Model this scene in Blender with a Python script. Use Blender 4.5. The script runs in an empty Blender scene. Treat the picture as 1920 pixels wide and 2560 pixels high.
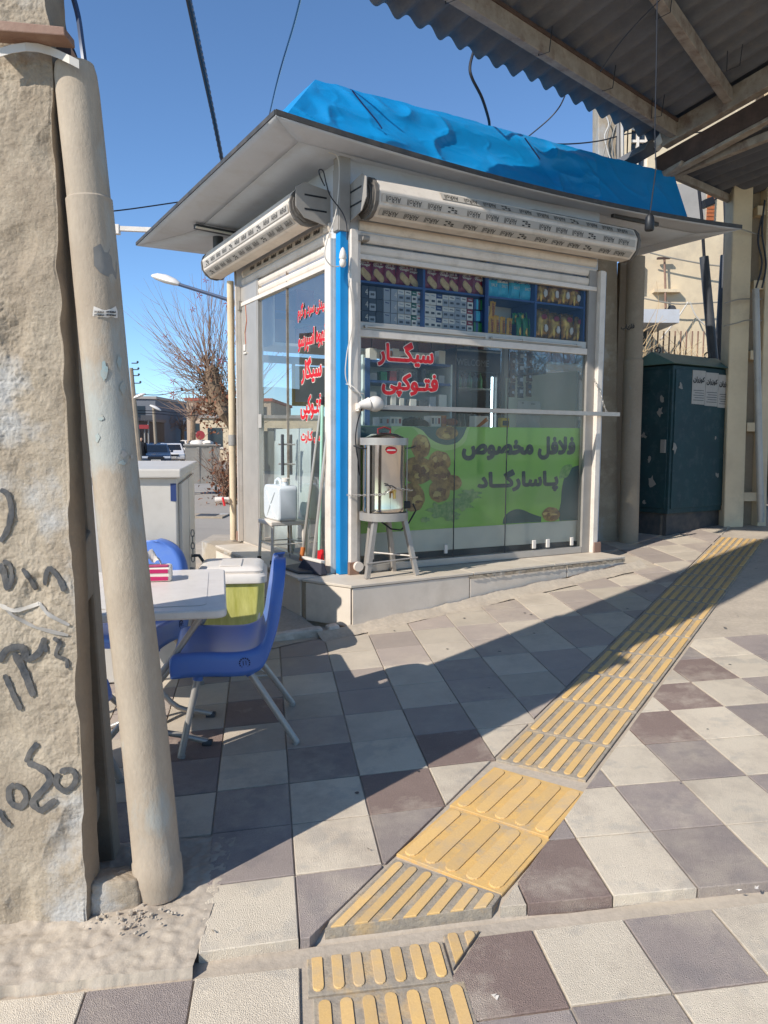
import bpy, math, random
from mathutils import Vector, Matrix, noise
random.seed(7)
R = math.radians
V = Vector
S = bpy.context.scene
COL = S.collection

# ------------------------------------------------------------------ camera
CAM = V((0, 0, 1.56))
FPX, CX, CY = 1915.0, 960.0, 1280.0
PITCH, ROLL = math.atan(180 / FPX), 0.0058
cd = bpy.data.cameras.new('camera'); co = bpy.data.objects.new('camera', cd); COL.objects.link(co)
cd.sensor_fit = 'HORIZONTAL'; cd.sensor_width = 36; cd.lens = FPX / 1920 * 36
cd.clip_start = .05; cd.clip_end = 2000
cp, sp = math.cos(PITCH), math.sin(PITCH); cr, sr = math.cos(ROLL), math.sin(ROLL)
Xw, Uw, Fw = V((1, 0, 0)), V((0, sp, cp)), V((0, cp, -sp))
rt, upv = Xw * cr + Uw * sr, -sr * Xw + cr * Uw
cm = Matrix((rt, upv, -Fw)).transposed().to_4x4(); cm.translation = CAM
co.matrix_world = cm; S.camera = co

# ------------------------------------------------------------------ sun, sky, exposure
AZ, EL = R(42), R(37.5)                      # light travels towards azimuth AZ (from +X), sun elevation EL
ld = V((math.cos(AZ) * math.cos(EL), math.sin(AZ) * math.cos(EL), -math.sin(EL)))
sd = bpy.data.lights.new('sun', 'SUN'); so = bpy.data.objects.new('sun', sd); COL.objects.link(so)
sd.energy = 3.35; sd.angle = R(.5); sd.color = (1, .96, .90)
so.rotation_mode = 'QUATERNION'; so.rotation_quaternion = (-ld).to_track_quat('Z', 'Y')
W = bpy.data.worlds.new('World'); S.world = W; W.use_nodes = True
wn = W.node_tree; wn.nodes.clear()
sky = wn.nodes.new('ShaderNodeTexSky'); sky.sky_type = 'NISHITA'; sky.sun_disc = False
sky.sun_elevation = EL; sky.sun_rotation = math.atan2(-ld.x, -ld.y); sky.altitude = 1500
sky.air_density = .85; sky.dust_density = .5; sky.ozone_density = 2.5
bg = wn.nodes.new('ShaderNodeBackground'); bg.inputs[1].default_value = .15
wo = wn.nodes.new('ShaderNodeOutputWorld')
tn = wn.nodes.new('ShaderNodeMix'); tn.data_type = 'RGBA'; tn.blend_type = 'MULTIPLY'; tn.inputs[0].default_value = 1; tn.inputs[7].default_value = (.67, .81, .89, 1)
wn.links.new(sky.outputs[0], tn.inputs[6]); wn.links.new(tn.outputs[2], bg.inputs[0]); wn.links.new(bg.outputs[0], wo.inputs[0])
S.view_settings.view_transform = 'Standard'; S.view_settings.look = 'None'
S.view_settings.gamma = 1; S.view_settings.use_curve_mapping = False
S.view_settings.exposure = 0.60
S.cycles.max_bounces = 8; S.cycles.transparent_max_bounces = 12; S.cycles.caustics_reflective = False
S.cycles.use_denoising = True

# ------------------------------------------------------------------ measuring helpers (photo pixel -> point in the place)
def ray(u, v):
    x, y = u - CX, CY - v
    return rt * x + upv * y + Fw * FPX
def at(u, v, Y):
    d = ray(u, v); return CAM + d * (Y / d.y)
def atz(u, v, z):
    d = ray(u, v); return CAM + d * ((z - CAM.z) / d.z)
GA, GB = .060, .0594
def smooth(t): t = max(0, min(1, t)); return t * t * (3 - 2 * t)
def gz(x, y):
    p = GA * x + GB * y
    cap = .33 + .37 * smooth((x + 1) / 5)
    k = .05
    h = max(k - abs(p - cap), 0) / k
    z = min(p, cap) - h * h * k * .25
    return z - .45 * smooth((y - 18) / 30)
def G(u, v):
    n = V((-GA, -GB, 1)); d = ray(u, v); return CAM + d * (-CAM.z / (n.dot(d)))
KA = R(29.6)
K0 = V((-.3115, 5.4028, 0))
eR = V((math.cos(KA), math.sin(KA), 0)); eL = V((-math.sin(KA), math.cos(KA), 0)); eZ = V((0, 0, 1))
KT = Matrix.Translation(K0) @ Matrix.Rotation(KA, 4, 'Z')
def loc(p): q = p - K0; return V((q.dot(eR), q.dot(eL), p.z))
def kA(u, v, l=0.0):
    d = ray(u, v); t = ((K0.dot(eL) + l) - CAM.dot(eL)) / d.dot(eL); return loc(CAM + d * t)
def kB(u, v, r=0.0):
    d = ray(u, v); t = ((K0.dot(eR) + r) - CAM.dot(eR)) / d.dot(eR); return loc(CAM + d * t)
def kZ(u, v, z): return loc(atz(u, v, z))
def K(r, l, z): return K0 + eR * r + eL * l + eZ * z

# ------------------------------------------------------------------ materials
def N(t, ty, **kw):
    n = t.nodes.new(ty)
    for k, v in kw.items(): setattr(n, k, v)
    return n
def mat(name, col, rough=.7, metal=0.0, col2=None, vs=6, amt=.25, bump=0.0, bs=60, fine=.0, spec=.5, dirt=None, dirt_s=2, dirt_a=.5, emit=None, rnd=0.0, coat=0.0, voro=0.0, stretch=None, dirt2=None, d2s=1.2, d2a=.5):
    dirt2 = dirt2 and (dirt2[0], dirt2[1], dirt2[2])
    wc = lambda c: (min(1, c[0] * 1.07), c[1] * .97, c[2] * .86) if c and c[2] <= c[0] * 1.03 else c
    col, col2, dirt = wc(col), wc(col2), wc(dirt)
    m = bpy.data.materials.new(name); m.use_nodes = True; t = m.node_tree; t.nodes.clear(); L = t.links.new
    o = N(t, 'ShaderNodeOutputMaterial'); b = N(t, 'ShaderNodeBsdfPrincipled'); L(b.outputs[0], o.inputs[0])
    b.inputs['Roughness'].default_value = rough; b.inputs['Metallic'].default_value = metal
    b.inputs['Specular IOR Level'].default_value = spec; b.inputs['Coat Weight'].default_value = coat
    g = N(t, 'ShaderNodeNewGeometry'); pos = g.outputs['Position']
    if stretch:
        mp = N(t, 'ShaderNodeMapping'); mp.inputs['Scale'].default_value = stretch; L(pos, mp.inputs[0]); pos = mp.outputs[0]
    def noi(s, d=4, r=.6):
        n = N(t, 'ShaderNodeTexNoise'); n.inputs['Scale'].default_value = s; n.inputs['Detail'].default_value = d; n.inputs['Roughness'].default_value = r
        L(pos, n.inputs['Vector']); return n.outputs['Fac']
    def mix(f, a, bb, ty='MIX', clampf=True):
        n = N(t, 'ShaderNodeMix', data_type='RGBA', blend_type=ty)
        for i, x in ((0, f), (6, a), (7, bb)):
            if isinstance(x, (int, float)): n.inputs[i].default_value = x
            elif isinstance(x, tuple): n.inputs[i].default_value = (*x, 1) if len(x) == 3 else x
            else: L(x, n.inputs[i])
        return n.outputs[2]
    def ramp(f, a, bb):
        n = N(t, 'ShaderNodeMapRange'); n.inputs[1].default_value = a; n.inputs[2].default_value = bb; n.clamp = True
        L(f, n.inputs[0]); return n.outputs[0]
    c2 = col2 or tuple(x * .6 for x in col)
    f1 = ramp(noi(vs, 6, .65), .35, .68)
    n = N(t, 'ShaderNodeMath', operation='MULTIPLY'); L(f1, n.inputs[0]); n.inputs[1].default_value = amt
    c = mix(n.outputs[0], col, c2)
    if fine:
        f = ramp(noi(bs, 3, .6), .35, .65)
        n = N(t, 'ShaderNodeMath', operation='MULTIPLY'); L(f, n.inputs[0]); n.inputs[1].default_value = fine
        c = mix(n.outputs[0], c, tuple(x * .45 for x in col))
    if dirt:
        f = ramp(noi(dirt_s, 9, .72), .5, .66)
        n = N(t, 'ShaderNodeMath', operation='MULTIPLY'); L(f, n.inputs[0]); n.inputs[1].default_value = dirt_a
        c = mix(n.outputs[0], c, dirt)
    if dirt2:
        f = ramp(noi(d2s, 7, .62), .54, .62)
        n = N(t, 'ShaderNodeMath', operation='MULTIPLY'); L(f, n.inputs[0]); n.inputs[1].default_value = d2a
        c = mix(n.outputs[0], c, dirt2)
    if rnd:
        oi = N(t, 'ShaderNodeObjectInfo'); mr = N(t, 'ShaderNodeMapRange'); L(oi.outputs['Random'], mr.inputs[0])
        mr.inputs[3].default_value = 1 - rnd; mr.inputs[4].default_value = 1 + rnd
        vm = N(t, 'ShaderNodeVectorMath', operation='SCALE'); L(c, vm.inputs[0]); L(mr.outputs[0], vm.inputs['Scale']); c = vm.outputs[0]
    L(c, b.inputs['Base Color'])
    if bump or voro:
        bp = N(t, 'ShaderNodeBump'); bp.inputs['Strength'].default_value = min(1, bump + voro); bp.inputs['Distance'].default_value = .004
        if voro:
            v = N(t, 'ShaderNodeTexVoronoi', feature='DISTANCE_TO_EDGE'); v.inputs['Scale'].default_value = bs; L(pos, v.inputs['Vector'])
            L(ramp(v.outputs[0], 0, .35), bp.inputs['Height'])
        else: L(noi(bs, 6, .7), bp.inputs['Height'])
        L(bp.outputs[0], b.inputs['Normal'])
    if emit:
        b.inputs['Emission Color'].default_value = (*emit[0], 1); b.inputs['Emission Strength'].default_value = emit[1]
    return m
def glassmat(name, tint=(.95, .975, .965), rough=.0, dust=.0, k=1.0):
    m = bpy.data.materials.new(name); m.use_nodes = True; t = m.node_tree; t.nodes.clear(); L = t.links.new
    o = N(t, 'ShaderNodeOutputMaterial'); tr = N(t, 'ShaderNodeBsdfTransparent'); tr.inputs[0].default_value = (*tint, 1)
    gl = N(t, 'ShaderNodeBsdfGlossy'); gl.inputs['Roughness'].default_value = rough
    fr = N(t, 'ShaderNodeFresnel'); fr.inputs[0].default_value = 1.5
    ml = N(t, 'ShaderNodeMath', operation='MULTIPLY'); L(fr.outputs[0], ml.inputs[0]); ml.inputs[1].default_value = .85 * k; ml.use_clamp = True
    mx = N(t, 'ShaderNodeMixShader'); L(ml.outputs[0], mx.inputs[0]); L(tr.outputs[0], mx.inputs[1]); L(gl.outputs[0], mx.inputs[2])
    out = mx
    if dust:
        df = N(t, 'ShaderNodeBsdfDiffuse'); df.inputs[0].default_value = (.6, .58, .53, 1)
        g = N(t, 'ShaderNodeNewGeometry'); n = N(t, 'ShaderNodeTexNoise'); n.inputs['Scale'].default_value = 3; n.inputs['Detail'].default_value = 8; L(g.outputs['Position'], n.inputs['Vector'])
        mr = N(t, 'ShaderNodeMapRange'); L(n.outputs['Fac'], mr.inputs[0]); mr.inputs[1].default_value = .4; mr.inputs[2].default_value = .8; mr.inputs[3].default_value = dust * .3; mr.inputs[4].default_value = dust
        m2 = N(t, 'ShaderNodeMixShader'); L(mr.outputs[0], m2.inputs[0]); L(mx.outputs[0], m2.inputs[1]); L(df.outputs[0], m2.inputs[2]); out = m2
    L(out.outputs[0], o.inputs[0]); return m

MT = {}
def mk(n, *a, **k): MT[n] = mat(n, *a, **k); return MT[n]
mk('mortar', (.50, .455, .39), .95, col2=(.34, .31, .27), vs=5, amt=.6, bump=.8, bs=45, fine=.25, dirt=(.5, .46, .38), dirt_s=1.5)
mk('street', (.36, .345, .32), .95, col2=(.28, .27, .25), vs=.6, amt=.7, bump=.6, bs=60, fine=.15, dirt=(.42, .39, .34), dirt_s=.7)
mk('tile_light', (.68, .63, .53), .85, col2=(.55, .50, .42), vs=4, amt=.6, voro=.55, bs=210, fine=.16, dirt=(.42, .375, .32), dirt_s=2.4, dirt_a=.8, dirt2=(.36, .325, .28), d2s=6, d2a=.35, rnd=.08)
mk('tile_light_dusty', (.55, .505, .43), .9, col2=(.43, .395, .34), vs=5, amt=.7, voro=.3, bs=210, fine=.12, dirt=(.38, .345, .3), dirt_s=1.9, dirt_a=.7, rnd=.1)
mk('tile_grey_dusty', (.39, .345, .315), .9, col2=(.32, .285, .27), vs=5, amt=.7, voro=.3, bs=210, fine=.12, dirt=(.47, .425, .36), dirt_s=1.9, dirt_a=.7, rnd=.1)
mk('tile_grey', (.37, .33, .315), .85, col2=(.27, .235, .235), vs=4, amt=.6, voro=.6, bs=210, fine=.28, dirt=(.52, .47, .40), dirt_s=2.2, dirt_a=.6, dirt2=(.22, .19, .18), d2s=7, d2a=.35, rnd=.10)
mk('tile_red', (.29, .225, .205), .85, col2=(.22, .165, .15), vs=5, amt=.6, voro=.6, bs=210, fine=.32, dirt=(.5, .45, .39), dirt_s=3, dirt_a=.7, rnd=.08)
mk('tactile_base', (.42, .38, .31), .95, col2=(.26, .245, .225), vs=22, amt=.95, bump=.9, bs=90, fine=.3, dirt=(.62, .43, .18), dirt_s=9, dirt_a=.5)
mk('tactile_base_yellow', (.68, .45, .16), .85, col2=(.5, .36, .17), vs=14, amt=.8, bump=.5, bs=90, dirt=(.36, .33, .28), dirt_s=11, dirt_a=.7)
mk('tactile_bar', (.70, .48, .19), .8, col2=(.58, .42, .22), vs=6, amt=.8, bump=.3, bs=140, fine=.14, dirt=(.44, .37, .27), dirt_s=5, dirt_a=.6, rnd=.09)
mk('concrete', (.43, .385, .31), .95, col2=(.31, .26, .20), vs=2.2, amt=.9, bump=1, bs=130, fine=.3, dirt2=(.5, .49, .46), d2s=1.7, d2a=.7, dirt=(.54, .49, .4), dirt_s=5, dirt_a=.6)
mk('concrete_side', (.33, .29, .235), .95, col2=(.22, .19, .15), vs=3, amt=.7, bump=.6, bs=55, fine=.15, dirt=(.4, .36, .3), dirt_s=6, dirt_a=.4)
mk('pipe', (.47, .42, .345), .85, col2=(.31, .27, .225), vs=3, amt=.85, bump=.6, bs=90, fine=.14, dirt=(.33, .28, .22), dirt_s=5, dirt_a=.6, dirt2=(.40, .45, .43), d2s=3.2, d2a=.55, stretch=(1, 1, .45))
mk('graffiti', (.055, .058, .062), .8, amt=.5, vs=20, col2=(.2, .19, .17), bump=.8, bs=70)
mk('white_paint', (.62, .62, .6), .8, amt=.5, vs=20, col2=(.42, .38, .31))
mk('rust_steel', (.22, .13, .10), .8, col2=(.33, .24, .19), vs=9, amt=.7, bump=.5, bs=60)
mk('rust_dark', (.1, .066, .055), .85, col2=(.05, .035, .03), vs=9, amt=.7, bump=.5, bs=60)
mk('white_metal', (.76, .74, .71), .45, col2=(.6, .57, .53), vs=5, amt=.5, bump=.1, bs=30, dirt=(.36, .33, .28), dirt_s=7, dirt_a=.3)
mk('slat', (.76, .73, .69), .5, col2=(.6, .57, .52), vs=4, amt=.6, dirt=(.34, .3, .25), dirt_s=6, dirt_a=.3)
mk('roll_grey', (.16, .155, .15), .6, amt=.6, vs=30)
mk('slat_edge', (.2, .2, .2), .6)
mk('soffit', (.58, .59, .61), .6, col2=(.48, .485, .50), vs=1.2, amt=.6, bump=.15, bs=6, dirt=(.36, .35, .33), dirt_s=3, dirt_a=.25)
mk('dark_edge', (.04, .042, .045), .7, amt=.6, vs=10, col2=(.12, .11, .1))
mk('blue_post', (.0, .26, .62), .45, col2=(.0, .2, .5), vs=8, amt=.4)
mk('blue_roof', (.0, .25, .56), .5, col2=(.0, .2, .48), vs=3, amt=.6, bump=.25, bs=30, dirt=(.03, .30, .60), dirt_s=3, dirt_a=.35)
mk('grey_steel', (.32, .32, .315), .5, col2=(.24, .24, .235), vs=10, amt=.5, bump=.15, bs=60)
mk('silver_paint', (.42, .42, .415), .38, metal=.35, col2=(.3, .3, .295), vs=12, amt=.5, bump=.1, bs=60)
mk('alu', (.5, .5, .49), .4, metal=.4, col2=(.38, .38, .37), vs=6, amt=.5)
mk('chrome', (.6, .595, .585), .09, metal=1.0, amt=.15, vs=20)
mk('tank_band', (.46, .46, .45), .45, metal=.3, amt=.4)
mk('base_tile', (.72, .68, .62), .5, col2=(.58, .54, .48), vs=4, amt=.5, dirt=(.42, .37, .3), dirt_s=3, dirt_a=.3)
mk('base_top', (.62, .59, .53), .6, col2=(.48, .44, .38), vs=5, amt=.6, bump=.15, bs=30, dirt=(.4, .36, .3), dirt_s=4, dirt_a=.35)
mk('blue_plastic', (.085, .18, .50), .35, amt=.12, vs=3, spec=.5, dirt=(.13, .22, .45), dirt_s=12, dirt_a=.4)
mk('blue_plastic_dark', (.01, .015, .06), .6)
mk('white_plastic', (.74, .74, .73), .38, amt=.2, vs=5, bump=.05, bs=8, dirt=(.5, .47, .42), dirt_s=9, dirt_a=.25)
mk('jug', (.68, .71, .71), .4, amt=.15, vs=6)
mk('bin_liner', (.66, .68, .26), .3, col2=(.38, .40, .07), vs=22, amt=.8, bump=1, bs=14, spec=.6, stretch=(1, 1, .18))  # darker vertical streaks paint the shade of the folds into the bag colour
mk('magenta', (.5, .02, .14), .4, amt=.1)
mk('white_print', (.75, .74, .71), .6, amt=.1)
mk('paper', (.42, .42, .41), .7, amt=.25, vs=25)
mk('red', (.62, .012, .02), .45, amt=.1)
mk('red_deep', (.28, .025, .03), .5, amt=.3)
mk('maroon', (.26, .02, .045), .35, amt=.35, vs=20, bump=.4, bs=25)
mk('chip', (.75, .58, .3), .6, amt=.6, vs=40, col2=(.4, .22, .07), bump=.4, bs=60)
mk('cyan', (.05, .5, .66), .35, amt=.3, vs=20, bump=.4, bs=25)
mk('gold', (.6, .36, .08), .25, metal=.7, amt=.8, vs=25, col2=(.15, .06, .015), bump=1, bs=30)
mk('gold_bright', (.75, .45, .08), .25, metal=.5, amt=.5, vs=25)
mk('yellow', (.75, .42, .03), .4, amt=.35, vs=25, bump=.3, bs=30)
mk('green_bag', (.02, .22, .06), .35, amt=.35, vs=25, bump=.3, bs=30)
mk('shelf_blue', (.04, .10, .27), .5, amt=.1)
mk('shelf_white', (.78, .8, .78), .6, amt=.1)
mk('board_pale', (.66, .68, .6), .6, amt=.15, vs=2)
mk('pack_dark', (.05, .055, .065), .4, amt=.2); mk('pack_white', (.78, .78, .76), .4, amt=.1); mk('pack_blue', (.02, .04, .14), .4, amt=.1)
mk('pack_green', (.02, .13, .07), .4, amt=.1); mk('pack_grey', (.42, .43, .45), .4, amt=.2); mk('black', (.012, .012, .013), .5, amt=.2)
mk('dark_grey', (.06, .062, .065), .5, amt=.3)
mk('fridge', (.018, .02, .025), .3, amt=.2)
mk('fridge_led', (.7, .85, 1), emit=((.7, .88, 1), 4))
mk('brown_pack', (.13, .085, .06), .5, amt=.3); mk('carton', (.34, .2, .11), .7, amt=.3); mk('carton_red', (.3, .085, .045), .7, amt=.4, vs=20)
mk('poster_green', (.30, .68, .10), .35, col2=(.34, .72, .14), vs=2, amt=.5)
mk('poster_light', (.5, .8, .28), .35); mk('poster_teal', (.012, .10, .10), .35, amt=.2); mk('poster_leaf', (.12, .36, .08), .4, amt=.9, vs=26, col2=(.4, .62, .25))
mk('falafel', (.6, .4, .12), .5, col2=(.13, .06, .02), vs=16, amt=.95, bump=.4, bs=40)
mk('falafel_dark', (.32, .17, .06), .5, amt=.9, vs=60, col2=(.14, .07, .03)); mk('falafel_light', (.72, .56, .2), .5, amt=.4, vs=40); mk('lettering_teal', (.006, .05, .055), .4)
mk('cabinet_green', (.008, .042, .046), .6, col2=(.008, .03, .036), vs=5, amt=.8, bump=.2, bs=40, dirt=(.08, .1, .1), dirt_s=9, dirt_a=.35)
mk('cabinet_roof', (.09, .17, .15), .6, col2=(.06, .12, .11), vs=5, amt=.6)
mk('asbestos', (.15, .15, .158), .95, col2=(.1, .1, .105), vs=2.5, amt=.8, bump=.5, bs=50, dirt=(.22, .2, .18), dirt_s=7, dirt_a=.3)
mk('beam_paint', (.36, .33, .29), .6, col2=(.22, .19, .16), vs=9, amt=.8, bump=.3, bs=40, dirt=(.14, .08, .06), dirt_s=7, dirt_a=.7)
mk('plaster', (.7, .62, .46), .95, col2=(.5, .42, .31), vs=1.6, amt=.7, bump=.4, bs=30, dirt=(.42, .37, .3), dirt_s=2, dirt_a=.5)
mk('plaster_grey', (.36, .36, .36), .95, amt=.4, vs=3)
mk('brick', (.42, .13, .045), .9, amt=.5, vs=10)
mk('cable', (.015, .016, .022), .6); mk('cable_white', (.6, .6, .58), .5); mk('cable_grey', (.3, .3, .28), .6)
mk('black_pipe', (.045, .05, .058), .5, amt=.6, vs=5, col2=(.09, .09, .095), bump=.3, bs=30)
mk('bark', (.3, .22, .15), .95, col2=(.12, .09, .065), vs=8, amt=.9, bump=1, bs=30)
mk('twig', (.3, .21, .16), .9, col2=(.2, .14, .11), vs=3, amt=.7); mk('straw', (.6, .48, .3), .9, col2=(.25, .18, .11), vs=3, amt=.7)
mk('leaf_brown', (.24, .09, .045), .8, col2=(.12, .06, .03), vs=6, amt=.8); mk('leaf_red', (.3, .045, .035), .8)
mk('car_dark', (.02, .027, .045), .25, coat=.5, amt=.1); mk('car_white', (.7, .71, .72), .25, coat=.5, amt=.05); mk('car_blue', (.03, .05, .1), .3, coat=.4)
mk('car_glass', (.015, .02, .028), .08, spec=.8); mk('tyre', (.02, .02, .02), .9); mk('headlight', (.6, .62, .65), .15); mk('tail_light', (.4, .01, .01), .3)
mk('zinc', (.42, .42, .41), .5, metal=.3, col2=(.28, .28, .275), vs=3, amt=.6, bump=.3, bs=20, dirt=(.2, .19, .17), dirt_s=4, dirt_a=.4)
mk('box_white', (.60, .60, .58), .45, col2=(.5, .5, .48), vs=4, amt=.4, dirt=(.4, .38, .34), dirt_s=6, dirt_a=.2)
mk('bld_grey', (.16, .165, .18), .9, amt=.3, vs=.5); mk('bld_beige', (.52, .43, .34), .9, amt=.5, vs=.6, col2=(.4, .33, .27)); mk('bld_dark', (.07, .07, .075), .8, amt=.5, vs=.8)
mk('roof_red', (.42, .09, .055), .8, amt=.3); mk('bld_tan', (.45, .31, .17), .9, amt=.4, vs=.6); mk('hill', (.36, .33, .32), 1, amt=.4, vs=.01)
mk('win_dark', (.03, .04, .05), .15, amt=.2); mk('skin', (.45, .28, .2), .6); mk('cloth_black', (.012, .012, .014), .9)
mk('brass', (.55, .36, .12), .3, metal=.9, amt=.2); mk('led', (.8, .8, .75), .4); mk('mint', (.4, .66, .5), .4); mk('orange', (.5, .16, .03), .5, amt=.3)
mk('lime', (.22, .75, .08), .35, amt=.1); mk('bristle', (.045, .045, .06), .9, amt=.5, vs=60, bump=.8, bs=90); mk('sticker', (.25, .25, .24), .6, amt=.3, vs=30)
mk('tape', (.42, .41, .39), .45, col2=(.48, .47, .44), vs=8, amt=.5); mk('print_black', (.02, .02, .02), .6)
mk('painted_kerb', (.72, .71, .69), .85, col2=(.3, .27, .23), vs=6, amt=.8, bump=.5, bs=40); mk('sign_yellow', (.7, .5, .02), .5); mk('panel_pale', (.62, .68, .64), .5, amt=.15, vs=3)
MT['glass'] = glassmat('glass'); MT['glass_dusty'] = glassmat('glass_dusty', (.94, .98, .955), dust=.17)
MT['glass_door'] = glassmat('glass_door', (.96, .985, .975), k=.45, dust=.12)
MT['lamp_glass'] = mat('lamp_glass', (.8, .8, .8), .1)

# ------------------------------------------------------------------ mesh builder
WM = {}
class MB:
    def __init__(s): s.v = []; s.f = []; s.m = []
    def add(s, vs, fs, mi=0):
        b = len(s.v); s.v += [V(p) for p in vs]; s.f += [tuple(b + i for i in f) for f in fs]; s.m += [mi] * len(fs); return s
    def hexa(s, p, mi=0):      # 8 points: bottom 4 (ccw), top 4
        return s.add(p, [(3, 2, 1, 0), (4, 5, 6, 7), (0, 1, 5, 4), (1, 2, 6, 5), (2, 3, 7, 6), (3, 0, 4, 7)], mi)
    def box(s, x0, x1, y0, y1, z0, z1, mi=0):
        return s.hexa([(x0, y0, z0), (x1, y0, z0), (x1, y1, z0), (x0, y1, z0), (x0, y0, z1), (x1, y0, z1), (x1, y1, z1), (x0, y1, z1)], mi)
    def bar(s, a, b, w, h, up=(0, 0, 1), mi=0):   # rectangular bar from a to b, w across, h along up
        a, b = V(a), V(b); d = (b - a).normalized(); u = V(up); x = d.cross(u)
        if x.length < 1e-4: x = d.cross(V((1, 0, 0)))
        x.normalize(); u = x.cross(d).normalized(); x *= w / 2; u *= h / 2
        return s.hexa([a - x - u, a + x - u, b + x - u, b - x - u, a - x + u, a + x + u, b + x + u, b - x + u], mi)
    def prism(s, pts, vec, mi=0):
        pts = [V(p) for p in pts]; n = len(pts); vec = V(vec)
        return s.add(pts + [p + vec for p in pts], [tuple(range(n - 1, -1, -1)), tuple(range(n, 2 * n))] + [(i, (i + 1) % n, n + (i + 1) % n, n + i) for i in range(n)], mi)
    def poly(s, pts, mi=0): return s.add(pts, [tuple(range(len(pts)))], mi)
    def tube(s, pts, r, n=8, mi=0, cap=True):
        pts = [V(p) for p in pts]; k = len(pts); rs = r if isinstance(r, (list, tuple)) else [r] * k
        vs = []; x = None
        for i, p in enumerate(pts):
            d = (pts[min(i + 1, k - 1)] - pts[max(i - 1, 0)])
            d = d.normalized() if d.length > 1e-9 else V((0, 0, 1))
            if x is None: x = d.orthogonal().normalized()
            else:
                x = x - d * x.dot(d); x = x.normalized() if x.length > 1e-6 else d.orthogonal().normalized()
            y = d.cross(x)
            vs += [p + (x * math.cos(a) + y * math.sin(a)) * rs[i] for a in [2 * math.pi * j / n for j in range(n)]]
        fs = [(i * n + j, i * n + (j + 1) % n, (i + 1) * n + (j + 1) % n, (i + 1) * n + j) for i in range(k - 1) for j in range(n)]
        if cap: fs += [tuple(range(n - 1, -1, -1)), tuple(range((k - 1) * n, k * n))]
        return s.add(vs, fs, mi)
    def lathe(s, prof, c=(0, 0, 0), n=24, mi=0, sx=1, sy=1):
        c = V(c); k = len(prof)
        vs = [c + V((r * sx * math.cos(2 * math.pi * j / n), r * sy * math.sin(2 * math.pi * j / n), z)) for r, z in prof for j in range(n)]
        fs = [(i * n + j, i * n + (j + 1) % n, (i + 1) * n + (j + 1) % n, (i + 1) * n + j) for i in range(k - 1) for j in range(n)]
        return s.add(vs, fs + [tuple(range(n - 1, -1, -1)), tuple(range((k - 1) * n, k * n))], mi)
    def ball(s, c, r, n=10, mi=0, amp=0, fr=8):
        r = r if isinstance(r, (tuple, list)) else (r, r, r); c = V(c); vs = []; k = n
        for i in range(k + 1):
            a = math.pi * i / k
            for j in range(n * 2):
                b = math.pi * j / n
                d = V((math.sin(a) * math.cos(b), math.sin(a) * math.sin(b), math.cos(a)))
                q = 1 + (amp * noise.noise(d * fr * .3 + c * 5) if amp else 0)
                vs.append(c + V((d.x * r[0] * q, d.y * r[1] * q, d.z * r[2] * q)))
        fs = [(i * 2 * n + j, (i + 1) * 2 * n + j, (i + 1) * 2 * n + (j + 1) % (2 * n), i * 2 * n + (j + 1) % (2 * n)) for i in range(k) for j in range(2 * n)]
        return s.add(vs, fs, mi)
    def grid(s, fn, nu, nv, mi=0):
        vs = [fn(i / nu, j / nv) for j in range(nv + 1) for i in range(nu + 1)]
        return s.add(vs, [(j * (nu + 1) + i, j * (nu + 1) + i + 1, (j + 1) * (nu + 1) + i + 1, (j + 1) * (nu + 1) + i) for j in range(nv) for i in range(nu)], mi)
    def merge(s, o, mi=None):
        b = len(s.v); s.v += o.v; s.f += [tuple(b + i for i in f) for f in o.f]; s.m += o.m if mi is None else [mi] * len(o.f); return s
    def mesh(s, name, mats, T=None, smoothf=False, ang=40):
        me = bpy.data.meshes.new(name)
        me.from_pydata([(T @ p)[:] if T else p[:] for p in s.v], [], s.f)
        for m in (mats if isinstance(mats, (list, tuple)) else [mats]): me.materials.append(MT[m] if isinstance(m, str) else m)
        if any(s.m): me.polygons.foreach_set('material_index', s.m)
        if smoothf:
            me.polygons.foreach_set('use_smooth', [True] * len(s.f)); me.set_sharp_from_angle(angle=R(ang))
        me.update(); return me
    def build(s, name, mats, parent=None, T=None, smoothf=False, bevel=0, solid=0, ang=40):
        me = s.mesh(name, mats, T, smoothf, ang)
        o = bpy.data.objects.new(name, me); COL.objects.link(o); WM[o.name] = Matrix()
        if parent is not None:
            o.parent = parent; o.matrix_parent_inverse = WM[parent.name].inverted()
        if solid: md = o.modifiers.new('solid', 'SOLIDIFY'); md.thickness = solid; md.offset = 0
        if bevel: md = o.modifiers.new('bevel', 'BEVEL'); md.width = bevel; md.segments = 2; md.limit_method = 'ANGLE'
        return o
def tag(o, label=None, cat=None, group=None, kind=None):
    if label: o['label'] = label
    if cat: o['category'] = cat
    if group: o['group'] = group
    if kind: o['kind'] = kind
    return o
def thing(name, label, cat, p=(0, 0, 0), group=None):
    o = bpy.data.objects.new(name, None); COL.objects.link(o); o.empty_display_size = .1
    o.location = V(p); WM[o.name] = Matrix.Translation(V(p)); return tag(o, label, cat, group)
def copy_tree(o, M=None, parent=None, label=None, top=True):
    c = o.copy(); COL.objects.link(c); WM[c.name] = Matrix()
    if parent is not None: c.parent = parent
    if top and M is not None: c.matrix_world = M
    if label: c['label'] = label
    for ch in list(o.children): copy_tree(ch, None, c, None, False)
    return c
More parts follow.
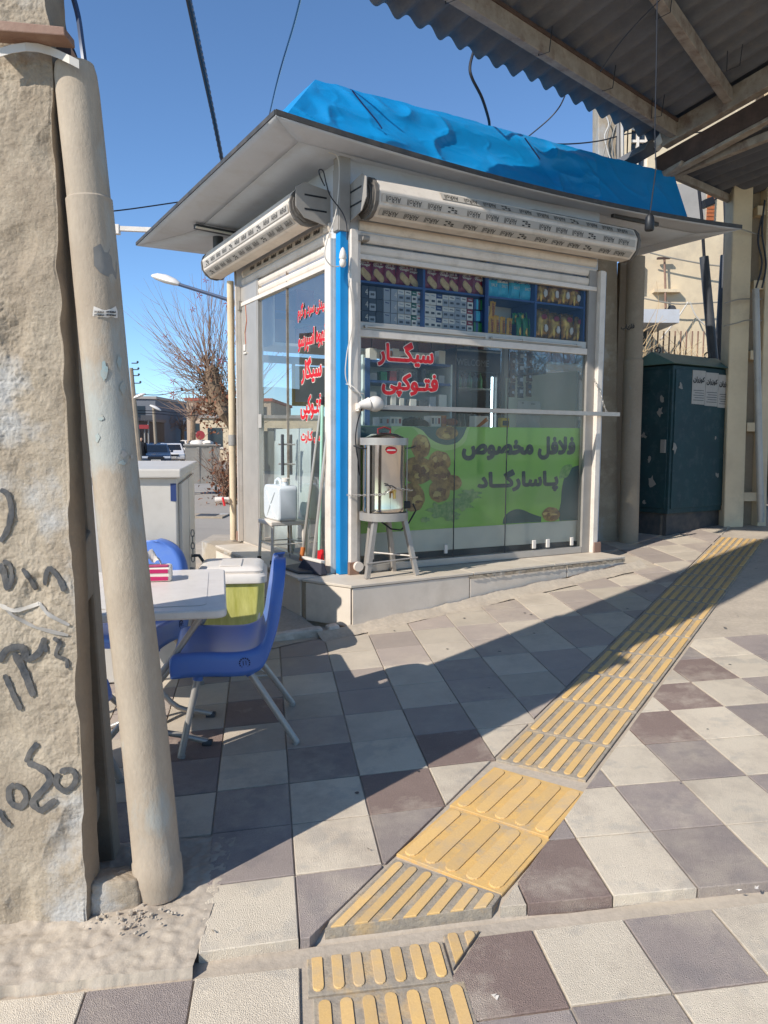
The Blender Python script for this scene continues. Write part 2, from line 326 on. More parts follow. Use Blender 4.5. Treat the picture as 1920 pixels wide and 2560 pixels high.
# ---- lettering
AR = {'ا': (0xFE8D, 0xFE8E), 'ب': 0xFE8F, 'پ': 0xFB56, 'ت': 0xFE95, 'خ': 0xFEA5, 'د': (0xFEA9, 0xFEAA), 'ر': (0xFEAD, 0xFEAE), 'ز': (0xFEAF, 0xFEB0), 'س': 0xFEB1, 'ش': 0xFEB5, 'ص': 0xFEB9, 'ف': 0xFED1, 'ق': 0xFED5, 'ک': 0xFB8E, 'گ': 0xFB92, 'ل': 0xFEDD, 'م': 0xFEE1, 'ن': 0xFEE5, 'و': (0xFEED, 0xFEEE), 'ه': 0xFEE9, 'ی': 0xFBFC}
def shape(s):
    if not any(c in AR for c in s): return s
    s = s.replace('لا', '\ufefb'); out = []
    two = lambda c: isinstance(AR.get(c), tuple) or c == '\ufefb'
    for i, c in enumerate(s):
        p = s[i - 1] if i else ' '; n = s[i + 1] if i + 1 < len(s) else ' '
        pj = (p in AR or p == 'ـ') and not two(p); nj = n in AR or n in '\ufefbـ'
        if c == '\ufefb': out.append('\ufefc' if pj else c)
        elif c not in AR: out.append(c)
        elif two(c): out.append(chr(AR[c][1 if pj else 0]))
        else: out.append(chr(AR[c] + (3 if pj and nj else 1 if pj else 2 if nj else 0)))
    return ''.join(out[::-1])
TC = {}
ORD = ['first', 'second', 'third', 'fourth', 'fifth', 'sixth', 'seventh', 'eighth', 'ninth', 'tenth', 'eleventh', 'twelfth', 'thirteenth', 'fourteenth', 'fifteenth', 'sixteenth', 'seventeenth']
def text_mb(s, bold=.02):
    key = (s, bold)
    if key not in TC:
        c = bpy.data.curves.new('t', 'FONT'); c.body = shape(s); c.size = 1; c.offset = bold; c.resolution_u = 3
        o = bpy.data.objects.new('t', c); COL.objects.link(o)
        dg = bpy.context.evaluated_depsgraph_get(); me = bpy.data.meshes.new_from_object(o.evaluated_get(dg))
        vs = [v.co.copy() for v in me.vertices]; fs = [tuple(p.vertices) for p in me.polygons]
        bpy.data.objects.remove(o); bpy.data.curves.remove(c); bpy.data.meshes.remove(me)
        TC[key] = (vs, fs)
    return TC[key]
def text(s, O, ux, uy, w, h, bold=.02, off=0.0, mb=None, mi=0, ref=None):
    """lettering filling the box w x h whose lower left corner is O; heavy strokes are built up from shifted copies"""
    vs, fs = text_mb(s, min(bold, .015))
    x0, x1 = min(v.x for v in vs), max(v.x for v in vs); y0, y1 = min(v.y for v in vs), max(v.y for v in vs)
    O, ux, uy = V(O), V(ux), V(uy); n = ux.cross(uy).normalized(); mb = mb or MB()
    ex = max(0, bold - .015)
    kx = w / max(x1 - x0, 1e-6); ky = h / max(y1 - y0, 1e-6)
    sh = [(0, 0)] + ([(ex * math.cos(math.pi * q / 4), ex * math.sin(math.pi * q / 4)) for q in range(8)] if ex > .004 else [])
    k_ = ky if ref is None else min(kx, ky)
    for q, (dx, dy) in enumerate(sh):
        mb.add([O + ux * ((v.x - x0) * kx + dx * k_) + uy * ((v.y - y0) * ky + dy * k_) + n * (off + q * .00008) for v in vs], fs, mi)
    return mb
#SPLIT
# ================================================================== THE SETTING
def struct(o): o['kind'] = 'structure'; return o
def nz(p, s=1.0, o=4): return noise.fractal(V(p) * s, 1.0, 2.0, o)
xs = [-160, -110, -75, -50, -35, -25, -18, -14, -11] + [-9 + .3 * i for i in range(64)] + [11, 14, 18, 25, 35, 50, 80, 120, 160]
ys = [-60, -30, -15, -8, -5] + [-4 + .3 * i for i in range(80)] + [21, 23, 26, 30, 35, 42, 50, 60, 75, 95, 120, 160, 220, 300]
g = MB(); nx = len(xs)
g.add([(x, y, gz(x, y) - .05 + (.006 * nz((x, y, 0), 1.2) if y < 22 else 0)) for y in ys for x in xs],
      [(j * nx + i, j * nx + i + 1, (j + 1) * nx + i + 1, (j + 1) * nx + i) for j in range(len(ys) - 1) for i in range(nx - 1)])
struct(g.build('street', 'street', smoothf=True, ang=80))

PZ = lambda x, y: min(GA * x + GB * y, gz(x, y) + .02) if GA * x + GB * y > .33 else GA * x + GB * y
SEAM0, SEAMD = V((-.522, 2.05, 0)), V((.9935, .114, 0)).normalized()
SEAMN = V((-SEAMD.y, SEAMD.x, 0))
pav = MB()
def pavfn(a, b):
    x = -2.2 + 9 * a; y0 = SEAM0.y + (x - SEAM0.x) * .1147 - .004; y = y0 + (9.8 - y0) * b
    return (x, y, gz(x, y) + .004 + .003 * nz((x, y, 3), 5) - (.05 if b == 0 else 0))
pav.grid(pavfn, 90, 90)
pavement = struct(pav.build('pavement', 'mortar', smoothf=True, ang=70))
lo = MB()
lo.grid(lambda a, b: (-2.2 + 9 * a, -3 + (SEAM0.y + (-2.2 + 9 * a - SEAM0.x) * .1147 + .01 + 3) * b, GA * (-2.2 + 9 * a) + GB * (-3 + (SEAM0.y + (-2.2 + 9 * a - SEAM0.x) * .1147 + .01 + 3) * b) - .020 + .004 * nz((a * 9, b * 5, 3), 5)), 90, 40)
lowpav = struct(lo.build('lower_pavement', 'mortar', smoothf=True, ang=70))

def clip(poly, p, n):      # keep the part of a convex polygon where (q-p).n > 0
    out = []
    for i, a in enumerate(poly):
        b = poly[(i + 1) % len(poly)]; da, db = (a - p).dot(n), (b - p).dot(n)
        if da > 0: out.append(a)
        if (da > 0) != (db > 0): out.append(a + (b - a) * (da / (da - db)))
    return out
def area(p): return abs(sum(p[i].x * p[(i + 1) % len(p)].y - p[(i + 1) % len(p)].x * p[i].y for i in range(len(p)))) / 2
def slab_mb(poly, zf, th, bev=.0025, rough=0):
    c = sum(poly, V((0, 0, 0))) / len(poly); n = len(poly)
    if area(poly) < 1e-5: return None
    s = sum(poly[i].x * poly[(i + 1) % n].y - poly[(i + 1) % n].x * poly[i].y for i in range(n))
    if s < 0: poly = poly[::-1]
    inn = [p + (c - p).normalized() * bev * 1.4 for p in poly]
    vs = [(p.x, p.y, zf(p.x, p.y) - th) for p in poly] + [(p.x, p.y, zf(p.x, p.y) - bev * .7) for p in poly] + [(p.x, p.y, zf(p.x, p.y)) for p in inn]
    fs = [(i, (i + 1) % n, n + (i + 1) % n, n + i) for i in range(n)] + [(n + i, n + (i + 1) % n, 2 * n + (i + 1) % n, 2 * n + i) for i in range(n)] + [tuple(range(2 * n, 3 * n))]
    return MB().add(vs, fs)
plane = lambda x, y: gz(x, y)
up8 = lambda x, y: gz(x, y) + .013
STP, STD = V((-.19, 2.09, 0)), V((.548, .8365, 0)).normalized(); STN = V((STD.y, -STD.x, 0)); SW = .385
shared = {}
def lay(i, j, O, A, B, kind, par, cuts=(), gap=.0028, zf=up8, zo=0.0, tol=.98, th=.022):
    c = O + A * i + B * j
    q = [c + A * gap / A.length + B * gap / B.length, c + A * (1 - gap / A.length) + B * gap / B.length, c + A * (1 - gap / A.length) + B * (1 - gap / B.length), c + A * gap / A.length + B * (1 - gap / B.length)]
    a0 = area(q)
    for p, n in cuts: q = clip(q, p, n) if q else q
    if not q or area(q) < a0 * .03: return
    jit = random.uniform(-.0015, .0015)
    if area(q) > a0 * tol and (c.x * GA + c.y * GB) < .25:
        key = (kind, round(A.x, 3), th)
        if key not in shared:
            o0 = [p - c for p in q]; m = slab_mb(o0, lambda x, y: GA * x + GB * y, th); shared[key] = m.mesh('tile', kind)
        o = bpy.data.objects.new('tile', shared[key]); COL.objects.link(o); o.location = (c.x, c.y, zf(c.x, c.y) + zo + jit)
        o.parent = par; return o
    m = slab_mb(q, lambda x, y: zf(x, y) + zo + jit, th)
    return m.build('tile', kind, par) if m else None
A1, B1, O1 = V((.2861, .0362, 0)), V((-.0478, .3038, 0)), V((-.5232, 2.0519, 0))
A2, B2, O2 = V((.2627, .016, 0)), V((-.0349, .3124, 0)), V((-.3488, 2.1391, 0))
P2 = lambda r, l: V((K(r, l, 0).x, K(r, l, 0).y, 0))
par_l = [0, 1, 1, 0, 0, 1, 1, 0, 0, 1, 1, 0, 0, 1, 1, 0, 0, 1, 1, 0, 0, 1, 1, 0, 0]
cutL = (STP - STN * .018, -STN)
eR2, eL2 = V((eR.x, eR.y, 0)), V((eL.x, eL.y, 0))
for j in range(0, 24):
    for i in range(-4, 22):
        c = O1 + A1 * (i + .5) + B1 * (j + .5)
        lc = loc(V((c.x, c.y, 0)))
        cuts = [cutL]
        if (c - STP).dot(STN) > .25 or c.y > 9.2 or c.x > 5: continue
        if i < 0 and j < 2: continue
        if lc.x < -.38:
            if j >= 9: continue
        elif lc.x < 2.62:
            if lc.y > -.3: continue
            cuts.append((P2(0, -.50 + .02 * math.sin(i * 3)), -eL2))
        elif lc.y > -.1 and lc.x < 2.9: continue
        dark = (i + par_l[j]) % 2 == 1
        kind = ('tile_red' if (i * 7 + j * 13) % 5 == 0 and j < 6 else 'tile_grey') if dark else 'tile_light'
        if kind != 'tile_red' and (j >= 6 or (j >= 4 and i < 6) or (j == 5)): kind = kind + '_dusty'
        if (i, j) in ((2, 1), ): kind = 'tile_grey'
        if (i, j) in ((0, 0), (1, 1)): kind = 'tile_light'
        lay(i, j, O1, A1, B1, kind, pavement, cuts, th=.045 if j == 0 else .022)
par_r = [0, 0, 1, 1, 0, 1, 1, 0]
cutR = (STP + STN * (SW + .02), STN)
for j in range(0, 7):
    for i in range(2, 19):
        c = O2 + A2 * (i + .5) + B2 * (j + .5)
        if (c - STP).dot(STN) < SW - .2: continue
        dark = (i + par_r[j]) % 2 == 1
        kind = ('tile_red' if (i, j) in ((3, 0), (6, 3), (7, 4), (5, 3), (8, 5), (6, 4)) else 'tile_grey') if dark else 'tile_light'
        lay(i, j, O2, A2, B2, kind, pavement, [cutR], th=.045 if j == 0 else .022)
# lower band of tiles, a step of about three centimetres down
lowz = lambda x, y: GA * x + GB * y - .012
Al, Bl, Ol = V((.27, .0255, 0)), V((-.041, .287, 0)), V((.442, 2.114, 0))
for j in (-1, -2, -3, -4):
    for i in range(0, 14):
        dark = (i + (j < -1)) % 2 == 1
        lay(i, j, Ol, Al, Bl, 'tile_grey' if dark else 'tile_light', lowpav, zf=lowz)
    Al2, Bl2, Ol2 = V((.29, .0235, 0)), V((-.034, .197 + .093 * (j < -1), 0)), V((-.227, 2.017, 0))
for j, o0 in ((-1, V((-.227, 2.012, 0))), (-2, V((-.192, 1.715, 0))), (-3, V((-.157, 1.42, 0)))):
    for i in range(-5, 0):
        lay(i, -1, o0, V((.29, .0235, 0)), V((-.036, .292, 0)), 'tile_light' if (i + j) % 2 == 0 else 'tile_grey', lowpav, zf=lowz)
def gp(x, y, ox, oy, s): p = G(ox + x / s, oy + y / s); return V((p.x, p.y, 0))
for kind, pts in (('tile_red', [(355, 778), (592, 748), (764, 1092), (290, 1158), (225, 972)]), ('tile_grey', [(296, 1166), (766, 1102), (935, 1440), (395, 1520)])):
    q = [gp(x, y, 1000, 1900, 1.803) for x, y in pts]
    slab_mb(q, lowz, .022).build('tile', kind, lowpav)
# tactile paving: ridged yellow tiles
def bar_poly(o, d, n, L, w, k=5):
    pts = [o + d * (w / 2) + n * 0 for _ in ()]
    for s_, c0 in ((1, o + d * (L - w / 2)), (-1, o + d * (w / 2))):
        for q in range(k + 1):
            a = math.pi * q / k
            pts.append(c0 + (n * math.cos(a) + d * math.sin(a)) * (w / 2) * s_)
    return pts
def tactile(o, d, n, L, wd, nb, bw, par, basem, zf=up8, cuts=(), cutpoly=None, first=None):
    q = [o, o + n * wd, o + n * wd + d * L, o + d * L]
    for c in cuts: q = clip(q, *c) if q else q
    if not q: return
    zb = lambda x, y: zf(x, y) + .001
    m = slab_mb(q, zb, .04, .002)
    if not m: return
    t = m.build('tactile_tile', basem, par)
    for k in range(nb):
        pitch = wd / nb; b = bar_poly(o + n * (pitch * (k + .5) + random.uniform(-.001, .001)) + d * .012, d, n, L - .024, bw)
        for c in cuts: b = clip(b, *c) if b else b
        if not b or area(b) < 3e-4: continue
        mm = slab_mb(b, lambda x, y: zb(x, y) + .0042, .005, .0018)
        if mm: mm.build('ridge', 'tactile_bar', t)
cutS = (SEAM0 + SEAMN * .035, SEAMN)
tactile(STP + STD * -.1, STD, STN, .53, SW, 7, .030, pavement, 'tactile_base', cuts=[cutS])
dw = (STD + STN * .06).normalized(); nw = (STN - STD * .06).normalized()
tactile(STP + STD * .455 - STN * .012, dw, nw, .345, .40, 5, .047, pavement, 'tactile_base_yellow')
tactile(STP + STD * .81 - STN * .0, dw, nw, .345, .40, 5, .047, pavement, 'tactile_base_yellow')
t = 1.215; first = True
while t < 6.1:
    L = .315 if first else .390
    tactile(STP + STD * t, STD, STN, L, SW, 7, .030, pavement, 'tactile_base'); t += L + .006; first = False
di, dj = V((.9956, .085, 0)), V((-.128, .992, 0)).normalized()
tl = V((-.212, 2.045, 0))
tactile(tl - dj * .145, dj, di, .16, .39, 7, .030, lowpav, 'tactile_base', zf=lowz, cuts=[(tl + V((0, -.008, 0)), -SEAMN)])
tactile(tl - dj * .455 + di * .012, dj, di, .302, .405, 7, .032, lowpav, 'tactile_base', zf=lowz)
tactile(tl - dj * .765 + di * .03, dj, di, .302, .405, 7, .032, lowpav, 'tactile_base', zf=lowz)
ca, cb = gp(355, 770, 1000, 1900, 1.803), gp(222, 965, 1000, 1900, 1.803); cn = V(((cb - ca).y, -(cb - ca).x, 0)).normalized()
if (gp(100, 850, 1000, 1900, 1.803) - ca).dot(cn) < 0: cn = -cn
tactile(tl - dj * .145 + di * .398, dj, di, .19, .2, 4, .030, lowpav, 'tactile_base', zf=lowz, cuts=[(ca + cn * .006, cn), (tl + V((0, .018, 0)), -SEAMN)])

# rough cement collar round the foot of the left utility pole, ending in a ragged edge over the step
cc = MB()
def collar(a, b):
    x = -1.75 + 1.226 * a; y = 1.975 + (x + .52) * .08 + .75 * b
    e = min(a if x < -1.7 else 1, 1)
    z = GA * x + GB * y + .013 + .012 * nz((x, y, 1), 7) * (1 - smooth((a - .8) / .2)) + .006 * nz((x, y, 5), 30)
    if b < .03: z -= .05; y += .012 * nz((x, 1, 2), 25)
    if b > .9: z -= .03
    return (x, y, z)
cc.grid(collar, 160, 90); struct(cc.build('cement_collar', 'mortar', smoothf=True, ang=60))
# concrete apron left of the kiosk foot with a painted kerb stone
ap = MB()
def apron(a, b):
    r = -1.5 + 1.2 * a; l = -.42 + 3.2 * b; p = K(r, l, 0)
    e = smooth(min(a, 1) * 3) * smooth(b * 4 + .3)
    return (p.x, p.y, gz(p.x, p.y) + .006 + .05 * e + .006 * nz(p, 6))
ap.grid(apron, 40, 60); struct(ap.build('concrete_apron', 'mortar', smoothf=True, ang=80))
kerbp = [G(668, 1612), G(815, 1590), G(875, 1578)]
for a, b, w in ((0, .0, .42), (1, .45, .2)):
    p0 = kerbp[0].lerp(kerbp[1], .05) if a == 0 else kerbp[1].lerp(kerbp[2], .05)
    p1 = kerbp[0].lerp(kerbp[1], .93) if a == 0 else kerbp[1].lerp(kerbp[2], .5)
    m = MB().bar(p0 + V((0, .0, .03)), p1 + V((0, .0, .03)), .08, .075)
    tag(m.build('kerb_stone', 'painted_kerb', bevel=.012), 'long stretch of kerb with flaking white paint behind the blue chair' if a == 0 else 'short worn kerb piece at the foot of the kiosk corner', 'kerb', 'kerb stones by the kiosk')
# mortar fillet along the kiosk foot
fl = MB()
def fillet(a, b):
    r = -.36 + 3.0 * a; l = -.395 + .03 * a - .12 * b - .02 * nz((r, 0, 0), 4) * b; p = K(r, l, 0)
    return (p.x, p.y, gz(p.x, p.y) + .012 + (.04 + .02 * nz((r, 1, 0), 3)) * (1 - b) ** 2 + .004 * nz(p, 25))
fl.grid(fillet, 160, 8); struct(fl.build('mortar_fillet', 'mortar', smoothf=True, ang=80))

# ================================================================== KIOSK
kiosk = thing('kiosk', 'white corner kiosk with blue roof edge, roller shutters and red lettering on its glass', 'kiosk', K(0, 0, .25))
def kp(mb, name, m, parent=kiosk, **k): return mb.build(name, m, parent, T=KT, **k)
def gr(r, l): p = K(r, l, 0); return gz(p.x, p.y)
BZ = .60
outl = [(-.114, -.40), (2.50, -.315), (2.60, 2.35), (-.33, 2.35), (-.316, 1.0), (-.30, -.03)]
kp(MB().prism([(r, l, .15) for r, l in [(-.10, -.385), (2.485, -.30), (2.585, 2.34), (-.32, 2.34), (-.305, 1.0), (-.29, -.03)]], (0, 0, BZ - .165)), 'base', 'concrete')
def lerp2(a, b, t): return (a[0] + (b[0] - a[0]) * t, a[1] + (b[1] - a[1]) * t)
def base_tile(a, b, zt, cut=0):
    th = V((b[1] - a[1], -(b[0] - a[0]), 0)).normalized() * .012
    za, zb = gr(*a) + .035, gr(*b) + .035
    kp(MB().hexa([(a[0], a[1], za), (b[0], b[1], zb), (b[0] - th.x, b[1] - th.y, zb), (a[0] - th.x, a[1] - th.y, za), (a[0], a[1], zt), (b[0], b[1], zt), (b[0] - th.x, b[1] - th.y, zt), (a[0] - th.x, a[1] - th.y, zt)]), 'base_tile', 'base_tile', bevel=.003)
F0, F1 = outl[0], outl[1]
for t0, t1 in ((.004, .376), (.379, .747), (.750, .999)): base_tile(lerp2(F0, F1, t0), lerp2(F0, F1, t1), BZ - .022)
base_tile(lerp2(outl[5], F0, .06), lerp2(outl[5], F0, .98), BZ - .022)
Lp = [(-.318, 1.9), (-.316, 1.45), (-.314, .98), (-.308, .5), (-.302, .0)]
for a, b in zip(Lp[:-1], Lp[1:]): base_tile(a, (b[0], b[1] + .012), BZ - .022)
base_tile((2.50, -.30), (2.53, .45), BZ - .022)
for q in ([(-.118, -.405), (.9, -.372), (.9, 0.0), (-.05, .0), (-.305, -.03)], [(.905, -.372), (1.7, -.346), (1.7, 0), (.905, 0)], [(1.705, -.346), (2.505, -.32), (2.505, 0), (1.705, 0)], [(-.322, .005), (-.02, .005), (-.02, .95), (-.322, .95)], [(-.322, .955), (-.02, .955), (-.02, 1.9), (-.322, 1.9)], [(.0, .02), (2.45, .02), (2.45, 2.3), (.0, 2.3)]):
    kp(MB().prism([(r, l, BZ - .018) for r, l in q], (0, 0, .018)), 'top_slab', 'base_top', bevel=.003)
ed = MB()   # broken render edge under the top slabs
ed.grid(lambda a, b: (.86 + 1.64 * a, -.378 + .055 * a - .006 * nz((a * 9, b, 1), 6), BZ - .02 - .024 * b), 80, 2)
kp(ed, 'render_edge', 'concrete'); ed = MB()
ed.grid(lambda a, b: (-.325 - .005 * nz((a * 9, b, 1), 6), .3 + 1.6 * a, BZ - .02 - .024 * b), 60, 2)
kp(ed, 'render_edge', 'concrete')
# posts and guides
kp(MB().box(.0, .062, .0, .07, BZ, 2.985), 'corner_post', 'blue_post', bevel=.003)
kp(MB().box(-.012, .072, -.012, .08, 2.985, 3.51).box(-.02, -.008, -.004, .075, 2.99, 3.4), 'post_head', 'grey_steel', bevel=.003)
def guide(x0, x1, y0, y1, z0, z1, ax):
    m = MB().box(x0, x1, y0, y1, z0, z1)
    if ax == 'r': m.box(x0, x1 - .03, y0 - .02, y0, z0, z1)
    else: m.box(x0 - .02, x0, y0, y1 - .05, z0, z1)
    return kp(m, 'shutter_guide', 'white_metal', bevel=.003)
guide(.066, .15, -.02, .06, BZ, 3.0, 'r'); guide(2.41, 2.49, -.02, .06, BZ, 2.98, 'r')
guide(-.02, .06, .074, .21, BZ, 2.95, 'l'); guide(-.03, .05, 2.06, 2.12, BZ, 2.95, 'l')
kp(MB().box(2.32, 2.408, .0, .06, BZ, 2.98), 'door_post', 'grey_steel', bevel=.003)
kp(MB().box(2.49, 2.50, -.01, .08, BZ, 2.98), 'edge_trim', 'blue_post')
kp(MB().box(.0, .05, 1.62, 2.055, BZ, 2.95).box(-.004, .0, 1.64, 1.66, BZ, 2.95), 'jamb_panel', 'alu', bevel=.003)
kp(MB().box(.0, .04, 2.055, 2.065, BZ, 2.95), 'door_seal', 'black')
kp(MB().tube([(-.05, 2.2, .6), (-.05, 2.2, 3.02)], .032, 12), 'drain_pipe', 'plaster', smoothf=True)
kp(MB().tube([(-.05, 2.2, 1.5), (-.05, 2.2, 1.6)], .037, 12), 'pipe_joint', 'grey_steel', smoothf=True)
kp(MB().tube([(-.05, 2.55, 3.1), (-.05, 2.55, 3.5)], .05, 12), 'stub_pipe', 'dark_grey', smoothf=True)
# window wall, right face
kp(MB().box(.155, 2.318, .0, .05, 2.285, 2.335), 'transom', 'white_metal', bevel=.003)
kp(MB().box(.155, 2.318, .012, .05, 2.337, 2.392).box(.2, 1.25, -.008, .011, 2.352, 2.366).box(1.3, 2.25, -.008, .011, 2.347, 2.361), 'slide_rail', 'alu', bevel=.003)
for r_ in (.2, 1.25, 1.32, 1.62, 2.2): kp(MB().tube([(r_, -.012, 2.357), (r_, .012, 2.357)], .011, 10), 'rail_stop', 'alu', smoothf=True)
kp(MB().box(.21, 2.318, .0, .05, BZ + .002, .655), 'bottom_rail', 'alu', bevel=.003)
kp(MB().box(.152, .17, .01, .05, BZ, 2.28), 'side_rail', 'alu')
def sheet(*p): return MB().poly(p)
for a, b in ((.172, .992), (.996, 1.498), (1.502, 2.316)): kp(sheet((a, .022, .656), (b, .022, .656), (b, .022, 2.283), (a, .022, 2.283)), 'glass_pane', 'glass_dusty')
for r_ in (.994, 1.5): kp(MB().box(r_ - .0022, r_ + .0022, .018, .028, .656, 2.283), 'pane_joint', 'dark_grey')
for r_, w_ in ((.9, .03), (.26, .02), (1.78, .035), (1.93, .035), (2.2, .03)): kp(MB().box(r_, r_ + w_, .004, .02, .69 - (.02 if r_ > 1 else 0), .76 - (.02 if r_ > 1 else 0)), 'glass_clip', 'white_plastic', bevel=.004)
kp(sheet((.155, .022, 2.394), (2.318, .022, 2.394), (2.318, .022, 2.95), (.155, .022, 2.95)), 'glass_pane', 'glass')
# horizontal security bar in front of the window
kp(MB().box(.10, 2.60, -.12, -.09, 1.772, 1.806), 'security_bar', 'silver_paint', bevel=.002)
kp(MB().box(.10, .14, -.09, .0, 1.76, 1.815), 'bar_bracket', 'white_metal'); kp(MB().box(2.45, 2.48, -.09, .0, 1.775, 1.8), 'bar_bracket', 'grey_steel')
# display shelf behind the upper glass
for r_ in (.152, .70, 1.27, 1.77, 2.30): kp(MB().box(r_, r_ + (.02 if r_ not in (1.27,) else .035), .04, .34, 2.39, 2.97), 'shelf_divider', 'shelf_blue')
kp(MB().box(.172, 2.30, .045, .34, 2.668, 2.683), 'shelf_board', 'shelf_blue'); kp(MB().box(.15, 2.31, .045, .36, 2.378, 2.392), 'shelf_board', 'shelf_white')
kp(MB().box(.15, 2.31, .345, .36, 2.393, 2.97), 'shelf_back', 'shelf_white')
# glazed wall, left face: two glass leaves
for a, b in ((.215, .99), (.998, 1.615)): kp(sheet((.02, a, .64), (.02, b, .64), (.02, b, 2.9), (.02, a, 2.9)), 'glass_leaf', 'glass_door')
kp(MB().box(.010, .03, .990, .998, .62, 2.9), 'leaf_edge', 'beam_paint')
kp(MB().box(.0, .05, .215, 1.615, BZ + .001, .635), 'threshold', 'alu')
for l_, nm in ((1.035, 0), (.945, 1)):
    h = kp(MB().tube([(-.05 if nm else .06, l_, 1.27), (-.05 if nm else .06, l_, 1.60)], .013, 12), 'pull_handle', 'dark_grey', smoothf=True)
    for z_ in (1.36, 1.52): kp(MB().tube([(-.05, l_, z_), (.06, l_, z_)], .007, 8), 'handle_stud', 'alu', h, smoothf=True)
# right end wall and back wall
kp(MB().box(2.40, 2.44, .06, 2.28, 2.94, 3.5).box(.05, 2.44, 2.26, 2.30, 2.94, 3.5), 'head_panel', 'soffit')
for l_ in (1.2, 2.24): kp(MB().box(2.39, 2.44, l_, l_ + .045, BZ, 2.94), 'mullion', 'alu')
for r_ in (.06, 1.2): kp(MB().box(r_, r_ + .045, 2.25, 2.30, BZ, 2.94), 'mullion', 'alu')
kp(sheet((2.412, .08, 1.65), (2.412, 1.2, 1.65), (2.412, 1.2, 2.93), (2.412, .08, 2.93)), 'glass_pane', 'glass'); kp(sheet((2.412, 1.245, .62), (2.412, 2.24, .62), (2.412, 2.24, 2.93), (2.412, 1.245, 2.93)), 'glass_pane', 'glass')
for a, b in ((.105, 1.2), (1.245, 2.39)): kp(sheet((a, 2.272, 1.64), (b, 2.272, 1.64), (b, 2.272, 2.93), (a, 2.272, 2.93)), 'glass_pane', 'glass')
kp(MB().box(.06, 2.42, 2.24, 2.265, 2.30, 2.37), 'back_transom', 'alu'); kp(MB().box(.06, 2.42, 2.25, 2.30, .6, 1.64), 'back_panel', 'panel_pale')
kp(MB().box(2.395, 2.408, .2, 1.19, .62, 2.17), 'side_board', 'board_pale')
# head beams above shutters
kp(MB().box(.08, 2.44, .03, .08, 3.0, 3.5), 'head_panel', 'soffit'); kp(MB().box(.03, .08, .09, 2.3, 2.97, 3.5), 'head_panel', 'soffit')
# roof: soffit with upswept rim
NE, FL, NR, FR = V((-.575, -.275, 3.53)), V((-.63, 3.43, 3.53)), V((4.09, -.115, 3.53)), V((4.05, 3.4, 3.53))
iNE, iFL, iNR, iFR = V((-.335, -.07, 3.485)), V((-.29, 2.42, 3.50)), V((3.75, .13, 3.50)), V((3.7, 2.4, 3.50))
sag = lambda t: -.085 * 4 * t * (1 - t)
rf = MB()
rf.grid(lambda a, b: iNE.lerp(iNR, a).lerp(iFL.lerp(iFR, a), b) + V((0, 0, sag(a) * (1 - b) * .35)), 20, 6)
def rim(p0, p1, q0, q1, s=0):
    def f(a, b):
        o, i = p0.lerp(p1, a) + V((0, 0, sag(a) * s)), q0.lerp(q1, a) + V((0, 0, sag(a) * .35 * s))
        p = i.lerp(o, b); p.z = i.z + (o.z - i.z) * (b ** 2) + .0; return p
    return f
rf.grid(rim(NE, NR, iNE, iNR, 1), 30, 6); rf.grid(rim(FL, NE, iFL, iNE), 30, 6); rf.grid(rim(NR, FR, iNR, iFR), 12, 6); rf.grid(rim(FR, FL, iFR, iFL), 12, 6)
kp(rf, 'soffit', 'soffit', smoothf=True, ang=35, solid=.006)
fr = MB()
fr.grid(lambda a, b: NE.lerp(NR, a) + V((0, -.004, sag(a) + .002 + .032 * b)), 40, 1); fr.grid(lambda a, b: FL.lerp(NE, a) + V((-.004, 0, .002 + .03 * b)), 4, 1); fr.grid(lambda a, b: NR.lerp(FR, a) + V((.004, 0, .002 + .03 * b)), 4, 1)
kp(fr, 'rim_strip', 'dark_edge', solid=.008)
tf = MB(); tf.grid(lambda a, b: NE.lerp(NR, a).lerp(FL.lerp(FR, a), b) + V((0, 0, .03 + sag(a) * (1 - b))), 30, 8); kp(tf, 'roof_sheet', 'zinc', smoothf=True)
# blue painted sheet parapet, creased
pb = [V((-.50, -.235, 3.55)), V((3.46, -.03, 3.55)), V((3.40, 3.1, 3.56)), V((-.52, 3.3, 3.56))]
ptp = [V((-.13, .12, 3.99)), V((3.46, .15, 3.99)), V((3.25, 2.9, 3.99)), V((-.14, 3.0, 3.99))]
def crease(p, a, b):
    w = 1 if a < .72 else .25
    n1 = noise.noise(V((p.x * 1.7, p.z * 5, p.y))) ; r1 = 1 - abs(noise.noise(V((p.x * 2.3 + 4, p.z * 3.2 + p.x, p.y * 2)))) * 4.5
    n2 = 1 - abs(noise.noise(V((p.x * 5 + p.z * 6, p.z * 8 - p.x * 2, 3.3 + p.y)))) * 5
    return w * (.05 * n1 + .028 * max(0, r1) ** 1.2 + .004 * max(0, n2))
def para(k, s=1.0, nrm=V((0, -1, 0))):
    b0, b1, t0, t1 = pb[k], pb[(k + 1) % 4], ptp[k], ptp[(k + 1) % 4]
    def f(a, b):
        lo_, hi = b0.lerp(b1, a) + (V((0, 0, sag(a) * .9)) if k == 0 else V()), t0.lerp(t1, a)
        p = lo_.lerp(hi, b); e = min(1, 6 * min(b, 1 - b) + .1) * min(1, 40 * min(a, 1 - a) + .0)
        p = p + nrm * crease(p, a, b) * s * e
        if b > .99: p.z += .008 * nz((p.x * 3, p.y, 0), 2)
        return p
    return f
par = MB(); par.grid(para(0), 420, 60); par.grid(para(1, .5, V((1, 0, 0))), 60, 20); par.grid(para(2, .3, V((0, 1, 0))), 40, 10); par.grid(para(3, .8, V((-1, 0, 0))), 120, 24)
kp(par, 'parapet', 'blue_roof', smoothf=True, ang=75)
pt = MB(); pt.grid(lambda a, b: ptp[0].lerp(ptp[1], a).lerp(ptp[3].lerp(ptp[2], a), b) + V((0, 0, -.01)), 4, 4); kp(pt, 'parapet_top', 'blue_roof')
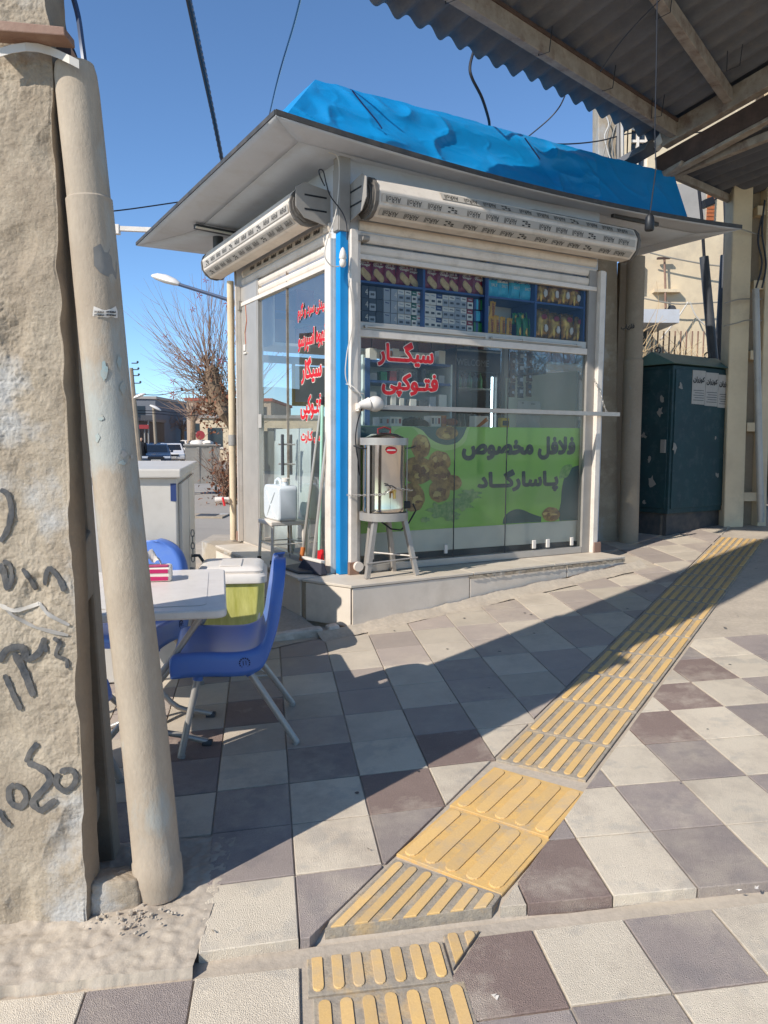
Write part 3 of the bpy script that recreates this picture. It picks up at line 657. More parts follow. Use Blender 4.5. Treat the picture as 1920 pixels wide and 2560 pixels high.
la_, lb_ = kZ(487, 566, 3.46), kZ(610, 590, 3.46); lf_ = kp(MB().bar(la_, lb_, .05, .04), 'light_fitting', 'dark_grey'); kp(MB().bar(la_ + V((0, -.03, -.012)), lb_ + V((0, -.03, -.012)), .012, .016), 'light_strip', 'led', lf_)
kp(MB().box(2.55, 3.1, -.02, .01, 3.44, 3.47), 'light_fitting', 'dark_grey')
# roller shutters
def roll(ax0, ax1, rad, pts9, nm):
    pass
def shutter(face):
    if face == 'R':
        a0, a1, l0, z0, P = .17, 2.60, -.115, 3.19, lambda s, d, z: V((s, -d, z)); S0, S1 = .12, 2.42
    else:
        a0, a1, l0, z0, P = .31, 2.42, -.115, 3.20, lambda s, d, z: V((-d, s, z)); S0, S1 = .14, 2.09
    rd = .136; sh = MB(); nf = 9; ph = R(12)
    sec = [(rd * (1.0 + .05 * (k % 2)) * math.cos(ph + 2 * math.pi * k / nf), rd * math.sin(ph + 2 * math.pi * k / nf)) for k in range(nf)]
    pts0 = [P(a0, .115 + x, z0 + z) for x, z in sec]; pts1 = [P(a1, .115 + x, z0 + z) for x, z in sec]
    ro = kp(MB().prism(pts0, P(a1, 0, 0) - P(a0, 0, 0)), 'shutter_roll', 'slat', bevel=.006)
    for sx, e in ((a0 - .03, 1), (a1 + .004, -1)):
        m = MB()
        for q in range(4):
            rr = rd * (1.02 - .16 * q); off = .012 * q
            m.tube([P(sx - off * e, .115 + .004 * q, z0), P(sx + .026 - off * e, .115 + .004 * q, z0)], rr, 14)
        kp(m, 'roll_end', 'roll_grey')
    # end plate
    m = MB(); sx = a0 - .095
    q = [P(sx, .0 - .07, z0 - .15), P(sx, .17, z0 - .1), P(sx, .235, z0 - .03), P(sx, .235, z0 + .1), P(sx, .17, z0 + .14), P(sx, -.07, z0 + .1)]
    m.prism(q, P(.008, 0, 0) - P(0, 0, 0)); pl = kp(m, 'end_plate', 'grey_steel', bevel=.002)
    for dz in (-.045, .05): kp(MB().prism([P(sx - .002 + .0, .0, z0 + dz), P(sx - .002, .17, z0 + dz), P(sx - .002, .17, z0 + dz + .012), P(sx - .002, .0, z0 + dz + .012)], P(.011, 0, 0) - P(0, 0, 0)), 'slot', 'black', pl)
    # tape with printing on the facets
    for k in range(nf):
        x0, z0_, x1, z1_ = *sec[k], *sec[(k + 1) % nf]
        mx, mz = (x0 + x1) / 2, (z0_ + z1_) / 2
        if mx < .02 or mz > .13: continue
        A, B = V((x0, z0_, 0)), V((x1, z1_, 0)); n = V((mx, mz, 0)).normalized()
        if face == 'R' and mz > .03: s0, s1 = (1.55, a1 - .02) if mz > .08 else (a0 + .5, a1 - .03)
        elif mz < -.12: continue
        else: s0, s1 = a0 + .02, a1 - .03
        if face == 'L' and mz > .0: continue
        lo_, hi = (A, B) if A.y < B.y else (B, A)
        c0, c1 = lo_.lerp(hi, .22), lo_.lerp(hi, .80)
        f3 = lambda s, c, d: P(s, .115 + c.x + n.x * d, z0 + c.y + n.y * d)
        tp = kp(MB().poly([f3(s0, c0, .006), f3(s1, c0, .006), f3(s1, c1, .006), f3(s0, c1, .006)]), 'tape_strip', 'tape')
        pr = MB(); w = .115; nn = int((s1 - s0) / .17); hh = (c1 - c0).length
        for q in range(nn):
            s = s0 + .03 + q * (s1 - s0 - .05) / nn
            uy = (f3(0, c1, 0) - f3(0, c0, 0)).normalized(); ux = (P(1, 0, 0) - P(0, 0, 0)) * (1 if face == 'R' else -1)
            if q % 4 == 3:
                o_ = f3(s + (.09 if face == 'L' else .0), c0, .008) + uy * hh * .12
                for ry in range(3):
                    for rx in range(3):
                        if (rx + ry) % 3 != 1: pr.poly([o_ + ux * (rx * .028) + uy * (ry * hh * .26), o_ + ux * (rx * .028 + .022) + uy * (ry * hh * .26), o_ + ux * (rx * .028 + .022) + uy * (ry * hh * .26 + hh * .17), o_ + ux * (rx * .028) + uy * (ry * hh * .26 + hh * .17)])
            elif face == 'R': text('AkRoll', f3(s + w, c1, .008) - uy * hh * .2, -ux, -uy, w, hh * .72, .0, 0, pr)
            else: text('AkRoll', f3(s + w, c0, .008) + uy * hh * .2, ux, uy, w, hh * .72, .0, 0, pr)
        kp(pr, 'tape_print', 'print_black', tp)['kind'] = 'stuff'
    # hanging slats
    zt = z0 - .10; zb = 2.845 if face == 'R' else 2.80; n = 3 if face == 'R' else 4
    hgt = (zt - zb) / n
    for k in range(n):
        z1_ = zt - k * hgt; zz0 = z1_ - hgt + .006
        prof = [(-.004, zz0), (.010, zz0 + .004), (.020, zz0 + hgt * .25), (.024, zz0 + hgt * .5), (.021, zz0 + hgt * .75), (.010, z1_ - .010), (-.004, z1_ - .004)]
        m = MB(); s0, s1 = (.155, 2.405) if face == 'R' else (.2, 2.055)
        m.prism([P(s0, d - .03, z) for d, z in prof] + [P(s0, -.036, z1_), P(s0, -.036, zz0)], P(s1, 0, 0) - P(s0, 0, 0))
        kp(m, 'shutter_slat', 'slat')
    kp(MB().hexa([P(S0 + .03, -.045, zb - .03), P(S1 - .02, -.045, zb - .03), P(S1 - .02, .008, zb - .03), P(S0 + .03, .008, zb - .03), P(S0 + .03, -.045, zb + .004), P(S1 - .02, -.045, zb + .004), P(S1 - .02, .008, zb + .004), P(S0 + .03, .008, zb + .004)]), 'bottom_bar', 'white_metal', bevel=.003)
    if face == 'L':
        tp = kp(MB().poly([P(.3, -.004, zt - .06), P(2.0, -.004, zt - .06), P(2.0, -.004, zt - .01), P(.3, -.004, zt - .01)]), 'tape_strip', 'tape')
        pr = MB()
        for q in range(9): text('AkRoll', P(.45 + q * .17, -.003, zt - .05) , V((0, -1, 0)), V((0, 0, 1)), .11, .03, .03, 0.002, pr)
        kp(pr, 'tape_print', 'print_black', tp)['kind'] = 'stuff'
        for q in (zb,): kp(MB().box(-.03, .0, 2.03, 2.12, q - .06, q + .02).tube([(-.035, 2.1, q - .02), (-.035, 2.1, q + .2), (-.03, 2.12, q + .3)], .01, 6), 'shutter_lock', 'grey_steel')
    else:
        kp(MB().box(.12, .2, -.035, .0, 2.93, 2.97).tube([(.15, -.04, 2.95), (.2, -.04, 2.95)], .02, 8), 'shutter_lock', 'grey_steel')
shutter('R'); shutter('L')
for p in ((.07, .02, 'R'), (2.44, .02, 'R'), (-.03, 2.1, 'L')):
    kp(MB().box(p[0] - .02, p[0] + .06, -.05 if p[2] == 'R' else p[1] - .03, -.02 if p[2] == 'R' else p[1] + .03, BZ, BZ + .09), 'floor_lock', 'rust_steel', bevel=.004)
kp(MB().tube([(.115, -.05, .66), (.115, -.075, .66)], .035, 16), 'lock_ring', 'white_metal', smoothf=True)
# poster inside the right window
def pp(x, y, l=.085): return kA(880 + x / 2.592, 840 + y / 2.592, l)
poster = kp(MB().prism([pp(52, 582), pp(1485, 597), pp(1470, 1192), pp(50, 1282)], (0, .008, 0)), 'poster', 'poster_green')
kp(MB().prism([pp(50, 1283), pp(1470, 1193), pp(1480, 1325), pp(50, 1425)], (0, .006, 0)), 'counter_front', 'shelf_white')
kp(MB().prism([pp(48, 1425, .12), pp(1500, 1325, .12), pp(1500, 1420, .12), pp(48, 1520, .12)], (0, .006, 0)), 'counter_foot', 'dark_grey')
def pk(pts, d, m, nm='print'):
    q = [pp(x, y) + V((0, -d, 0)) for x, y in pts]; return kp(MB().poly(q), nm, m, poster)
def blob(cx_, cy_, rx, ry, n=22, amp=.08, sd=0):
    return [(cx_ + rx * math.cos(a) * (1 + amp * noise.noise(V((math.cos(a) * 2, math.sin(a) * 2, sd)))), cy_ + ry * math.sin(a) * (1 + amp * noise.noise(V((math.cos(a) * 2, math.sin(a) * 2, sd + 7))))) for a in [2 * math.pi * k / n for k in range(n)]]
def spl(p, n=6):
    out = []
    for i in range(len(p) - 1):
        p0, p1, p2, p3 = p[max(i - 1, 0)], p[i], p[i + 1], p[min(i + 2, len(p) - 1)]
        for k in range(n):
            t_ = k / n
            out.append(tuple(.5 * ((2 * p1[q]) + (-p0[q] + p2[q]) * t_ + (2 * p0[q] - 5 * p1[q] + 4 * p2[q] - p3[q]) * t_ ** 2 + (-p0[q] + 3 * p1[q] - 3 * p2[q] + p3[q]) * t_ ** 3) for q in range(2)))
    return out + [p[-1]]
pk([(52, 584)] + [(290, 586)] + spl([(288, 590), (262, 618), (240, 650), (225, 665)]) + [(52, 665)], .001, 'poster_teal')
pk(spl([(250, 650), (290, 604), (340, 590), (400, 600), (450, 660), (500, 712), (560, 738), (620, 742), (690, 722), (735, 680), (752, 620), (765, 589)]) + [(255, 586)], .0012, 'poster_light')
pk(spl([(400, 586), (455, 612), (500, 660), (560, 695), (620, 706), (680, 690), (718, 650), (735, 610), (745, 590)]), .0018, 'poster_teal')
for k, (x, y, rx, ry) in enumerate([(615, 628, 72, 46), (445, 715, 62, 76), (430, 870, 98, 92), (565, 815, 72, 70), (570, 905, 70, 60), (650, 950, 60, 50), (390, 1045, 80, 92), (565, 1005, 68, 74), (1288, 1155, 58, 46)]):
    pk(blob(x, y, rx, ry, 26, .12, k), .0022 + .0004 * k, 'falafel')
random.seed(13)
for k, (x, y, rx, ry) in enumerate([(615, 628, 72, 46), (445, 715, 62, 76), (430, 870, 98, 92), (565, 815, 72, 70), (570, 905, 70, 60), (390, 1045, 80, 92), (565, 1005, 68, 74), (1288, 1155, 58, 46)]):
    for q in range(6):
        aa, rr = random.uniform(0, 6.28), random.uniform(.1, .75)
        pk(blob(x + rx * rr * math.cos(aa), y + ry * rr * math.sin(aa), rx * random.uniform(.15, .4), ry * random.uniform(.1, .3), 12, 1.2, q + k), .0062 + .0001 * q, 'falafel_dark' if q % 3 else 'falafel_light', 'print_blotch')
random.seed(3)
for cx_, cy_, s_ in ((590, 1130, 120), (700, 1085, 100), (760, 1030, 90), (640, 1170, 70), (470, 1190, 40)):
    n = 26; pk([(cx_ + s_ * (.55 + .45 * abs(math.sin(a * 3.5))) * random.uniform(.75, 1.05) * math.cos(a), cy_ + .55 * s_ * (.55 + .45 * abs(math.sin(a * 3.5))) * random.uniform(.75, 1.05) * math.sin(a)) for a in [2 * math.pi * k / n for k in range(n)]], .0065 + random.random() * .001, 'poster_leaf')
pk(spl([(975, 1218), (985, 1175), (1020, 1138), (1065, 1122), (1110, 1128), (1160, 1150), (1225, 1172)]) + [(1225, 1205)], .0015, 'poster_teal')
pk([(1345, 1198)] + spl([(1335, 1150), (1352, 1080), (1358, 1000), (1372, 930), (1400, 872), (1435, 848), (1470, 838)]) + [(1470, 1192)], .0016, 'poster_teal')
pk(spl([(1340, 925), (1352, 870), (1378, 838), (1425, 835), (1412, 880), (1390, 915), (1340, 925)]), .002, 'poster_leaf')
def pbox(x0, y0, x1, y1): a = pp(x0, y1); b = pp(x1, y1); c = pp(x0, y0); return a, b.x - a.x, pp(x0, (y0)).z - a.z
a, b = pp(715, 805), pp(1440, 790); c, d_ = pp(715, 655), pp(1440, 655)
kp(text('فلافل مخصوص', (a.x, a.y - .003, .5 * (a.z + b.z)), (1, 0, 0), (0, 0, 1), b.x - a.x, .5 * (c.z + d_.z - a.z - b.z), .06), 'lettering', 'lettering_teal', poster)
a, b = pp(815, 1010), pp(1330, 1010); c, d_ = pp(815, 865), pp(1330, 870)
kp(text('پـاسارگــاد', (a.x, a.y - .003, .5 * (a.z + b.z)), (1, 0, 0), (0, 0, 1), b.x - a.x, .5 * (c.z + d_.z - a.z - b.z), .06), 'lettering', 'lettering_teal', poster)
# red lettering with white outline on the glass
def red_text(s, O, ux, uy, w, h, n):
    kp(text(s, V(O), ux, uy, w, h, .085, .0, ref=.03), 'letter_outline', 'white_print'); kp(text(s, V(O) + V(n) * .002, ux, uy, w, h, .045, .0, ref=.03), 'lettering', 'red')
def q1(x, y): return kA(880 + x / 5.925, 840 + y / 5.925, .018)
for s, x0, y0, x1, y1 in (('سیگـــار', 385, 95, 1200, 455), ('فتـوکپی', 445, 560, 1265, 900)):
    a, b, c = q1(x0, y1), q1(x1, y1), q1(x1, y0); z0_ = q1((x0 + x1) / 2, y1).z; z1_ = q1((x0 + x1) / 2, y0).z
    red_text(s, (a.x, .018, z0_), (1, 0, 0), (0, 0, 1), b.x - a.x, z1_ - z0_, (0, -1, 0))
def q2(x, y): return kB(640 + x / 4.81, 700 + y / 4.81, .014)
for s, x0, y0, x1, y1 in (('نوشیدنی سرد و گرم', 505, 470, 905, 250), ('قهوه اسپرسو', 510, 850, 850, 545), ('سیگار', 548, 1250, 790, 925), ('فتـوکپی', 540, 1680, 790, 1400), ('سی کـارت', 545, 1975, 790, 1830)):
    a = q2(x0, (y0 + y1) / 2); b = q2(x1, (y0 + y1) / 2); mid = (x0 + x1) / 2
    ym = {'سیگار': (1235, 925), 'فتـوکپی': (1690, 1380), 'سی کـارت': (1965, 1815), 'قهوه اسپرسو': (845, 570), 'نوشیدنی سرد و گرم': (450, 225)}[s]
    z0_, z1_ = q2(mid, ym[0]).z, q2(mid, ym[1]).z
    red_text(s, (.014, a.y, z0_), (0, -1, 0), (0, 0, 1), a.y - b.y, z1_ - z0_, (-1, 0, 0))
kp(MB().box(-.012, .0, 1.93, 1.975, 2.36, 2.42).tube([(-.006, 1.9, 2.34), (-.006, 1.97, 2.34)], .012, 6), 'door_buzzer', 'white_plastic', bevel=.006)
for c_, o_ in (('red', 0), ('poster_leaf', .006)): kp(MB().tube([(-.004, 1.93 + o_, 2.42), (-.004, 1.945 + o_, 2.52), (-.004, 1.90 + o_, 2.62), (-.004, 1.93 + o_, 2.78)], .0025, 5), 'buzzer_wire', c_)
kp(MB().poly([(-.001, 1.63, 1.66), (-.001, 1.55, 1.66), (-.001, 1.55, 1.78), (-.001, 1.63, 1.78)]), 'notice', 'paper')
#SPLIT
# ================================================================== GOODS IN THE KIOSK
def kthing(name, label, cat, r, l, z, group=None): return thing(name, label, cat, K(r, l, z), group)
def kt(mb, name, m, label, cat, group=None, **k): return tag(kp(mb, name, m, None, **k), label, cat, group)
def bag_mb(r, l, z, w, h, th=.03, lean=.0, sd=0):
    random.seed(int(r * 999) + sd); w *= random.uniform(.9, 1.06); h *= random.uniform(.93, 1.04); tl_ = random.uniform(-.1, .1); m = MB()
    def f(sgn):
        def g_(a, b):
            x, y = a * 2 - 1, b * 2 - 1
            puff = max(0, (1 - x ** 4)) * max(0, (1 - abs(y) ** 5)) * th
            ww = w / 2 * (1 - .05 * (1 - y * y))
            return (r + x * ww + tl_ * (b - .3) * h, l - sgn * puff + lean * b + .006 * noise.noise(V((x * 3 + sd, y * 3, sgn))), z + h * b + (.004 * math.sin(a * 40) if b > .97 else 0))
        return g_
    m.grid(f(1), 8, 10); m.grid(f(-1), 8, 10); return m
random.seed(5)
def sz(x, y, o=(880, 640, 4.608), l=.1): return kA(o[0] + x / o[2], o[1] + y / o[2], l)
chips = [(140, 0), (290, 1), (430, 2), (590, 3), (715, 4), (905, 5), (1050, 6), (1185, 7), (1310, 8), (1450, 9)]
for k, (x, _) in enumerate(chips):
    r = sz(x, 200).x; ll = .11 + (.035 if k in (4, 7) else 0)
    t = kthing('crisp_bag', 'dark red bag of salt and vinegar crisps, %s from the left on the top shelf' % ['first', 'second', 'third', 'fourth', 'fifth', 'sixth', 'seventh', 'eighth', 'ninth', 'tenth'][k], 'crisp bag', r, ll, 2.685, 'dark red crisp bags on the top shelf')
    kp(bag_mb(r, ll, 2.685, .135, .235, .03, 0, k), 'bag', 'maroon', t, smoothf=True)
    m = text('Salt &', (r - .045, ll - .038, 2.812), (1, 0, 0), (0, 0, 1), .07, .024, .03); text('Vinegar', (r - .05, ll - .038, 2.787), (1, 0, 0), (0, 0, 1), .085, .024, .03, 0, m)
    kp(m, 'lettering', 'white_print', t)
    m = MB(); 
    for q in range(5): m.ball((r - .022 + q * .011, ll - .034, 2.752 - q * .009), (.022, .008, .030), 6)
    kp(m, 'crisp_picture', 'chip', t, smoothf=True)
    if k in (2, 5): kp(MB().poly([(r + .04 * math.cos(a), ll - .036, 2.885 + .016 * math.sin(a)) for a in [2 * math.pi * q / 16 for q in range(16)]]), 'badge', 'red', t)
def pack(r, z, w, h, body, low, what, l=.075, top=None, lab=None):
    t = kthing('cigarette_pack', lab, 'cigarette pack', r, l, z, 'cigarette packs stacked on the middle shelf')
    kp(MB().box(r - w / 2, r + w / 2, l, l + .022, z, z + h), 'box', body, t, bevel=.0015)
    if low: kp(MB().poly([(r - w / 2 + .001, l - .0008, z + .001), (r + w / 2 - .001, l - .0008, z + .001), (r + w / 2 - .001, l - .0008, z + h * .6), (r - w / 2 + .001, l - .0008, z + h * .6)]), 'warning_print', low, t); kp(MB().poly([(r + w * (.3 * math.cos(a)), l - .0016, z + h * (.34 + .12 * math.sin(a) + .03 * math.sin(3 * a))) for a in [2 * math.pi * q / 14 for q in range(14)]]), 'warning_picture', 'dark_grey', t)
    if top == 'four': kp(text('4', (r, l - .001, z + h * .25), (1, 0, 0), (0, 0, 1), w * .4, h * .5, .0), 'lettering', 'white_print', t)
    elif top: kp(MB().poly([(r - w * .3, l - .0008, z + h * .78), (r + w * .3, l - .0008, z + h * .74), (r + w * .3, l - .0008, z + h * .82), (r - w * .3, l - .0008, z + h * .86)]), 'stripe', top, t)
colsA = [(155, 'pack_dark', None, 'four', 'charcoal'), (237, 'pack_dark', 'pack_grey', None, 'black and grey'), (320, 'pack_dark', None, 'dark_grey', 'plain charcoal'), (405, 'pack_grey', None, 'pack_blue', 'pale blue grey'), (487, 'pack_grey', None, 'four', 'grey'), (567, 'pack_white', 'pack_grey', 'pack_grey', 'white'), (647, 'pack_white', 'pack_grey', 'pack_dark', 'white and grey'), (717, 'pack_green', 'pack_white', 'white_print', 'green'), (775, 'pack_white', 'pack_grey', 'red', 'white and red')]
colsB = [(865, 'pack_white', 'pack_white', 'pack_grey', 'round emblem'), (935, 'pack_white', 'pack_white', 'pack_grey', 'triangle marked'), (1005, 'pack_blue', 'pack_white', 'pack_grey', 'navy and white'), (1080, 'pack_white', 'pack_grey', 'pack_grey', 'silver white'), (1152, 'pack_white', 'pack_grey', 'pack_dark', 'white with dark letters'), (1220, 'pack_grey', 'pack_grey', 'pack_dark', 'grey swoosh'), (1290, 'pack_white', 'pack_grey', 'pack_dark', 'grey based white'), (1362, 'red_deep', 'shelf_white', 'white_print', 'red topped')]
for cols in (colsA, colsB):
    for x, body, low, top, nm in cols:
        r = sz(x, 600, l=.075).x
        for k in range(3):
            pack(r, 2.395 + k * .088, .055 if cols is colsB or x < 700 else .045, .0855, body, low, None, .075 + random.uniform(0, .006), top, '%s cigarette pack %s its column on the middle shelf' % (nm.replace('white with dark letters', 'dark lettered white'), ['at the foot of', 'in the middle of', 'on top of'][k]))
random.seed(11)
for row in range(3):
    for q in range(5):
        r = sz(1415 + q * 24, 600, l=.08).x; c = random.choice(['pack_dark', 'cyan', 'red_deep', 'green_bag', 'shelf_blue'])
        kt(MB().box(r - .009, r + .009, .075, .09, 2.398 + row * .088, 2.46 + row * .088).box(r - .007, r + .007, .076, .089, 2.46 + row * .088, 2.475 + row * .088), 'lighter', c, 'pocket lighter, %s in the %s row of the lighter rack' % (['leftmost', 'second', 'middle', 'fourth', 'rightmost'][q], ['lowest', 'middle', 'top'][row]), 'lighter', 'lighters in the rack')
o2 = (1180, 680, 5.184)
for k, x in enumerate((265, 400, 555, 700)):
    r = sz(x, 250, o2).x
    t = kthing('crisp_bag', 'blue and white bag of salted crisps, %s of four on the top shelf' % ['leftmost', 'second', 'third', 'rightmost'][k], 'crisp bag', r, .11, 2.69, 'blue crisp bags')
    b = bag_mb(r, .11, 2.688, .125, .225, .028, 0, k + 20); b.m = [1 if (b.v[f[0]].z > 2.80) else 0 for f in b.f]
    kp(b, 'bag', ['cyan', 'white_print'], t, smoothf=True)
    kp(text('SALT', (r - .03, .076, 2.765), (1, 0, 0), (0, 0, 1), .06, .022, .01), 'lettering', 'white_print', t)
    kp(text('مزمز', (r - .035, .076, 2.808), (1, 0, 0), (0, 0, 1), .07, .03, .02), 'lettering', 'pack_blue', t)
for k, (x, z_, w, h) in enumerate([(910, 2.688, .13, .22), (1060, 2.688, .12, .22), (1200, 2.688, .13, .23), (1340, 2.688, .13, .2), (920, 2.395, .14, .25), (1080, 2.395, .14, .24), (1250, 2.395, .14, .245), (1390, 2.395, .12, .235)]):
    r = sz(x, 600 if k > 3 else 300, o2).x
    t = kthing('nut_bag', 'shiny golden brown bag, %s from the left in the %s right shelf' % (['first', 'second', 'third', 'fourth'][k % 4], ['upper', 'lower'][k // 4]), 'snack bag', r, .11, z_, 'golden snack bags')
    kp(bag_mb(r, .11, z_, w, h, .035, 0, k + 40), 'bag', 'gold', t, smoothf=True)
    m = MB(); m.ball((r - .01, .072, z_ + h * .72), (.03, .004, .022), 6); kp(m, 'badge', 'red_deep', t)
    kp(MB().ball((r + .01, .07, z_ + h * .35), (.02, .006, .03), 6, amp=.4), 'picture', 'white_print', t)
    kp(MB().ball((r - .035, .072, z_ + h * .25), (.014, .005, .045), 6, amp=.5), 'gold_edge', 'gold_bright', t)
for k, (x, z_) in enumerate([(245, 2.395), (315, 2.395), (395, 2.395), (480, 2.395), (255, 2.52)]):
    r = sz(x, 700, o2).x
    t = kthing('wafer_bar', 'yellow wrapped bar, %s' % ['leftmost of the standing row', 'second of the standing row', 'third of the standing row', 'rightmost of the standing row', 'standing on top of the others'][k], 'snack bar', r, .1, z_, 'yellow snack bars')
    kp(bag_mb(r, .1, z_, .06, .15 if k < 4 else .14, .012), 'wrapper', 'yellow', t, smoothf=True)
    kp(text('SWEET', (r + .012, .084, z_ + .02), (0, 0, 1), (-1, 0, 0), .1, .02, .03), 'lettering', 'red_deep', t)
for k, (x, z_) in enumerate([(610, 2.395), (695, 2.395), (765, 2.395), (590, 2.5), (680, 2.51), (765, 2.515)]):
    r = sz(x, 700, o2).x
    t = kthing('nut_pack', 'narrow green snack packet, %s' % ['left of the front row', 'middle of the front row', 'right of the front row', 'left of the back row', 'middle of the back row', 'right of the back row'][k], 'snack packet', r, .1, z_, 'green snack packets')
    kp(bag_mb(r, .1 + (.04 if k > 2 else 0), z_, .058, .155 if k < 3 else .09, .012), 'wrapper', 'green_bag', t, smoothf=True)
    kp(MB().ball((r, .084 + (.04 if k > 2 else 0), z_ + .045), (.012, .004, .03), 6, amp=.4), 'picture', 'gold_bright', t)
# shelf unit behind the red lettering
su = kthing('shelf_unit', 'pale shelf unit with blue edges standing inside behind the red lettering', 'shelf unit', .95, .75, .6)
kp(MB().box(.50, .515, .60, .95, .62, 2.235), 'side_panel', 'panel_pale', su); kp(MB().box(1.345, 1.36, .60, .95, .62, 2.20), 'side_panel', 'panel_pale', su)
kp(MB().box(.50, 1.36, .94, .95, .62, 2.2), 'back_panel', 'panel_pale', su)
for z_ in (2.2, 2.04, 1.83, 1.6): kp(MB().box(.517, 1.343, .60, .94, z_ - .02, z_), 'shelf', 'shelf_blue', su)
kp(MB().box(.517, .56, .594, .60, .62, 2.21), 'edge_strip', 'shelf_blue', su)
random.seed(21)
for z_, n_, cols_ in ((2.2, 7, ['pack_white', 'carton', 'pack_grey', 'pack_white', 'orange']), (2.04, 8, ['pack_grey', 'red_deep', 'pack_white', 'green_bag', 'pack_dark']), (1.83, 8, ['pack_white', 'pack_grey', 'pack_white', 'dark_grey']), (1.6, 7, ['pack_white', 'orange', 'pack_grey', 'carton'])):
    for k in range(n_):
        r = .58 + k * .76 / n_ + random.uniform(-.01, .02); w = random.uniform(.035, .08); h = random.uniform(.05, .12)
        c = random.choice(cols_)
        t = kt(MB().box(r, r + w, .63, .7, z_ + .001, z_ + h), 'small_box', c, 'small packed item, %s from the left on the %s shelf behind the red lettering' % (ORD[k], {2.2: 'top', 2.04: 'second', 1.83: 'third', 1.6: 'lowest'}[z_]), 'box', 'small goods on the shelf unit', bevel=.002)
# counter and what stands on it
ct = kthing('counter', 'long pale counter behind the green poster', 'counter', 1.2, .3, .6)
kp(MB().box(.16, 2.36, .10, .52, 1.64, 1.665), 'counter_top', 'shelf_white', ct); kp(MB().box(.16, 2.36, .5, .52, .62, 1.64), 'counter_back', 'panel_pale', ct)
def q3(x, y, l=.2): return kA(880 + x / 5.925, 840 + y / 5.925, l)
for x0, x1, h, c, lab in ((400, 560, .065, 'pack_grey', 'grey and white carton lying at the left end of the counter'), (565, 745, .07, 'pack_white', 'white carton with grey windows beside the grey carton'), (1165, 1320, .085, 'white_print', 'white box with small coloured pictures on the counter'), (1330, 1400, .09, 'orange', 'orange packet on the counter beside the pictured box')):
    a, b = q3(x0, 1300), q3(x1, 1300)
    t = kthing('carton', lab, 'carton', (a.x + b.x) / 2, .2, 1.666)
    kp(MB().box(a.x, b.x, .2, .3, 1.666, 1.666 + h), 'box', c, t, bevel=.002)
    for q in range(3): kp(MB().poly([(a.x + (b.x - a.x) * (.1 + .3 * q), .1985, 1.672 + h * .2), (a.x + (b.x - a.x) * (.3 + .3 * q), .1985, 1.672 + h * .2), (a.x + (b.x - a.x) * (.3 + .3 * q), .1985, 1.666 + h * .8), (a.x + (b.x - a.x) * (.1 + .3 * q), .1985, 1.666 + h * .8)]), 'print', ['pack_dark', 'pack_grey', 'red_deep'][q] if c != 'orange' else 'red_deep', t)
a, b = q3(750, 1300), q3(1150, 1300)
kt(MB().grid(lambda u, v: (a.x + (b.x - a.x) * u, .2 + .15 * v, 1.668 + .07 * math.sin(math.pi * u) ** .4 * math.sin(math.pi * min(v + .3, 1)) + .012 * nz((u * 9, v * 5, 1))), 24, 8), 'plastic_bag', 'dark_grey', 'crumpled dark plastic bag lying on the counter', 'plastic bag', smoothf=True)
a = q3(1490, 1280); kt(MB().ball((a.x, .22, 1.705), (.06, .04, .03), 8), 'soap_pad', 'carton_red', 'rounded salmon coloured pad on the counter', 'pad', smoothf=True)
def q4(x, y, l=.2): return kA(1130 + x / 4.484, 840 + y / 4.484, l)
a, b = q4(255, 1000), q4(415, 1000)
t = kthing('tissue_pack', 'orange and white tissue pack on the counter below the fridge', 'tissue pack', a.x, .2, 1.666); kp(MB().box(a.x, b.x, .2, .28, 1.666, 1.76), 'pack', 'white_print', t, bevel=.008)
kp(MB().poly([(a.x + .01, .198, 1.67), (b.x - .03, .198, 1.75), (b.x - .01, .198, 1.72), (a.x + .05, .198, 1.67)]), 'print', 'orange', t)
a = q4(600, 960); t = kthing('tape_dispenser', 'yellow and black tape measure shaped gadget on the counter', 'gadget', a.x, .2, 1.666)
kp(MB().box(a.x - .045, a.x + .045, .2, .25, 1.666, 1.75), 'case', 'sign_yellow', t, bevel=.012); kp(MB().box(a.x - .03, a.x + .03, .196, .2, 1.685, 1.725), 'window', 'black', t)
# fridge
fx0, fx1, fl_ = kA(1141, 950, 1.25).x, kA(1250, 950, 1.25).x, 1.25
fz = kA(1190, 872, 1.25).z
fr_ = kthing('drinks_fridge', 'tall black drinks fridge with WELCOME above its glass door', 'fridge', (fx0 + fx1) / 2, 1.5, .6)
kp(MB().box(fx0, fx1, fl_ + .42, fl_ + .44, .62, fz).box(fx0, fx0 + .03, fl_, fl_ + .42, .62, fz).box(fx1 - .035, fx1, fl_, fl_ + .42, .62, fz).box(fx0 + .03, fx1 - .035, fl_, fl_ + .42, fz - .22, fz).box(fx0 + .03, fx1 - .035, fl_, fl_ + .42, .62, .8), 'case', 'fridge', fr_)
a = q4(55, 330, 1.245); b = q4(415, 330, 1.245); c = q4(230, 262, 1.245); d_ = q4(230, 335, 1.245)
kp(text('WELCOME', (a.x, fl_ - .003, d_.z), (1, 0, 0), (0, 0, 1), b.x - a.x, c.z - d_.z, .0), 'lettering', 'pack_grey', fr_)
kp(MB().box(fx0, fx1, fl_ - .006, fl_ - .002, fz - .03, fz - .015), 'trim', 'alu', fr_)
kp(sheet((fx0 + .03, fl_, .8), (fx1 - .035, fl_, .8), (fx1 - .035, fl_, fz - .22), (fx0 + .03, fl_, fz - .22)), 'door_glass', 'glass', fr_)
a = q4(450, 460, 1.3); kp(MB().box(a.x - .005, a.x + .005, 1.29, 1.31, 1.0, a.z), 'light_tube', 'fridge_led', fr_)
for z_ in (q4(230, 590, 1.4).z, 1.6, 1.2): kp(MB().box(fx0 + .03, fx1 - .04, fl_ + .05, fl_ + .4, z_ - .012, z_), 'rack', 'alu', fr_)
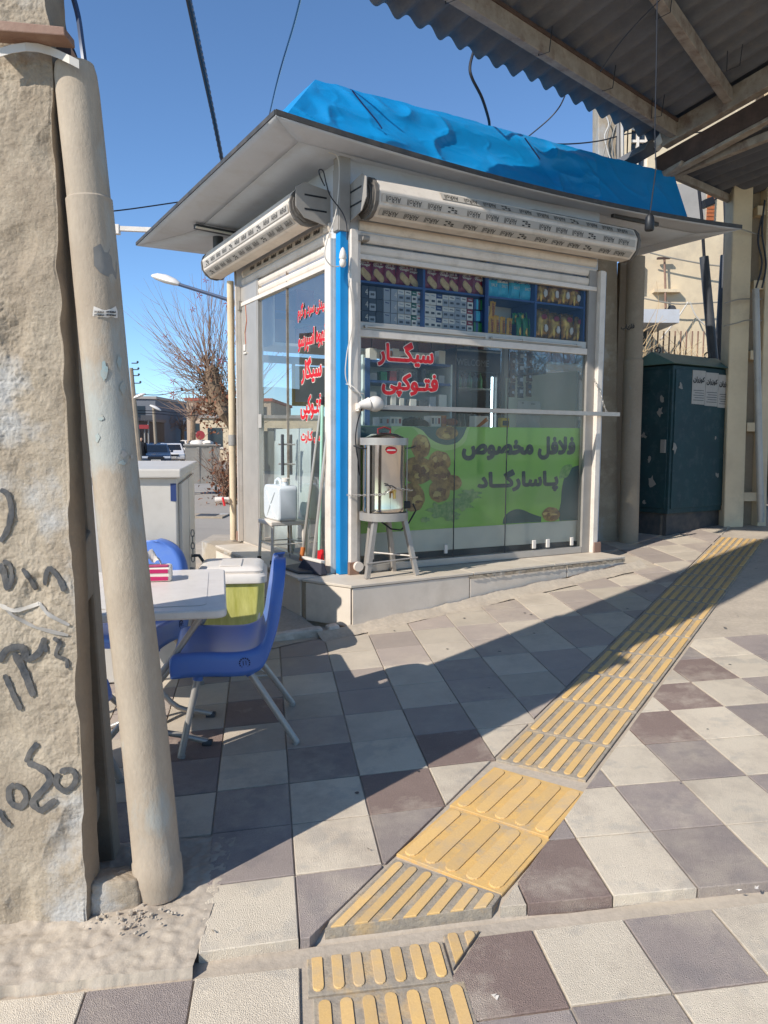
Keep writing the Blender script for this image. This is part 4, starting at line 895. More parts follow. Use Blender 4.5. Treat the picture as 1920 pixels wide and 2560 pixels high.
for z_, c, n_, h_ in ((q4(230, 590, 1.4).z, 'green_bag', 6, .16), (1.6, 'brown_pack', 6, .22), (1.2, 'carton_red', 6, .2)):
    for k in range(n_):
        r = fx0 + .07 + k * (fx1 - fx0 - .14) / n_
        kt(MB().lathe([(.022, 0), (.026, .01), (.026, h_ * .6), (.012, h_ * .8), (.012, h_)], (r, fl_ + .15, z_), 10), 'bottle', c if k % 2 else 'dark_grey', '%s bottle, %s from the left on the %s rack of the fridge' % ('coloured' if k % 2 else 'dark', ORD[k], {'green_bag': 'top', 'brown_pack': 'middle', 'carton_red': 'lowest'}[c]), 'bottle', 'drinks in the fridge', smoothf=True)
for k, (x, c) in enumerate([(85, 'carton'), (160, 'pack_grey'), (235, 'red_deep'), (305, 'red_deep')]):
    a = q4(x, 140, 1.4); kt(MB().ball((a.x, 1.4, fz + .04), (.045, .05, .04), 7, amp=.3), 'parcel', c, '%s bundle lying on top of the black fridge' % ['tan', 'grey', 'left red', 'right red'][k], 'parcel', smoothf=True)
# hanging strips of coffee sachets
for x, c, lab in ((680, 'brown_pack', 'left brown'), (772, 'pack_dark', 'middle black'), (868, 'brown_pack', 'right brown')):
    a = q4(x, 200, .35); t = kthing('sachet_strip', '%s strip of coffee sachets hanging in the window' % lab, 'sachet strip', a.x, .35, 2.3, 'hanging sachet strips')
    n_ = 3 if c == 'brown_pack' else 4; h = .125 if n_ == 3 else .095
    for k in range(n_):
        zt = q4(x, 175, .35).z - k * (h + .004)
        s_ = kp(bag_mb(a.x + .004 * (k % 2), .35, zt - h, .066, h, .012), 'sachet', c, t, smoothf=True)
        kp(MB().box(a.x - .018, a.x + .018, .331, .333, zt - .055, zt - .025), 'label', 'pack_dark' if n_ == 3 else 'pack_grey', s_)
        if n_ == 3: kp(MB().lathe([(.013, 0), (.013, .003)], (0, 0, 0), 12).mesh and MB().tube([(a.x, .331, zt - .085), (a.x, .334, zt - .085)], .013, 12), 'cup_picture', 'pack_grey', s_)
a, b = q4(730, 750, .3), q4(990, 750, .3)
t = kthing('paper_sheet', 'grey white sheet with small print hanging below the sachets', 'sheet', a.x, .3, 1.8)
kp(MB().grid(lambda u, v: (a.x + (b.x - a.x) * u, .3 + .01 * math.sin(u * 9 + v * 4), 1.67 + .23 * v), 12, 8), 'sheet', 'paper', t, smoothf=True)
kp(text('oo', (a.x + .04, .285, 1.875), (1, 0, 0), (0, 0, 1), .02, .012, .02).box(a.x + .14, a.x + .18, .283, .285, 1.872, 1.878), 'print', 'dark_grey', t)
# back shelf seen through the glass doors
bs = kthing('wall_shelf', 'white wall shelf across the back window, stocked with brown cartons', 'shelf', 1.2, 2.0, 2.4)
kp(MB().box(.16, .175, 1.66, 2.2, 2.4, 2.98), 'end_panel', 'white_metal', bs); kp(MB().box(.176, 2.35, 1.68, 2.2, 2.4, 2.425), 'shelf', 'shelf_white', bs); kp(MB().box(.176, 2.35, 1.7, 2.2, 2.69, 2.71), 'shelf', 'shelf_blue', bs); kp(MB().box(.176, 2.35, 2.19, 2.2, 2.426, 2.98), 'back_panel', 'shelf_white', bs)
random.seed(2)
for z_ in (2.426, 2.712):
    r = .2; kk = 0
    while r < 2.2:
        w = random.uniform(.1, .2); h = random.uniform(.1, .22); c = random.choice(['carton', 'carton_red', 'carton_red', 'brown_pack'])
        kt(MB().box(r, r + w, 1.72, 1.95, z_, z_ + h), 'carton', c, 'brown carton, %s from the left on the %s board of the back shelf' % (ORD[kk], 'lower' if z_ < 2.6 else 'upper'), 'carton', 'cartons on the back shelf', bevel=.004); r += w + .012; kk += 1
# furniture glimpsed through the doors
t = kthing('green_stool', 'lime green plastic stool on the kiosk floor', 'stool', .5, .75, .6)
kp(MB().box(.38, .68, .66, .96, .98, 1.0), 'seat', 'lime', t, bevel=.01)
for a_, b_ in ((.38, .66), (.66, .66), (.38, .94), (.66, .94)): kp(MB().bar((a_ + .02 - (.53 - a_) * .12, b_ + .0, .601), (a_ + .02 * (1 if a_ < .5 else -.5), b_ + .01, .98), .05, .03), 'leg', 'lime', t)
t = kthing('copier', 'pale office copier on a stand inside the glass door', 'copier', .9, .6, .6)
kp(MB().box(.75, 1.15, .62, 1.0, 1.0, 1.62), 'body', 'white_plastic', t, bevel=.02); kp(MB().box(.74, .75, .66, .96, 1.2, 1.3), 'tray', 'dark_grey', t); kp(MB().box(.8, 1.1, .65, .98, .61, 1.0), 'stand', 'panel_pale', t, bevel=.01)
t = kthing('pale_screen', 'pale grey green panel standing inside the lower left door glass', 'panel', .12, 1.2, .6)
kp(MB().grid(lambda a, b: (.12 + .012 * math.sin(a * 14) + .02 * b, .80 + .82 * a, .62 + 1.03 * b), 24, 4), 'panel', 'panel_pale', t, smoothf=True, solid=.01)
t = kthing('yellow_board', 'yellow framed pale board on the back window', 'board', .8, 2.2, 2.0)
kp(MB().box(.60, 1.2, 2.21, 2.222, 1.93, 2.28), 'panel', 'panel_pale', t); kp(MB().box(.57, 1.2, 2.208, 2.224, 1.89, 1.93).box(.57, .60, 2.208, 2.224, 1.93, 2.3), 'frame', 'sign_yellow', t)

# ================================================================== THINGS ON THE KIOSK STEP
# water urn on a tall stand
ucx, ucl = .262, -.165
ur = kthing('water_urn', 'chrome water urn with a brass tap chained to the kiosk post', 'water urn', ucx, ucl, 1.02)
prof = [(.0, 1.06), (.150, 1.062), (.152, 1.075), (.150, 1.09), (.150, 1.53), (.154, 1.545), (.155, 1.56)]
kp(MB().lathe(prof, (ucx, ucl, 0), 48), 'tank', 'chrome', ur, smoothf=True)
kp(MB().lathe([(.12, 1.575), (.148, 1.575), (.10, 1.60), (.02, 1.615)], (ucx, ucl, 0), 32), 'lid', 'chrome', ur, smoothf=True)
kp(MB().tube([(ucx - .05, ucl, 1.60), (ucx - .05, ucl, 1.635), (ucx + .0, ucl, 1.65), (ucx + .05, ucl, 1.635), (ucx + .05, ucl, 1.60)], .006, 6), 'lid_handle', 'red_deep', ur, smoothf=True)
a = kA(981, 1228, ucl - .17)
tp = kp(MB().tube([(a.x, ucl - .14, a.z), (a.x, ucl - .20, a.z)], .014, 10).tube([(a.x, ucl - .195, a.z + .005), (a.x, ucl - .20, a.z - .05)], .010, 10), 'tap', 'brass', ur, smoothf=True)
kp(MB().tube([(a.x + .01, ucl - .205, a.z + .02), (a.x - .03, ucl - .215, a.z + .04), (a.x - .085, ucl - .215, a.z + .045)], .004, 6), 'tap_lever', 'dark_grey', tp, smoothf=True)
for s_ in (-1, 1): kp(MB().tube([(ucx + s_ * .150, ucl, 1.50), (ucx + s_ * .21, ucl - .02, 1.505), (ucx + s_ * .25, ucl - .02, 1.52)], .005, 6), 'side_handle', 'dark_grey', ur, smoothf=True)
kp(MB().box(ucx + .12, ucx + .17, ucl - .09, ucl - .04, 1.08, 1.13), 'plug_socket', 'black', ur, bevel=.006)
st_ = [(a_.x, a_.y) for a_ in (kA(985, 1125, ucl - .174),)]
lm = MB(); 
lm.poly([(a.x + .045 * math.cos(q) , ucl - .1535, 1.49 + .026 * math.sin(q)) for q in [2 * math.pi * k / 18 for k in range(18)]])
kp(lm, 'maker_badge', 'red', ur); kp(MB().poly([(a.x - .04, ucl - .1545, 1.487), (a.x + .035, ucl - .1545, 1.487), (a.x + .03, ucl - .1545, 1.496), (a.x - .03, ucl - .1545, 1.496)]), 'badge_stripe', 'white_print', ur)
sta = kthing('urn_stand', 'tall silver painted stand with splayed legs under the urn', 'stand', ucx, ucl, .6)
ring = lambda z0_, z1_, ro, ri: [(ri, z0_), (ro, z0_), (ro, z1_), (ri, z1_)]
def ringmb(z0_, z1_, ro, ri, n=36):
    m = MB(); m.lathe([(ro, z0_), (ro, z1_)], (ucx, ucl, 0), n); m.f = m.f[:-2]; m.m = m.m[:-2]
    m2 = MB(); m2.lathe([(ro, z1_), (ri, z1_), (ri, z0_), (ro, z0_)], (ucx, ucl, 0), n); m2.f = m2.f[:-2]; m2.m = m2.m[:-2]; return m.merge(m2)
kp(ringmb(1.0, 1.055, .172, .09), 'lower_ring', 'silver_paint', sta, smoothf=True); kp(ringmb(1.525, 1.575, .170, .156), 'upper_ring', 'silver_paint', sta, smoothf=True)
for q in (200, 335, 90): kp(MB().bar((ucx + .162 * math.cos(R(q)), ucl + .162 * math.sin(R(q)), 1.05), (ucx + .162 * math.cos(R(q)), ucl + .162 * math.sin(R(q)), 1.53), .022, .006, (math.cos(R(q)), math.sin(R(q)), 0)), 'upright', 'silver_paint', sta)
feet = [(.092, -.235), (.476, -.27), (.19, -.035), (.42, -.04)]; tops = [(.15, -.24), (.39, -.235), (.2, -.10), (.34, -.09)]
for (fx, fy), (tx, ty) in zip(feet[:4], tops[:4]): kp(MB().bar((tx, ty, 1.0), (fx, fy, .601), .034, .034, (0, 1, 0)), 'leg', 'silver_paint', sta, bevel=.003)
f_ = lambda k, z: V((feet[k][0] + (tops[k][0] - feet[k][0]) * (z - .6) / .4, feet[k][1] + (tops[k][1] - feet[k][1]) * (z - .6) / .4, z))
kp(MB().tube([f_(0, .71) + V((-.03, -.018, 0)), f_(1, .73) + V((.03, -.018, 0))], .0055, 8), 'stretcher', 'silver_paint', sta, smoothf=True)
kp(MB().tube([f_(2, .76), f_(1, .74)], .0055, 8), 'stretcher', 'white_metal', sta, smoothf=True)
kp(MB().tube([(ucx - .02, ucl + .05, 1.0), (ucx + .06, ucl, .93), (ucx + .13, ucl - .02, .92), (ucx + .19, ucl - .03, .97), (ucx + .23, ucl - .06, 1.06), (ucx + .2, ucl - .07, 1.11)], .006, 6), 'power_cable', 'cable', ur, smoothf=True)
def chain(pts, label, r=.004, L=.022, m='alu'):
    pts = [V(p) for p in pts]; seg = []; out = MB(); tot = 0
    o = thing('chain', label, 'chain', KT @ pts[0])
    k = 0
    for a_, b_ in zip(pts[:-1], pts[1:]):
        n_ = max(1, int((b_ - a_).length / L)); d = (b_ - a_) / n_
        for q in range(n_):
            c = a_ + d * (q + .5); dd = d.normalized(); sd_ = dd.cross(V((0, 0, 1)) if k % 2 else V((.3, 1, .2))).normalized()
            pl_ = [c + dd * (d.length * .62 * math.cos(w)) + sd_ * (.007 * math.sin(w)) for w in [2 * math.pi * i / 8 for i in range(9)]]
            out.tube(pl_, r * .55, 5, cap=False); k += 1
    lk = kp(out, 'links', m, o, smoothf=True); lk['kind'] = 'stuff'
pa = kA(856, 1238, -.03); chain([(.04, -.03, pa.z), (.10, -.16, pa.z + .005), (.16, -.345, pa.z + .02), (a.x, ucl - .19, a.z + .02), (.4, -.32, a.z), (.455, -.2, a.z - .01)], 'steel chain tying the water urn to the blue post')
chain([kA(1484, 946, -.05), kA(1500, 978, -.05), kA(1508, 1010, -.06), kA(1517, 1032, -.08)], 'thin chain hanging at the right end of the security bar')
# jug on the white stool
sc_r, sc_l = -.125, .785
stl = kthing('metal_stool', 'small white metal stool with black feet under the jerrycan', 'stool', sc_r, sc_l, .6)
hw = .145
for q in ((-1, -1), (1, -1), (1, 1), (-1, 1)):
    lg = kp(MB().tube([(sc_r + q[0] * hw * .96, sc_l + q[1] * hw * .96, .603), (sc_r + q[0] * hw * .86, sc_l + q[1] * hw * .86, .90)], .0125, 10), 'leg', 'white_metal', stl, smoothf=True)
    kp(MB().tube([(sc_r + q[0] * hw * .965, sc_l + q[1] * hw * .965, .601), (sc_r + q[0] * hw * .95, sc_l + q[1] * hw * .95, .63)], .016, 10), 'rubber_foot', 'black', lg, smoothf=True)
for z_ in (.75,):
    for (a_, b_), (c_, d__) in (((-1, -1), (1, -1)), ((1, -1), (1, 1)), ((1, 1), (-1, 1)), ((-1, 1), (-1, -1))):
        kp(MB().tube([(sc_r + a_ * hw * .9, sc_l + b_ * hw * .9, z_), (sc_r + c_ * hw * .9, sc_l + d__ * hw * .9, z_)], .005, 6), 'stretcher', 'white_metal', stl)
kp(MB().box(sc_r - hw, sc_r + hw, sc_l - hw, sc_l + hw, .895, .93), 'seat', 'white_metal', stl, bevel=.008)
jg = kthing('jerrycan', 'translucent white plastic jerrycan with crossed ribs on the small stool', 'jerrycan', sc_r, sc_l + .02, .93)
jr, jl = sc_r - .01, sc_l + .0; jw, jt = .165, .08
jm = MB(); q = [(-jw + .03, .931), (-jw, .975), (-jw, 1.17), (-jw + .025, 1.205), (jw - .02, 1.205), (jw, 1.18), (jw, .96), (jw - .01, .931)]
jm.prism([(jr - jt, jl - s_, z_) for s_, z_ in q], (2 * jt, 0, 0)); kp(jm, 'body', 'jug', jg, bevel=.018, smoothf=True)
kp(MB().tube([(jr, jl + .105, 1.19), (jr, jl + .09, 1.235), (jr, jl + .04, 1.25), (jr, jl - .01, 1.235), (jr, jl - .025, 1.195)], .013, 10), 'handle', 'jug', jg, smoothf=True)
kp(MB().tube([(jr, jl - .105, 1.195), (jr, jl - .108, 1.24)], .025, 16), 'neck', 'jug', jg, smoothf=True)
kp(MB().tube([(jr, jl - .108, 1.237), (jr, jl - .11, 1.262)], .030, 16), 'cap', 'white_print', jg, smoothf=True)
for s_ in (-1, 1): kp(MB().tube([(jr - jt - .002, jl - s_ * .085, 1.155 - (0 if s_ > 0 else .0)), (jr - jt - .004, jl + s_ * .0, 1.06), (jr - jt - .002, jl + s_ * .085, .96)], .005, 6), 'rib', 'jug', jg, smoothf=True)
# brooms
def kbr(u, v, r): return kB(u, v, r)
b0, b1 = kZ(757, 1392, .70), None
br = kthing('broom', 'long handled broom with dark bristles leaning on the door frame', 'broom', -.13, .15, .6)
b_low, b_top = V((-.13, .16, .70)), kB(812, 1098, -.03)
g0 = kB(783, 1398, -.13); kp(MB().tube([V((-.13, g0.y, g0.z)), kB(818, 1080, -.03)], .011, 10), 'handle', 'alu', br, smoothf=True)
hb = MB()
def brs(u, v): c = kZ(748 + 66 * u, 1418 + 14 * u + 14 * (v - .5), .6); return (c.x - .0, c.y + .05 * (1 - v), .604 + .09 * (1 - v) - .02 * (1 - v) * abs(u - .6))
hc0, hc1 = kZ(752, 1424, .6), kZ(812, 1440, .6)
dh = (hc1 - hc0); nh = V((dh.y, -dh.x, 0)).normalized()
hb.hexa([hc0 + nh * .04 + V((0, 0, .004)), hc1 + nh * .04 + V((0, 0, .004)), hc1 - nh * .03 + V((0, 0, .004)), hc0 - nh * .03 + V((0, 0, .004)), hc0 + nh * .01 + dh * .12 + V((0, 0, .085)), hc1 + nh * .01 - dh * .1 + V((0, 0, .085)), hc1 - nh * .02 - dh * .1 + V((0, 0, .085)), hc0 - nh * .02 + dh * .12 + V((0, 0, .085))])
kp(hb, 'bristles', 'bristle', br, bevel=.01)
kp(MB().bar(hc0 + dh * .1 + V((0, 0, .095)) - nh * .005, hc1 - dh * .1 + V((0, 0, .095)) - nh * .005, .035, .02), 'head', 'white_plastic', br, bevel=.004)
br2 = kthing('mop', 'grey handled mop with an orange socket leaning beside the broom', 'mop', -.15, .3, .6)
g0 = kB(758, 1368, -.12); kp(MB().tube([g0, kB(803, 1015, -.03)], .0115, 10), 'handle', 'alu', br2, smoothf=True)
kp(MB().tube([kB(753, 1402, -.14), g0], .018, 10), 'socket', 'orange', br2, smoothf=True)
kp(MB().prism([(p.x, p.y, .602) for p in (kZ(704, 1422, .6), kZ(760, 1412, .6), kZ(800, 1436, .6), kZ(745, 1436, .6))], (0, 0, .02)), 'pad', 'dark_grey', br2, bevel=.008)
sq = kthing('squeegee', 'mint green pole with a black grip and red foot leaning in the corner', 'squeegee', -.05, .2, .6)
kp(MB().tube([kB(798, 1375, -.05), kB(806, 1012, -.03)], .011, 10), 'handle', 'mint', sq, smoothf=True); kp(MB().tube([kB(806, 1012, -.03), kB(808, 992, -.028)], .013, 10), 'grip', 'black', sq, smoothf=True)
kp(MB().prism([kB(791, 1410, -.06), kB(805, 1405, -.06), kB(803, 1374, -.05), kB(794, 1374, -.05)], (.02, 0, 0)), 'foot', 'red', sq, bevel=.004)
# bulbs and wires on the corner
bl = kthing('bulb_socket', 'white bulb in a holder hanging on the blue post', 'bulb', .02, -.04, 2.8)
a = kA(857, 645, -.05); kp(MB().lathe([(.004, .07), (.012, .06), (.022, .03), (.026, .0), (.02, -.01)], (a.x, -.05, a.z), 16), 'holder', 'white_plastic', bl, smoothf=True)
kp(MB().lathe([(.018, -.01), (.024, -.025), (.022, -.05), (.012, -.06)], (a.x, -.05, a.z), 16), 'bulb', 'white_plastic', bl, smoothf=True)
bl = kthing('globe_bulb', 'white globe bulb tied to the left end of the security bar', 'bulb', .19, -.16, 1.81)
a = kA(938, 1010, -.16); kp(MB().ball((a.x, -.16, a.z), (.062, .055, .055), 12), 'globe', 'white_plastic', bl, smoothf=True)
kp(MB().tube([(a.x - .05, -.16, a.z), (a.x - .12, -.15, a.z - .01)], [.045, .02], 12), 'holder', 'white_plastic', bl, smoothf=True)
def cable(pts, r, m, label, T=None, cat='cable', n=6, name='cable', group=None):
    P_ = [V(p) for p in pts]; o = []
    for i in range(len(P_) - 1):
        p0, p1, p2, p3 = P_[max(i - 1, 0)], P_[i], P_[i + 1], P_[min(i + 2, len(P_) - 1)]
        for k in range(6):
            t_ = k / 6; o.append(.5 * ((2 * p1) + (-p0 + p2) * t_ + (2 * p0 - 5 * p1 + 4 * p2 - p3) * t_ ** 2 + (-p0 + 3 * p1 - 3 * p2 + p3) * t_ ** 3))
    o.append(P_[-1])
    return tag(MB().tube(o, r, n).build(name, m, None, T=T, smoothf=True), label, cat, group)
def ka(l, *p): return [kA(u, v, l) for u, v in p]
cable(ka(-.04, (822, 381), (842, 390), (848, 420), (846, 480), (838, 540), (818, 600), (812, 640), (828, 664), (848, 666)), .004, 'cable_white', 'white cable running down from the soffit to the bulb on the blue post', KT)
cable(ka(-.05, (872, 664), (872, 700), (878, 740), (880, 820), (868, 880), (864, 940), (880, 975), (910, 985)), .004, 'cable_white', 'white cable looping down the shutter guide to the globe bulb', KT)
cable(ka(-.07, (812, 465), (800, 440), (798, 425), (808, 428), (816, 460), (826, 490), (855, 530), (866, 560), (868, 600)), .0045, 'cable', 'black cable looped over the left shutter bracket', KT)
cable([kA(916, 992, -.16), kA(905, 1020, -.12), kA(893, 1060, -.08), kA(889, 1100, -.05), kA(893, 1140, -.04), kA(900, 1200, -.01)], .0045, 'cable', 'black cable hanging from the globe bulb behind the urn', KT)
cable(ka(-.12, (880, 1032), (900, 1020), (935, 1017), (965, 1017)), .0025, 'cable_white', 'thin white wire wound on the end of the security bar', KT)
cable([kA(865, 960, -.03), kA(880, 965, -.1), kA(900, 985, -.14), (.13, -.12, 1.80)], .003, 'cable_white', 'white wire tied round the shutter guide', KT)
#SPLIT
# ================================================================== STREET FURNITURE, LEFT FOREGROUND
py = thing('concrete_pylon', 'rough weathered concrete utility pole with black painted graffiti at the left edge', 'utility pole', (-1.15, 2.35, .08))
def px_x(z): return -.897 - .028 * (z - .08) / 2.6
def rgh(x, z, s=1.0):
    big = noise.fractal(V((x * 4, z * 2.2, 1.7)), 1, 2, 3); sm = noise.fractal(V((x * 38, z * 38, 4)), .8, 2, 4); md = noise.fractal(V((x * 13, z * 11, 9)), 1, 2, 3)
    pit = max(0, noise.noise(V((x * 55, z * 55, 2))) - .25); grit = 1 - abs(noise.noise(V((x * 70, z * 70, 6)))) * 2
    chipz = max(0, noise.noise(V((x * 7, z * 5, 12))) - .22) * .05; k_ = .35 + .65 * smooth(.5 + 1.5 * noise.noise(V((x * 3, z * 1.6, 8))))
    return (.008 * big + .003 * md + (.0042 * sm - .0035 * max(0, grit) ** 2 * .5 + .004 * pit) * k_ + chipz) * s
def pyfront(a, b):
    z = -.05 + 3.3 * b; xr = px_x(z); x = xr - .5 * (1 - a)
    e = noise.fractal(V((2.2, z * 3, 0)), 1, 2, 4) * .022 + (.03 * max(0, noise.noise(V((5, z * 1.1, 0)))) if z > .9 else 0)
    if a > .9: x -= max(0, e) * (a - .9) * 10
    y = 2.215 + .01 * b + rgh(x, z) * (1 if a < .985 else .3)
    return (x, y, z)
m = MB(); m.grid(pyfront, 190, 1150); kf = m.build('front_flange', 'concrete', py, smoothf=True, ang=70)
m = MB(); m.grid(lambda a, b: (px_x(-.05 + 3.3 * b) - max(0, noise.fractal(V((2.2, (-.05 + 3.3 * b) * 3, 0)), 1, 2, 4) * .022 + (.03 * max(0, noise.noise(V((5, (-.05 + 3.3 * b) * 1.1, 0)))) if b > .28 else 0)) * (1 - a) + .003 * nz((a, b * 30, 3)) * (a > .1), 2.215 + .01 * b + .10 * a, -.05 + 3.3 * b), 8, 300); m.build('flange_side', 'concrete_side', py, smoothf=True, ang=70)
m = MB().prism([(-1.30, 2.316, 0), (-.898, 2.316, 0), (-1.02, 2.37, 0), (-1.02, 2.50, 0), (-.94, 2.56, 0), (-1.3, 2.56, 0)], (0, 0, 3.3)); 
m = MB()
m.box(-1.3, -1.03, 2.33, 2.52, .62, 1.02).box(-1.3, -1.03, 2.33, 2.52, 1.20, 3.3).box(-1.3, -1.03, 2.33, 2.52, -.05, .25)
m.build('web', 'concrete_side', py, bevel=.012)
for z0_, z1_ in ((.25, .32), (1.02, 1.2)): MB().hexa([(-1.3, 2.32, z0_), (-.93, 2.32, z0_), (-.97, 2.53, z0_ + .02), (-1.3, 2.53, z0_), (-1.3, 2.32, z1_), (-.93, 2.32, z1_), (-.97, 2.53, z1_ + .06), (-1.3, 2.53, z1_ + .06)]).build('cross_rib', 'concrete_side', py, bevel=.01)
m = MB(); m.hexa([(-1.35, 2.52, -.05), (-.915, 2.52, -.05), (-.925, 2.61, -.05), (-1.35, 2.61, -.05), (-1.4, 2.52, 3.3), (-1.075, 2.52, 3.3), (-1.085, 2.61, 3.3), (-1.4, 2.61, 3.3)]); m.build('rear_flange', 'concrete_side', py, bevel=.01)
# upper length of the pole, out of frame, that throws the long shadow over the pavement
m = MB(); m.hexa([(-1.6, 2.225, 3.25), (-.935, 2.225, 3.25), (-1.08, 2.61, 3.25), (-1.55, 2.61, 3.25), (-1.5, 2.28, 9), (-1.08, 2.28, 9), (-1.08, 2.58, 9), (-1.5, 2.58, 9)]); m.box(-1.6, -1.3, 2.25, 2.6, -.05, 3.25); m.build('shaft', 'concrete', py)
for z_, L_ in ((7.2, 1.1), (8.3, 1.0)): MB().bar((-1.25 - L_ / 2, 2.2, z_), (-1.25 + L_ / 2, 2.25, z_), .08, .08).build('cross_arm', 'grey_steel', py)
# graffiti strokes follow the rough face
def gstroke(pts, w, m='graffiti', off=.004):
    q = spl(pts, 5); mb = MB(); L_ = []
    for i, (x, y) in enumerate(q):
        x2, y2 = q[min(i + 1, len(q) - 1)]; x1, y1 = q[max(i - 1, 0)]
        d = V((x2 - x1, y2 - y1, 0)).normalized() if (x2 - x1) or (y2 - y1) else V((1, 0, 0)); n = V((-d.y, d.x, 0))
        row = []
        for k in range(5):
            ww = w * (1 + .35 * noise.noise(V((x * .09, y * .09, 3)))) * math.sin(math.pi * min(1, (i + .8) / 2.5, (len(q) - i) / 2.5) / 2)
            u, v = x + n.x * ww * (k / 4 - .5), y + n.y * ww * (k / 4 - .5)
            p = at(u, v, 2.215); row.append(V((p.x, 2.215 + .01 * (p.z + .05) / 3.3 + rgh(p.x, p.z) - off - .0015, p.z)))
        L_.append(row)
    vs = [p for r_ in L_ for p in r_]; mb.add(vs, [(i * 5 + k, i * 5 + k + 1, (i + 1) * 5 + k + 1, (i + 1) * 5 + k) for i in range(len(L_) - 1) for k in range(4)])
    mb.build('graffiti', m, kf, smoothf=True)
zz = lambda pts, ox=0, oy=1200, s=1.627: [(ox + x / s, oy + y / s) for x, y in pts]
for pts, w in (([(0, 340), (15, 380), (30, 440), (45, 400)], 18), ([(90, 360), (120, 400), (140, 450)], 14), ([(180, 430), (200, 360), (240, 400), (265, 450)], 16), ([(10, 330), (40, 350), (50, 420)], 14),
               ([(0, 740), (30, 690), (90, 680), (110, 730), (160, 700), (185, 640)], 20), ([(60, 700), (100, 790), (135, 880)], 22), ([(20, 790), (50, 860), (85, 935)], 17), ([(180, 660), (190, 700)], 12),
               ([(220, 640), (245, 660), (230, 710), (270, 730), (275, 765)], 12), ([(105, 1150), (120, 1110), (155, 1070)], 17), ([(110, 1150), (180, 1180), (205, 1220), (165, 1270), (135, 1310), (170, 1340), (230, 1295)], 20),
               ([(240, 1190), (230, 1230), (265, 1260), (300, 1240), (310, 1200), (285, 1175), (245, 1185)], 17), ([(60, 1240), (35, 1260), (40, 1310), (80, 1330), (105, 1300), (95, 1260), (60, 1240)], 19), ([(0, 1340), (15, 1380), (40, 1410)], 15), ([(0, 40), (30, 60), (45, 130), (30, 200), (0, 250)], 16)):
    gstroke(zz(pts), w * .615 * 1.35)
for pts, w, mm in (([(0, 505), (60, 530), (140, 510), (150, 498)], 16, 'white_paint'), ([(150, 500), (200, 545), (285, 590)], 16, 'grey_steel'), ([(30, 530), (120, 590), (280, 630)], 14, 'grey_steel')): gstroke(zz(pts), w * .615, mm)
for pts, w in (([(110, 160), (130, 330), (120, 420)], 95), ([(70, 900 * .55), (85, 620 * .5)], 60)): pass
# rusty bracket and strap
q_ = [at(-60, 72, 2.13), at(162, 89, 2.13), at(162, 89, 2.13) + V((.0, .07, 0)), at(-60, 72, 2.13) + V((0, .07, 0)), at(-60, 44, 2.13), at(160, 66, 2.13), at(160, 66, 2.13) + V((0, .07, 0)), at(-60, 44, 2.13) + V((0, .07, 0))]
MB().hexa(q_).build('steel_bracket', 'rust_steel', py, bevel=.003)
MB().prism([at(112, 96, 2.26), at(163, 90, 2.26), at(195, 150, 2.26), at(186, 175, 2.26), at(125, 175, 2.26)], (-.08, .28, 0)).build('bracket_plate', 'rust_dark', py)
sp_ = [at(-20, 146, 2.17), at(0, 142, 2.17), at(30, 133, 2.17), at(65, 128, 2.17), at(95, 130, 2.18), at(125, 138, 2.19), at(150, 148, 2.18), at(175, 160, 2.155), at(198, 172, 2.16)]
m = MB()
for a_, b_ in zip(sp_[:-1], sp_[1:]): m.add([a_, b_, b_ + V((0, 0, .022)), a_ + V((0, 0, .022))], [(0, 1, 2, 3)])
m.build('plastic_strap', 'cable_white', py, solid=.002)
# leaning conduit pipe
pb0 = V((-.715, 2.34, .11)); pt0 = V((-.876, 2.255, 2.60))
pi_ = thing('conduit_pipe', 'thick grey cement conduit leaning against the left utility pole', 'pipe', pb0)
ax = (pt0 - pb0)
def pr_(t_): return .078 if t_ < .045 else .0725 - .004 * t_ if t_ < .82 else .0655
ts = [0, .02, .044, .046, .1, .2, .3, .4, .5, .6, .7, .8, .855, .857, .9, .97, .99, 1.0]
rs_ = [.074, .078, .077, .0735, .073, .0715, .070, .0685, .0675, .0665, .0655, .0645, .0640, .0595, .059, .059, .057, .052]
MB().tube([pb0 + ax * t_ + V((.003 * math.sin(t_ * 9), 0, 0)) for t_ in ts], rs_, 40).build('pipe', 'pipe', pi_, smoothf=True)
def on_pipe(u0, v0, u1, v1, name, m, pts=None, d=.0012, txt=None):
    def f(a, b):
        u, v = u0 + (u1 - u0) * a, v0 + (v1 - v0) * b
        dd = ray(u, v).normalized(); best = None
        A_ = ax.normalized(); o_ = CAM - pb0; dp = dd - A_ * dd.dot(A_); op = o_ - A_ * o_.dot(A_)
        t_ax = None; Rr = .0735 - .010 * max(0, min(1, ((CAM + dd * 2.4 - pb0).dot(A_)) / ax.length)) + d
        qa, qb, qc = dp.dot(dp), 2 * dp.dot(op), op.dot(op) - Rr * Rr; ds = max(0, qb * qb - 4 * qa * qc)
        return CAM + dd * ((-qb - math.sqrt(ds)) / (2 * qa))
    if pts is None:
        return MB().grid(f, 8, 6).build(name, m, pi_, smoothf=True)
    cxm = sum(p[0] for p in pts) / len(pts); cym = sum(p[1] for p in pts) / len(pts)
    vs = [f(cxm, cym)] + [f(*p) for p in pts] ; n_ = len(pts)
    mid = [f((p[0] + cxm) / 2, (p[1] + cym) / 2) for p in pts]
    mb = MB(); mb.add([vs[0]] + mid + vs[1:], [(0, 1 + i, 1 + (i + 1) % n_) for i in range(n_)] + [(1 + i, 1 + n_ + i, 1 + n_ + (i + 1) % n_, 1 + (i + 1) % n_) for i in range(n_)])
    return mb.build(name, m, pi_, smoothf=True)
